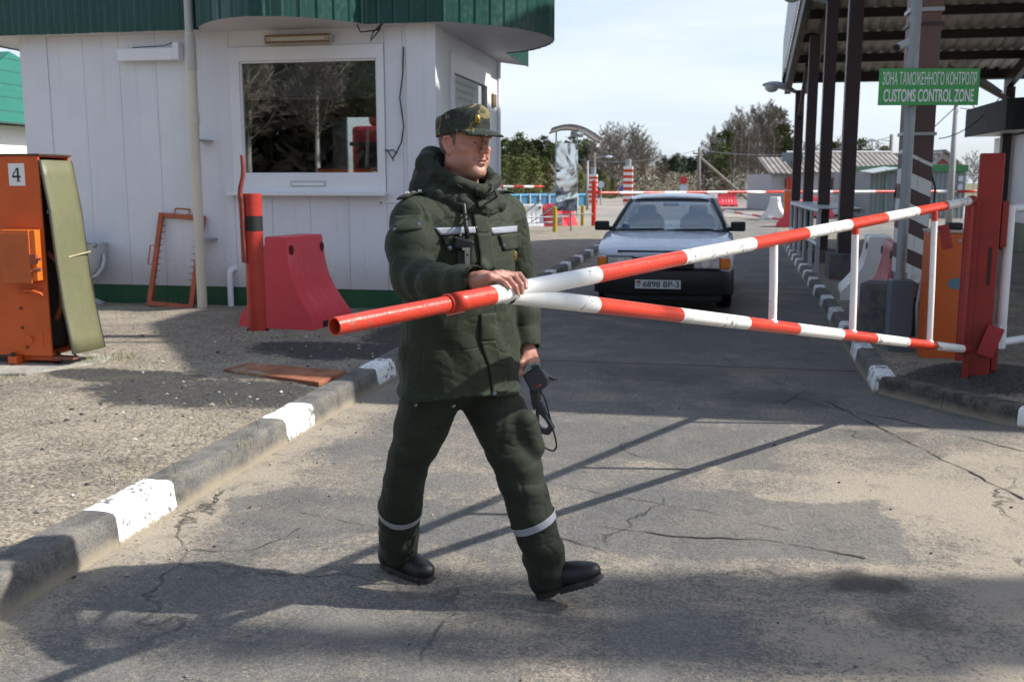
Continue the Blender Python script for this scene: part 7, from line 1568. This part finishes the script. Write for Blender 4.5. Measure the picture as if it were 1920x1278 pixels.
# hood and collar
HV = Vol(lin(-0.56, 0.16, .0055), lin(3.3, 3.98, .0055), lin(1.34, 1.74, .0055))
NB = atd(866, 340, 3.62); 
def hb(r, f, z): return Vector((NB.x, NB.y, 0))+RT*r+FT*f+Vector((0, 0, z))
lo_ = [hb(0, 0.120, 1.455), hb(0.075, 0.098, 1.475), hb(0.118, 0.03, 1.495), hb(0.118, -0.06, 1.525), hb(0.06, -0.12, 1.55), hb(-0.04, -0.13, 1.55), hb(-0.11, -0.08, 1.525), hb(-0.118, 0.0, 1.495), hb(-0.085, 0.09, 1.475), hb(0, 0.120, 1.455)]
HV.chain(lo_, [0.030, 0.036, 0.044, 0.054, 0.060, 0.056, 0.048, 0.040, 0.034, 0.030], 0.016)
up_ = [hb(0.02, 0.132, 1.522), hb(0.085, 0.085, 1.548), hb(0.110, 0.005, 1.575), hb(0.102, -0.070, 1.615), hb(0.048, -0.118, 1.635), hb(-0.03, -0.122, 1.635), hb(-0.095, -0.08, 1.62), hb(-0.105, 0.01, 1.58), hb(-0.075, 0.095, 1.556), hb(0.0, 0.133, 1.522)]
HV.chain(up_, [0.022, 0.024, 0.030, 0.038, 0.042, 0.040, 0.032, 0.025, 0.023, 0.022], 0.014)
HV.cap(hb(0.112, -0.02, 1.535), hb(0.06, -0.115, 1.59), 0.040, 0.050, 0.02); HV.cap(hb(-0.10, -0.06, 1.55), hb(0.0, -0.15, 1.60), 0.05, 0.055, 0.04)
# neck opening
HV.chain([hb(0.01, 0.015, 1.46), hd(0.005, 0, -0.085), hd(0.03, 0, 0.02)], [0.066, 0.076, 0.094], 0.010, 's')
Vx, Fx = HV.mesh(); Vx = relax(Vx, Fx, 2, 0.4); Vx = wrinkle(Vx, Fx, 0.0028, 15, 1.6); hood = mk('hood', Vx, Fx, GRND, man, MAN)
# trousers
TV = Vol(lin(-0.60, 0.32, .0066), lin(3.30, 4.05, .0066), lin(0.045, 0.93, .0066))
def leg_fold(seed, amp, zones):
    r = random.Random(seed); ph = [r.random()*6.28 for _ in range(6)]
    def f(t, p):
        w_ = 0.22+sum(np.exp(-((t-c)/s)**2) for c, s in zones)
        return amp*np.clip(w_, 0, 1.1)*(0.6*ridge(30*t+1.3*np.sin(p+ph[0])+ph[1])*(0.55+0.45*np.sin(p+ph[2]))+0.5*np.sin(55*t+2*np.sin(p+ph[3])+ph[4])*(0.5+0.5*np.cos(p+ph[5]))-0.35)
    return f
legR = [atd(815, 722, 3.60), atd(790, 800, 3.60), KNR, atd(751, 950, 3.70), atd(748, 1000, 3.78), atd(750, 1032, 3.83)]; legL = [atd(908, 722, 3.66), atd(946, 800, 3.61), KNL, atd(998, 970, 3.55), atd(1018, 1030, 3.55), atd(1034, 1078, 3.56)]
TV.chain(legR, [0.116, 0.099, 0.079, 0.083, 0.079, 0.071], 0.012, 'u', leg_fold(2, 0.010, ((0.30, 0.10), (0.66, 0.10)))); TV.chain(legL, [0.116, 0.107, 0.089, 0.082, 0.078, 0.073], 0.012, 'u', leg_fold(5, 0.010, ((0.33, 0.10), (0.72, 0.12))))
TV.cap(tb(0, 0, 0.92), (HIPR+HIPL)*0.5+Vector((0, 0, 0.06)), 0.16, 0.12, 0.02); TV.cap(HIPR+Vector((0, 0, 0.02)), HIPL+Vector((0, 0, 0.02)), 0.085, 0.085, 0.02)
pk = atd(985, 790, 3.55); TV.cap(pk, atd(1000, 838, 3.55), 0.045, 0.043, 0.02)                     # cargo pocket bulk
for L_, foot in ((legR, Vector((0.05, -0.03, -0.12))), (legL, Vector((0.05, -0.02, -0.12)))): TV.cap(L_[-1]+(L_[-1]-L_[-2]).normalized()*0.125, L_[-1]+(L_[-1]-L_[-2]).normalized()*0.3, 0.105, 0.12, 0.004, 's')
Vt, Ft = TV.mesh(); Vt = relax(Vt, Ft, 2, 0.45); Vt = wrinkle(Vt, Ft, 0.0016, 11, 0.5); trou = mk('trousers', Vt, Ft, GRND, man, MAN)
# ---- things sewn on: patches laid on the cloth
def bvh(V, F): return BVHTree.FromPolygons([tuple(p) for p in V], [tuple(int(q) for q in f) for f in F])
BJ, BT_, BH_ = bvh(Vj, Fj), bvh(Vt, Ft), bvh(Vx, Fx)
def hit(tree, u, v):
    d = ray(u, v).normalized(); h = tree.ray_cast(EYEP, d)
    return h[0], h[1]
def patch(tree, quad, name, mat, parent, nu=8, nv=5, lift=0.004, thick=0.004, sm=True):
    """quad: four photo pixels on the cloth, in order; the patch is draped over the garment surface"""
    q = [Vector((x, y, 0)) for x, y in quad]; rows = []; last = None
    for i in range(nv+1):
        row = []
        for j in range(nu+1):
            p = q[0].lerp(q[1], j/nu).lerp(q[3].lerp(q[2], j/nu), i/nv); h, nn = hit(tree, p.x, p.y)
            if h is None: h, nn = (atd(p.x, p.y, last.y), Vector((0, -1, 0))) if last is not None else (atd(p.x, p.y, 3.45), Vector((0, -1, 0)))
            last = h; row.append((h, nn))
        rows.append(row)
    # even out the depth so the patch spans small wrinkles
    D_ = np.array([[c[0].y for c in r_] for r_ in rows])
    for _ in range(3):
        P_ = np.pad(D_, 1, mode='edge'); D_ = np.minimum(D_, (P_[1:-1, 1:-1]*2+P_[:-2, 1:-1]+P_[2:, 1:-1]+P_[1:-1, :-2]+P_[1:-1, 2:])/6)
    g_ = []
    for i, r_ in enumerate(rows):
        g_.append([atd(*(lambda p: (p.x, p.y))(q[0].lerp(q[1], j/nu).lerp(q[3].lerp(q[2], j/nu), i/nv)), D_[i][j]-lift) for j in range(nu+1)])
    m_ = MB(); m_.sheet(g_); return m_.build(name, mat, parent, smooth=sm, off=MAN, solid=thick)
REFL = paint('reflective_tape', (0.27, 0.29, 0.33), 0.35, 0.06, 0.12, (0.3, 0.3, 0.3), 20, 0.03)
patch(BJ, [(815, 427), (894, 425), (895, 437), (826, 441)], 'reflective_stripe', REFL, jacket, 14, 3); patch(BJ, [(920, 427), (969, 423), (969, 435), (922, 439)], 'reflective_stripe', REFL, jacket, 10, 3)
for a_, b2_ in (((884, 392), (893, 437)), ((893, 437), (903, 505))):
    patch(BJ, [(a_[0], a_[1]), (a_[0]+27, a_[1]-2), (b2_[0]+28, b2_[1]), (b2_[0], b2_[1])], 'front_placket', GRN, jacket, 6, 10, 0.006, 0.005)
for a_, b2_ in (((901, 588), (900, 640)), ((900, 640), (916, 686)), ((916, 686), (924, 737))):
    patch(BJ, [(a_[0], a_[1]), (a_[0]+29, a_[1]-2), (b2_[0]+29, b2_[1]-2), (b2_[0], b2_[1])], 'front_placket', GRN, jacket, 6, 10, 0.006, 0.005)
patch(BJ, [(935, 441), (976, 437), (977, 464), (944, 469)], 'pocket_flap', GRN, jacket, 8, 6, 0.006, 0.006); patch(BJ, [(827, 443), (862, 442), (860, 472), (838, 468)], 'pocket_flap', GRN, jacket, 8, 6, 0.005, 0.006)
patch(BJ, [(739, 406), (791, 402), (791, 429), (738, 436)], 'sleeve_flap', GRN, jacket, 8, 6, 0.005, 0.006)
def shoulder_board(sg):
    rows = []
    for i in range(4):
        row = []
        for j in range(9):
            p = tb(sg*(0.125+0.120*j/8), (i/3-0.5)*0.052*(1.0 if j > 1 else 0.55+0.22*j), 0); h = BJ.ray_cast(Vector((p.x, p.y, 1.6)), Vector((0, 0, -1)), 0.4); z = h[0].z if h[0] is not None else 1.44; row.append(Vector((p.x, p.y, z+0.009)))
        rows.append(row)
    zs_ = np.array([[q.z for q in r_] for r_ in rows]); zs_ = np.maximum(zs_, zs_.mean(axis=0)[None, :])
    for i, r_ in enumerate(rows):
        for j, q in enumerate(r_): q.z = zs_[i][j]
    m_ = MB(); m_.sheet(rows); sb_ = m_.build('shoulder_board', GRND, jacket, smooth=True, off=MAN, solid=0.006)
    for k in range(3):
        p = tb(sg*(0.165+0.026*k), 0, 0); z = max(q.z for r_ in rows for q in r_ if (q.xy-p.xy).length < 0.03)+0.004; m_ = MB(); rg = [Vector((p.x, p.y, z))+(RT*math.cos(a*PI/5)+FT*math.sin(a*PI/5))*(0.0088 if a % 2 == 0 else 0.0036) for a in range(10)]
        c = Vector((p.x, p.y, z+0.003)); m_.add([c]+rg+[q-Vector((0, 0, 0.006)) for q in rg], [(0, 1+a, 1+(a+1) % 10) for a in range(10)]+[(1+a, 11+a, 11+(a+1) % 10, 1+(a+1) % 10) for a in range(10)]); m_.build('star', flat('star_silver', (0.62, 0.62, 0.58), 0.25, 0.5), sb_, off=MAN)
shoulder_board(1); shoulder_board(-1)
patch(BJ, [(765, 731), (917, 741), (917, 744), (765, 734)], 'hem_seam', GRND, jacket, 20, 2, 0.003, 0.003) if False else None
TAB = patch(BH_, [(889, 352), (909, 350), (913, 388), (897, 391)], 'collar_tab', GRN, hood, 6, 8, 0.008, 0.008)
SILV = flat('button_steel', (0.16, 0.19, 0.22), 0.25, 0.7); STAR = flat('star_silver', (0.62, 0.62, 0.58), 0.25, 0.5); GOLD = paint('badge_gold', (0.42, 0.29, 0.05), 0.35, 0.2, 0.2, (0.15, 0.10, 0.02), 60, 0.2, metal=0.5)
def stud(tree, u, v, r, name, mat, parent, lift=0.010, star=False):
    h, nn = hit(tree, u, v)
    if h is None: return
    d = (EYEP-h).normalized(); c = h+d*lift; e1 = Vector((1, 0, 0)); e1 = (e1-d*e1.dot(d)).normalized(); e2 = d.cross(e1); m_ = MB()
    n = 10 if star else 14; ring = [(r if (k % 2 == 0 or not star) else r*0.42) for k in range(n)]
    vs = [c+d*0.002]+[c+(e1*math.sin(2*PI*k/n)+e2*math.cos(2*PI*k/n))*ring[k] for k in range(n)]+[c-d*0.008+(e1*math.sin(2*PI*k/n)+e2*math.cos(2*PI*k/n))*ring[k] for k in range(n)]
    m_.add(vs, [(0, 1+k, 1+(k+1) % n) for k in range(n)]+[(1+k, 1+n+k, 1+n+(k+1) % n, 1+(k+1) % n) for k in range(n)]); return m_.build(name, mat, parent, off=MAN)
for (u, v) in ((784, 421), (740, 431), (843, 465), (944, 460), (927, 737)): stud(BJ, u, v, 0.0075, 'button', SILV, jacket, 0.013)
h, nn = hit(BJ, 965, 480)
if h is not None:
    m_ = MB(); c = h+Vector((0, -0.012, 0)); m_.sphere(c, 0.019, 18, 12, (0.52, 0.25, 1.0)); bd = m_.build('breast_badge', GOLD, jacket, smooth=True, off=MAN)
    m_ = MB(); m_.tube([c+Vector((0.0085*math.sin(k/20*6.283), -0.006, 0.0165*math.cos(k/20*6.283))) for k in range(20)], 0.0012, 6, closed=True); m_.sphere(c+Vector((0, -0.006, 0.003)), 0.005, 8, 6); m_.build('badge_relief', flat('gold_dark', (0.16, 0.10, 0.02), 0.4, 0.6), bd, smooth=True, off=MAN)
for cu_, rr in ((E_R.lerp(W_R, 0.84), 0.0515), (E_L.lerp(W_L, 0.82), 0.0565)):
    pass
CORD = flat('cord_green', (0.02, 0.028, 0.02), 0.8)
def on(tree, u, v, l): h, nn = hit(tree, u, v); return (h if h is not None else atd(u, v, 3.4))+(EYEP-(h if h is not None else atd(u, v, 3.4))).normalized()*l
m_ = MB(); m_.tube([on(BH_, 858, 347, .004), on(BH_, 864, 349, .012), on(BJ, 868, 360, .02), on(BJ, 866, 378, .015)], 0.003, 6); m_.build('hood_cord', CORD, hood, off=MAN)
m_ = MB(); m_.sphere(on(BJ, 862, 373, .016), 0.008, 8, 6, (1.3, 1, 0.8)); m_.build('cord_toggle', CORD, hood, smooth=True, off=MAN)
m_ = MB(); m_.tube([on(BH_, 918, 344, .006), on(BH_, 924, 350, .014), on(BJ, 922, 362, .02), on(BJ, 927, 358, .022), on(BJ, 934, 372, .016)], 0.0035, 6); m_.build('hood_cord', CORD, hood, off=MAN)
m_ = MB(); m_.tube([on(BJ, 929, 363, .02), on(BJ, 933, 371, .02)], 0.0075, 8); m_.build('cord_toggle', CORD, hood, smooth=True, off=MAN)
m_ = MB(); m_.tube([on(BH_, 893, 334, .002), on(BH_, 893, 341, .006)], 0.003, 6); m_.build('zip_pull', STAR, hood, off=MAN)
# trouser bands and pocket studs
def band(L_, i, k, w, name, tilt):
    a = L_[i].lerp(L_[i+1], k); d = (L_[i+1]-L_[i]).normalized(); d = (d+tilt).normalized(); e1 = d.orthogonal().normalized(); e2 = d.cross(e1); rows = []
    for s_ in (-0.5, -0.17, 0.17, 0.5):
        row = []
        for q in range(41):
            o_ = e1*math.cos(q/40*2*PI)+e2*math.sin(q/40*2*PI); c = a+d*(w*s_); h = BT_.ray_cast(c+o_*0.16, -o_, 0.16); p = h[0] if h[0] is not None else c+o_*0.09; row.append(p+o_*0.0035)
        rows.append(row)
    m_ = MB(); m_.sheet(rows); m_.build(name, REFL, trou, smooth=True, off=MAN)
band(legR, 3, 0.06, 0.028, 'reflective_band', Vector((0.02, 0.10, 0))); band(legL, 3, 0.10, 0.028, 'reflective_band', Vector((0.10, 0.05, 0)))
for (u, v) in ((779, 758), (850, 760), (989, 732)): stud(BT_, u, v, 0.0075, 'button', SILV, trou, 0.006)
patch(BT_, [(936, 796), (1004, 796), (1004, 802), (938, 806)], 'pocket_edge', GRND, trou, 10, 3, 0.005, 0.004) if False else None
# ---- cap
def camo():
    g = NG('camouflage'); v = g.coord('Object'); n1 = g.noise(g.coord('Object', loc=(1.3, 0.2, 0.7)), 21, 6, 0.62, 0.6); n2 = g.noise(g.coord('Object', loc=(3, 1, 2)), 16, 6, 0.62, 0.7); n3 = g.noise(v, 700, 2)
    c = g.mix(g.ramp(n2, 0.50, 0.52), (0.022, 0.032, 0.022), (0.010, 0.013, 0.011)); c = g.mix(g.ramp(n1, 0.565, 0.58), c, (0.17, 0.135, 0.055)); c = g.mix(g.ramp(n1, 0.66, 0.67), c, (0.05, 0.06, 0.03))
    return g.set(Base_Color=c, Roughness=0.85, Normal=g.bump(n3, 0.25, 0.002))
CAMO = camo(); m_ = MB(); N_ = 56; rows = []
lev = [(0.0, 1.0, 0), (0.006, 1.012, 0), (0.03, 1.010, 0), (0.0305, 1.022, 0), (0.055, 1.02, 0), (0.080, 1.005, 0), (0.092, 0.975, 0), (0.099, 0.90, 0), (0.102, 0.75, 0), (0.100, 0.4, 0), (0.099, 0.02, 0)]
def cap_pt(k, zz, s):
    a = k/N_*2*PI; cf = math.cos(a); low = 0.036+0.010*cf; ht = 0.90+0.13*cf
    f = 0.110*s*cf-0.012; r = 0.0895*s*math.sin(a)
    return hd(f, r, low+zz*ht+0.0035*math.sin(a*5+1)*min(1, zz/0.05)+0.003*math.sin(a*3+zz*60)*(zz > 0.02))
rows = [[cap_pt(k, z, s) for k in range(N_+1)] for z, s, _ in lev]
m_.sheet(rows); capo = m_.build('cap', CAMO, man, smooth=True, off=MAN, solid=0.003, autosm=60)
m_ = MB(); rows = []
for i in range(11):
    k = i/10; row = []
    for j in range(21):
        a = (j/20-0.5)*2*math.radians(62); fr = 0.110*math.cos(a)-0.012; rr_ = 0.0895*math.sin(a); ext = 0.084*math.cos(a*1.12)**0.55*k if abs(a*1.12) < PI/2 else 0
        row.append(hd(fr+ext, rr_*(1-0.06*k), 0.036+0.010*math.cos(a)+0.004-0.16*ext*1.0-0.010*k*abs(math.sin(a))-2.2*ext*ext+0.004))
    rows.append(row)
m_.sheet(rows); vis = m_.build('visor', CAMO, capo, smooth=True, off=MAN, solid=0.004)
m_ = MB(); c = hd(0.094, 0.030, 0.092); m_.sphere(c, 0.017, 18, 12, (0.62, 0.62, 1.0)); cb = m_.build('cap_badge', paint('badge_olive_gold', (0.30, 0.25, 0.04), 0.35, 0.2, 0.2, (0.10, 0.10, 0.02), 60, 0.1, metal=0.4), capo, smooth=True, off=MAN)
m_ = MB(); m_.sphere(hd(0.1035, 0.033, 0.092), 0.0075, 10, 8, (0.7, 0.7, 1.1)); m_.build('badge_relief', flat('badge_amber', (0.42, 0.20, 0.02), 0.3, 0.4), cb, smooth=True, off=MAN)
# ---- boots
LEA = paint('boot_leather', (0.010, 0.010, 0.011), 0.42, 0.2, 0.35, (0.07, 0.062, 0.05), 14, 0.18, coat=0.0); SOLE = paint('boot_sole', (0.018, 0.017, 0.016), 0.75, 0.2, 0.5, (0.14, 0.12, 0.09), 14, 0.1)
def boot(heel, dirv, pitch, nm):
    f = Vector((dirv[0]*math.cos(pitch), dirv[1]*math.cos(pitch), math.sin(pitch))); r = Vector((f.y, -f.x, 0)).normalized(); u_ = r.cross(f).normalized()
    if u_.z < 0: u_ = -u_
    M_ = [tuple(f), tuple(r), tuple(u_)]; BS = 0.92; w = lambda a, b2, c: heel+f*(a*BS)+r*b2+u_*c
    lo = np.min([np.array(w(a, 0, c)) for a in (-0.05, 0.34) for c in (0, 0.24)], axis=0)-0.08; hi = np.max([np.array(w(a, 0, c)) for a in (-0.05, 0.34) for c in (0, 0.24)], axis=0)+0.08
    Q = Vol(lin(lo[0], hi[0], .0042), lin(lo[1], hi[1], .0042), lin(lo[2], hi[2], .0042))
    Q.ell(w(0.235, 0, 0.045), (0.072, 0.048, 0.040), M_, 0.02); Q.ell(w(0.15, 0, 0.055), (0.10, 0.046, 0.050), M_, 0.025); Q.ell(w(0.045, 0, 0.055), (0.058, 0.042, 0.055), M_, 0.025); Q.cap(w(0.06, 0, 0.06), w(0.05, 0, 0.15), 0.048, 0.05, 0.03)
    X, Y, Z = np.meshgrid(Q.x, Q.y, Q.z, indexing='ij'); c_ = (X-heel.x)*u_.x+(Y-heel.y)*u_.y+(Z-heel.z)*u_.z; Q.d = np.maximum(Q.d, 0.022-c_)
    V_, F_ = Q.mesh(); V_ = relax(V_, F_, 1, 0.4); ob = mk('boot', V_, F_, LEA, man, MAN)
    m_ = MB(); out = []
    for k in range(40):
        a = k/40*2*PI; x = 0.150+0.157*math.cos(a); wd = (0.040+0.012*math.sin(max(0, (x-0.02)/0.3)*PI)-0.004*math.exp(-((x-0.12)/0.05)**2))*math.copysign(abs(math.sin(a))**0.55, math.sin(a)); out.append((x, wd))
    for (z0_, z1_, x0_, x1_) in ((0.008, 0.026, -1, 1),): m_.add([w(x, y, z0_) for x, y in out]+[w(x*0.995+0.0007, y*0.98, z1_) for x, y in out], [tuple(range(39, -1, -1)), tuple(range(40, 80))]+[(k, (k+1) % 40, 40+(k+1) % 40, 40+k) for k in range(40)])
    hl = [w(min(x, 0.095), y, 0.0) for x, y in out]; m_.add(hl+[w(min(x, 0.095), y, 0.0078) for x, y in out], [tuple(range(39, -1, -1)), tuple(range(40, 80))]+[(k, (k+1) % 40, 40+(k+1) % 40, 40+k) for k in range(40)])
    for i in range(7):
        x = 0.135+0.024*i; m_.box(-0.0075, 0.0075, -0.042, 0.042, 0.001, 0.0078, Matrix((( f.x, r.x, u_.x, w(x, 0, 0).x), (f.y, r.y, u_.y, w(x, 0, 0).y), (f.z, r.z, u_.z, w(x, 0, 0).z), (0, 0, 0, 1))))
    m_.build('sole', SOLE, ob, off=MAN)
    m_ = MB()
    for i in range(4):
        x = 0.10+0.026*i; zt = 0.112-0.011*i; m_.tube([w(x, -0.028, zt-0.010), w(x+0.004, 0, zt+0.002), w(x, 0.028, zt-0.010)], 0.0028, 6)
    m_.build('laces', flat('lace_black', (0.015, 0.015, 0.015), 0.8), ob, off=MAN)
boot(Vector((-0.525, 3.925, 0.002)), Vector((0.74, -0.67, 0)).normalized(), 0.0, 'boot')
boot(Vector((0.105, 3.590, 0.004)), Vector((0.88, -0.47, 0)).normalized(), math.radians(25), 'boot')
# ---- radio on the chest and the hand scanner
rp0 = on(BJ, 869, 455, 0.03); radio = thing('hand_radio', 'black two way radio clipped to the guard\'s chest with its aerial up', 'radio', rp0)
def rl(u, v, l): return on(BJ, u, v, l)
m_ = MB(); m_.tube([rl(877, 447, .030), rl(874, 425, .030), rl(870, 385, .030), rl(866, 356, .034)], [0.0085, 0.0078, 0.007, 0.0052], 10); m_.build('aerial', BLACKP, radio, smooth=True, off=rp0)
cR = rl(869, 457, 0.022); m_ = MB(); m_.box(-0.030, 0.034, -0.018, 0.020, -0.020, 0.018, Matrix.Translation(cR) @ Matrix.Rotation(math.radians(14), 4, 'Y')); m_.build('case', BLACKP, radio, off=rp0, bevel=0.006)
m_ = MB(); m_.box(-0.028, 0.026, -0.012, 0.018, -0.13, -0.02, Matrix.Translation(cR+Vector((0.004, 0.012, 0)))); m_.build('battery', BLACKP, radio, off=rp0, bevel=0.005)
m_ = MB(); m_.tube([cR+Vector((-0.012, 0, 0.014)), cR+Vector((-0.012, 0, 0.034))], 0.007, 10); m_.tube([cR+Vector((-0.026, -0.01, 0.010)), cR+Vector((-0.026, -0.01, 0.024))], 0.004, 8); m_.build('knob', BLACKP, radio, smooth=True, off=rp0)
m_ = MB(); m_.box(-0.0085, 0.0085, -0.0245, -0.0205, -0.075, -0.012, Matrix.Translation(cR+Vector((0.014, 0, 0)))); m_.box(-0.013, 0.013, -0.025, -0.0195, -0.020, -0.0125, Matrix.Translation(cR+Vector((0.010, 0, 0)))); clp = m_.build('clip', flat('clip_steel', (0.42, 0.41, 0.36), 0.3, 0.6), radio, off=rp0)
m_ = MB(); m_.tube([cR+Vector((0.014, -0.0245, -0.036)), cR+Vector((0.014, -0.0252, -0.036))], 0.004, 12); m_.build('clip_hole', BLACKP, clp, off=rp0)
YD = 3.695; dp0 = atd(1006, 714, YD); dev = thing('hand_scanner', 'dark blue hand held scanner with paddle and looped cable in the guard\'s left hand', 'scanner', dp0)
def outl_(pts, y, th): return [atd(u, v, y) for u, v in pts]
def slab(pts, y, th):
    m_ = MB(); a = outl_(pts, y, th); n = len(a); m_.add(a+[p+Vector((0.01, th, 0)) for p in a], [tuple(range(n-1, -1, -1)), tuple(range(n, 2*n))]+[(k, (k+1) % n, n+(k+1) % n, n+k) for k in range(n)]); return m_
DB = paint('scanner_blue_black', (0.010, 0.017, 0.027), 0.35, 0.15, 0.15, (0.04, 0.05, 0.06), 10, 0.04)
slab([(979, 703), (1008, 686), (1018, 694), (1029, 712), (1027, 722), (1015, 732), (1006, 737), (994, 733)], YD-0.02, 0.055).build('case', DB, dev, off=dp0, bevel=0.006)
slab([(980, 702), (1007, 687), (1004, 682), (988, 683), (982, 692)], YD-0.018, 0.05).build('top_panel', paint('scanner_panel', (0.20, 0.26, 0.27), 0.4), dev, off=dp0, bevel=0.002)
m_ = slab([(995, 687), (1006, 683), (1007, 686), (997, 691)], YD-0.0215, 0.003); m_.build('display', flat('display_dark', (0.02, 0.03, 0.035), 0.15), dev, off=dp0)
slab([(1021, 703), (1041, 710), (1039, 714), (1023, 709)], YD, 0.012).build('strap_stub', BLACKP, dev, off=dp0)
slab([(1003, 724), (1011, 720), (1012, 723), (1004, 727)], YD-0.0212, 0.002).build('red_mark', flat('mark_red', (0.20, 0.02, 0.02)), dev, off=dp0)
slab([(992, 730), (1010, 733), (1010, 764), (1000, 768), (996, 756)], YD-0.005, 0.02).build('grip', BLACKP, dev, off=dp0, bevel=0.003)
o_ = [(1005, 752), (1014, 755), (1026, 782), (1038, 802), (1028, 816), (1010, 812), (1003, 798), (1004, 775)]; i_ = [(1009, 774), (1011, 776), (1022, 788), (1028, 798), (1023, 804), (1012, 801), (1008, 795), (1008, 785)]
m_ = MB(); a = outl_(o_, YD, 0); b3 = outl_(i_, YD, 0); t_ = Vector((0.008, 0.016, 0)); n = 8; m_.add(a+b3+[p+t_ for p in a]+[p+t_ for p in b3], [(k, (k+1) % n, n+(k+1) % n, n+k) for k in range(n)]+[(2*n+(k+1) % n, 2*n+k, 3*n+k, 3*n+(k+1) % n) for k in range(n)]+[((k+1) % n, k, 2*n+k, 2*n+(k+1) % n) for k in range(n)]+[(n+k, n+(k+1) % n, 3*n+(k+1) % n, 3*n+k) for k in range(n)]); m_.build('paddle', DB, dev, off=dp0, bevel=0.002)
m_ = MB(); cpts = [(1010, 728), (1022, 745), (1029, 775), (1036, 800), (1043, 828), (1044, 838), (1038, 846), (1026, 842), (1010, 828), (1002, 815), (998, 800)]; sm_ = []
for k in range(len(cpts)-1):
    for j in range(4): sm_.append(Vector((*cpts[k], 0)).lerp(Vector((*cpts[k+1], 0)), j/4))
for _ in range(3): sm_ = [sm_[0]]+[(sm_[k-1]+sm_[k]*2+sm_[k+1])*0.25 for k in range(1, len(sm_)-1)]+[sm_[-1]]
m_.tube([atd(p.x, p.y, YD+0.012) for p in sm_], 0.0036, 8); m_.build('cable', BLACKP, dev, smooth=True, off=dp0)
# person in black half hidden by the grey pole (far)
q_ = atg(1695, 446, 0.1); fg = thing('person', 'figure in black clothing standing half hidden behind the grey pole', 'person', (q_.x, q_.y, 0.1))
G2 = Vol(lin(-0.4, 0.4, .022), lin(-0.35, 0.35, .022), lin(0.0, 1.85, .022)); zv = lambda r, f, z: Vector((r, f, z))
G2.ell((0, 0, 1.66), (0.085, 0.10, 0.125), None, 0.02); G2.cap((0, 0, 1.35), (0, 0, 1.6), 0.07, 0.06, 0.03); G2.ell((0, 0, 1.2), (0.22, 0.14, 0.30), None, 0.05); G2.ell((0, 0, 0.88), (0.20, 0.14, 0.20), None, 0.05); G2.cap((-0.2, 0, 1.42), (0.2, 0, 1.42), 0.075, 0.075, 0.04)
for s_ in (-1, 1): G2.chain([(s_*0.22, 0, 1.40), (s_*0.27, 0.02, 1.13), (s_*0.24, -0.05, 0.88)], [0.065, 0.055, 0.045], 0.03); G2.chain([(s_*0.10, 0, 0.85), (s_*0.12, -0.02, 0.48), (s_*0.13, 0.02, 0.06)], [0.10, 0.075, 0.06], 0.03); G2.ell((s_*0.14, -0.06, 0.05), (0.05, 0.13, 0.05), None, 0.03)
Vg, Fg = G2.mesh(); mk('body', Vg, Fg, flat('clothing_black', (0.012, 0.012, 0.014), 0.9), fg, (0, 0, 0))
m_ = MB(); m_.sphere((0, 0, 1.72), 0.105, 14, 8, (0.95, 1.1, 0.75)); m_.build('hat', flat('hat_black', (0.012, 0.012, 0.013), 0.9), fg, smooth=True)
m_ = MB(); m_.sphere((0, -0.062, 1.63), 0.062, 12, 8, (0.95, 0.7, 1.1)); m_.build('face', flat('skin_far', (0.40, 0.22, 0.16), 0.6), fg, smooth=True)
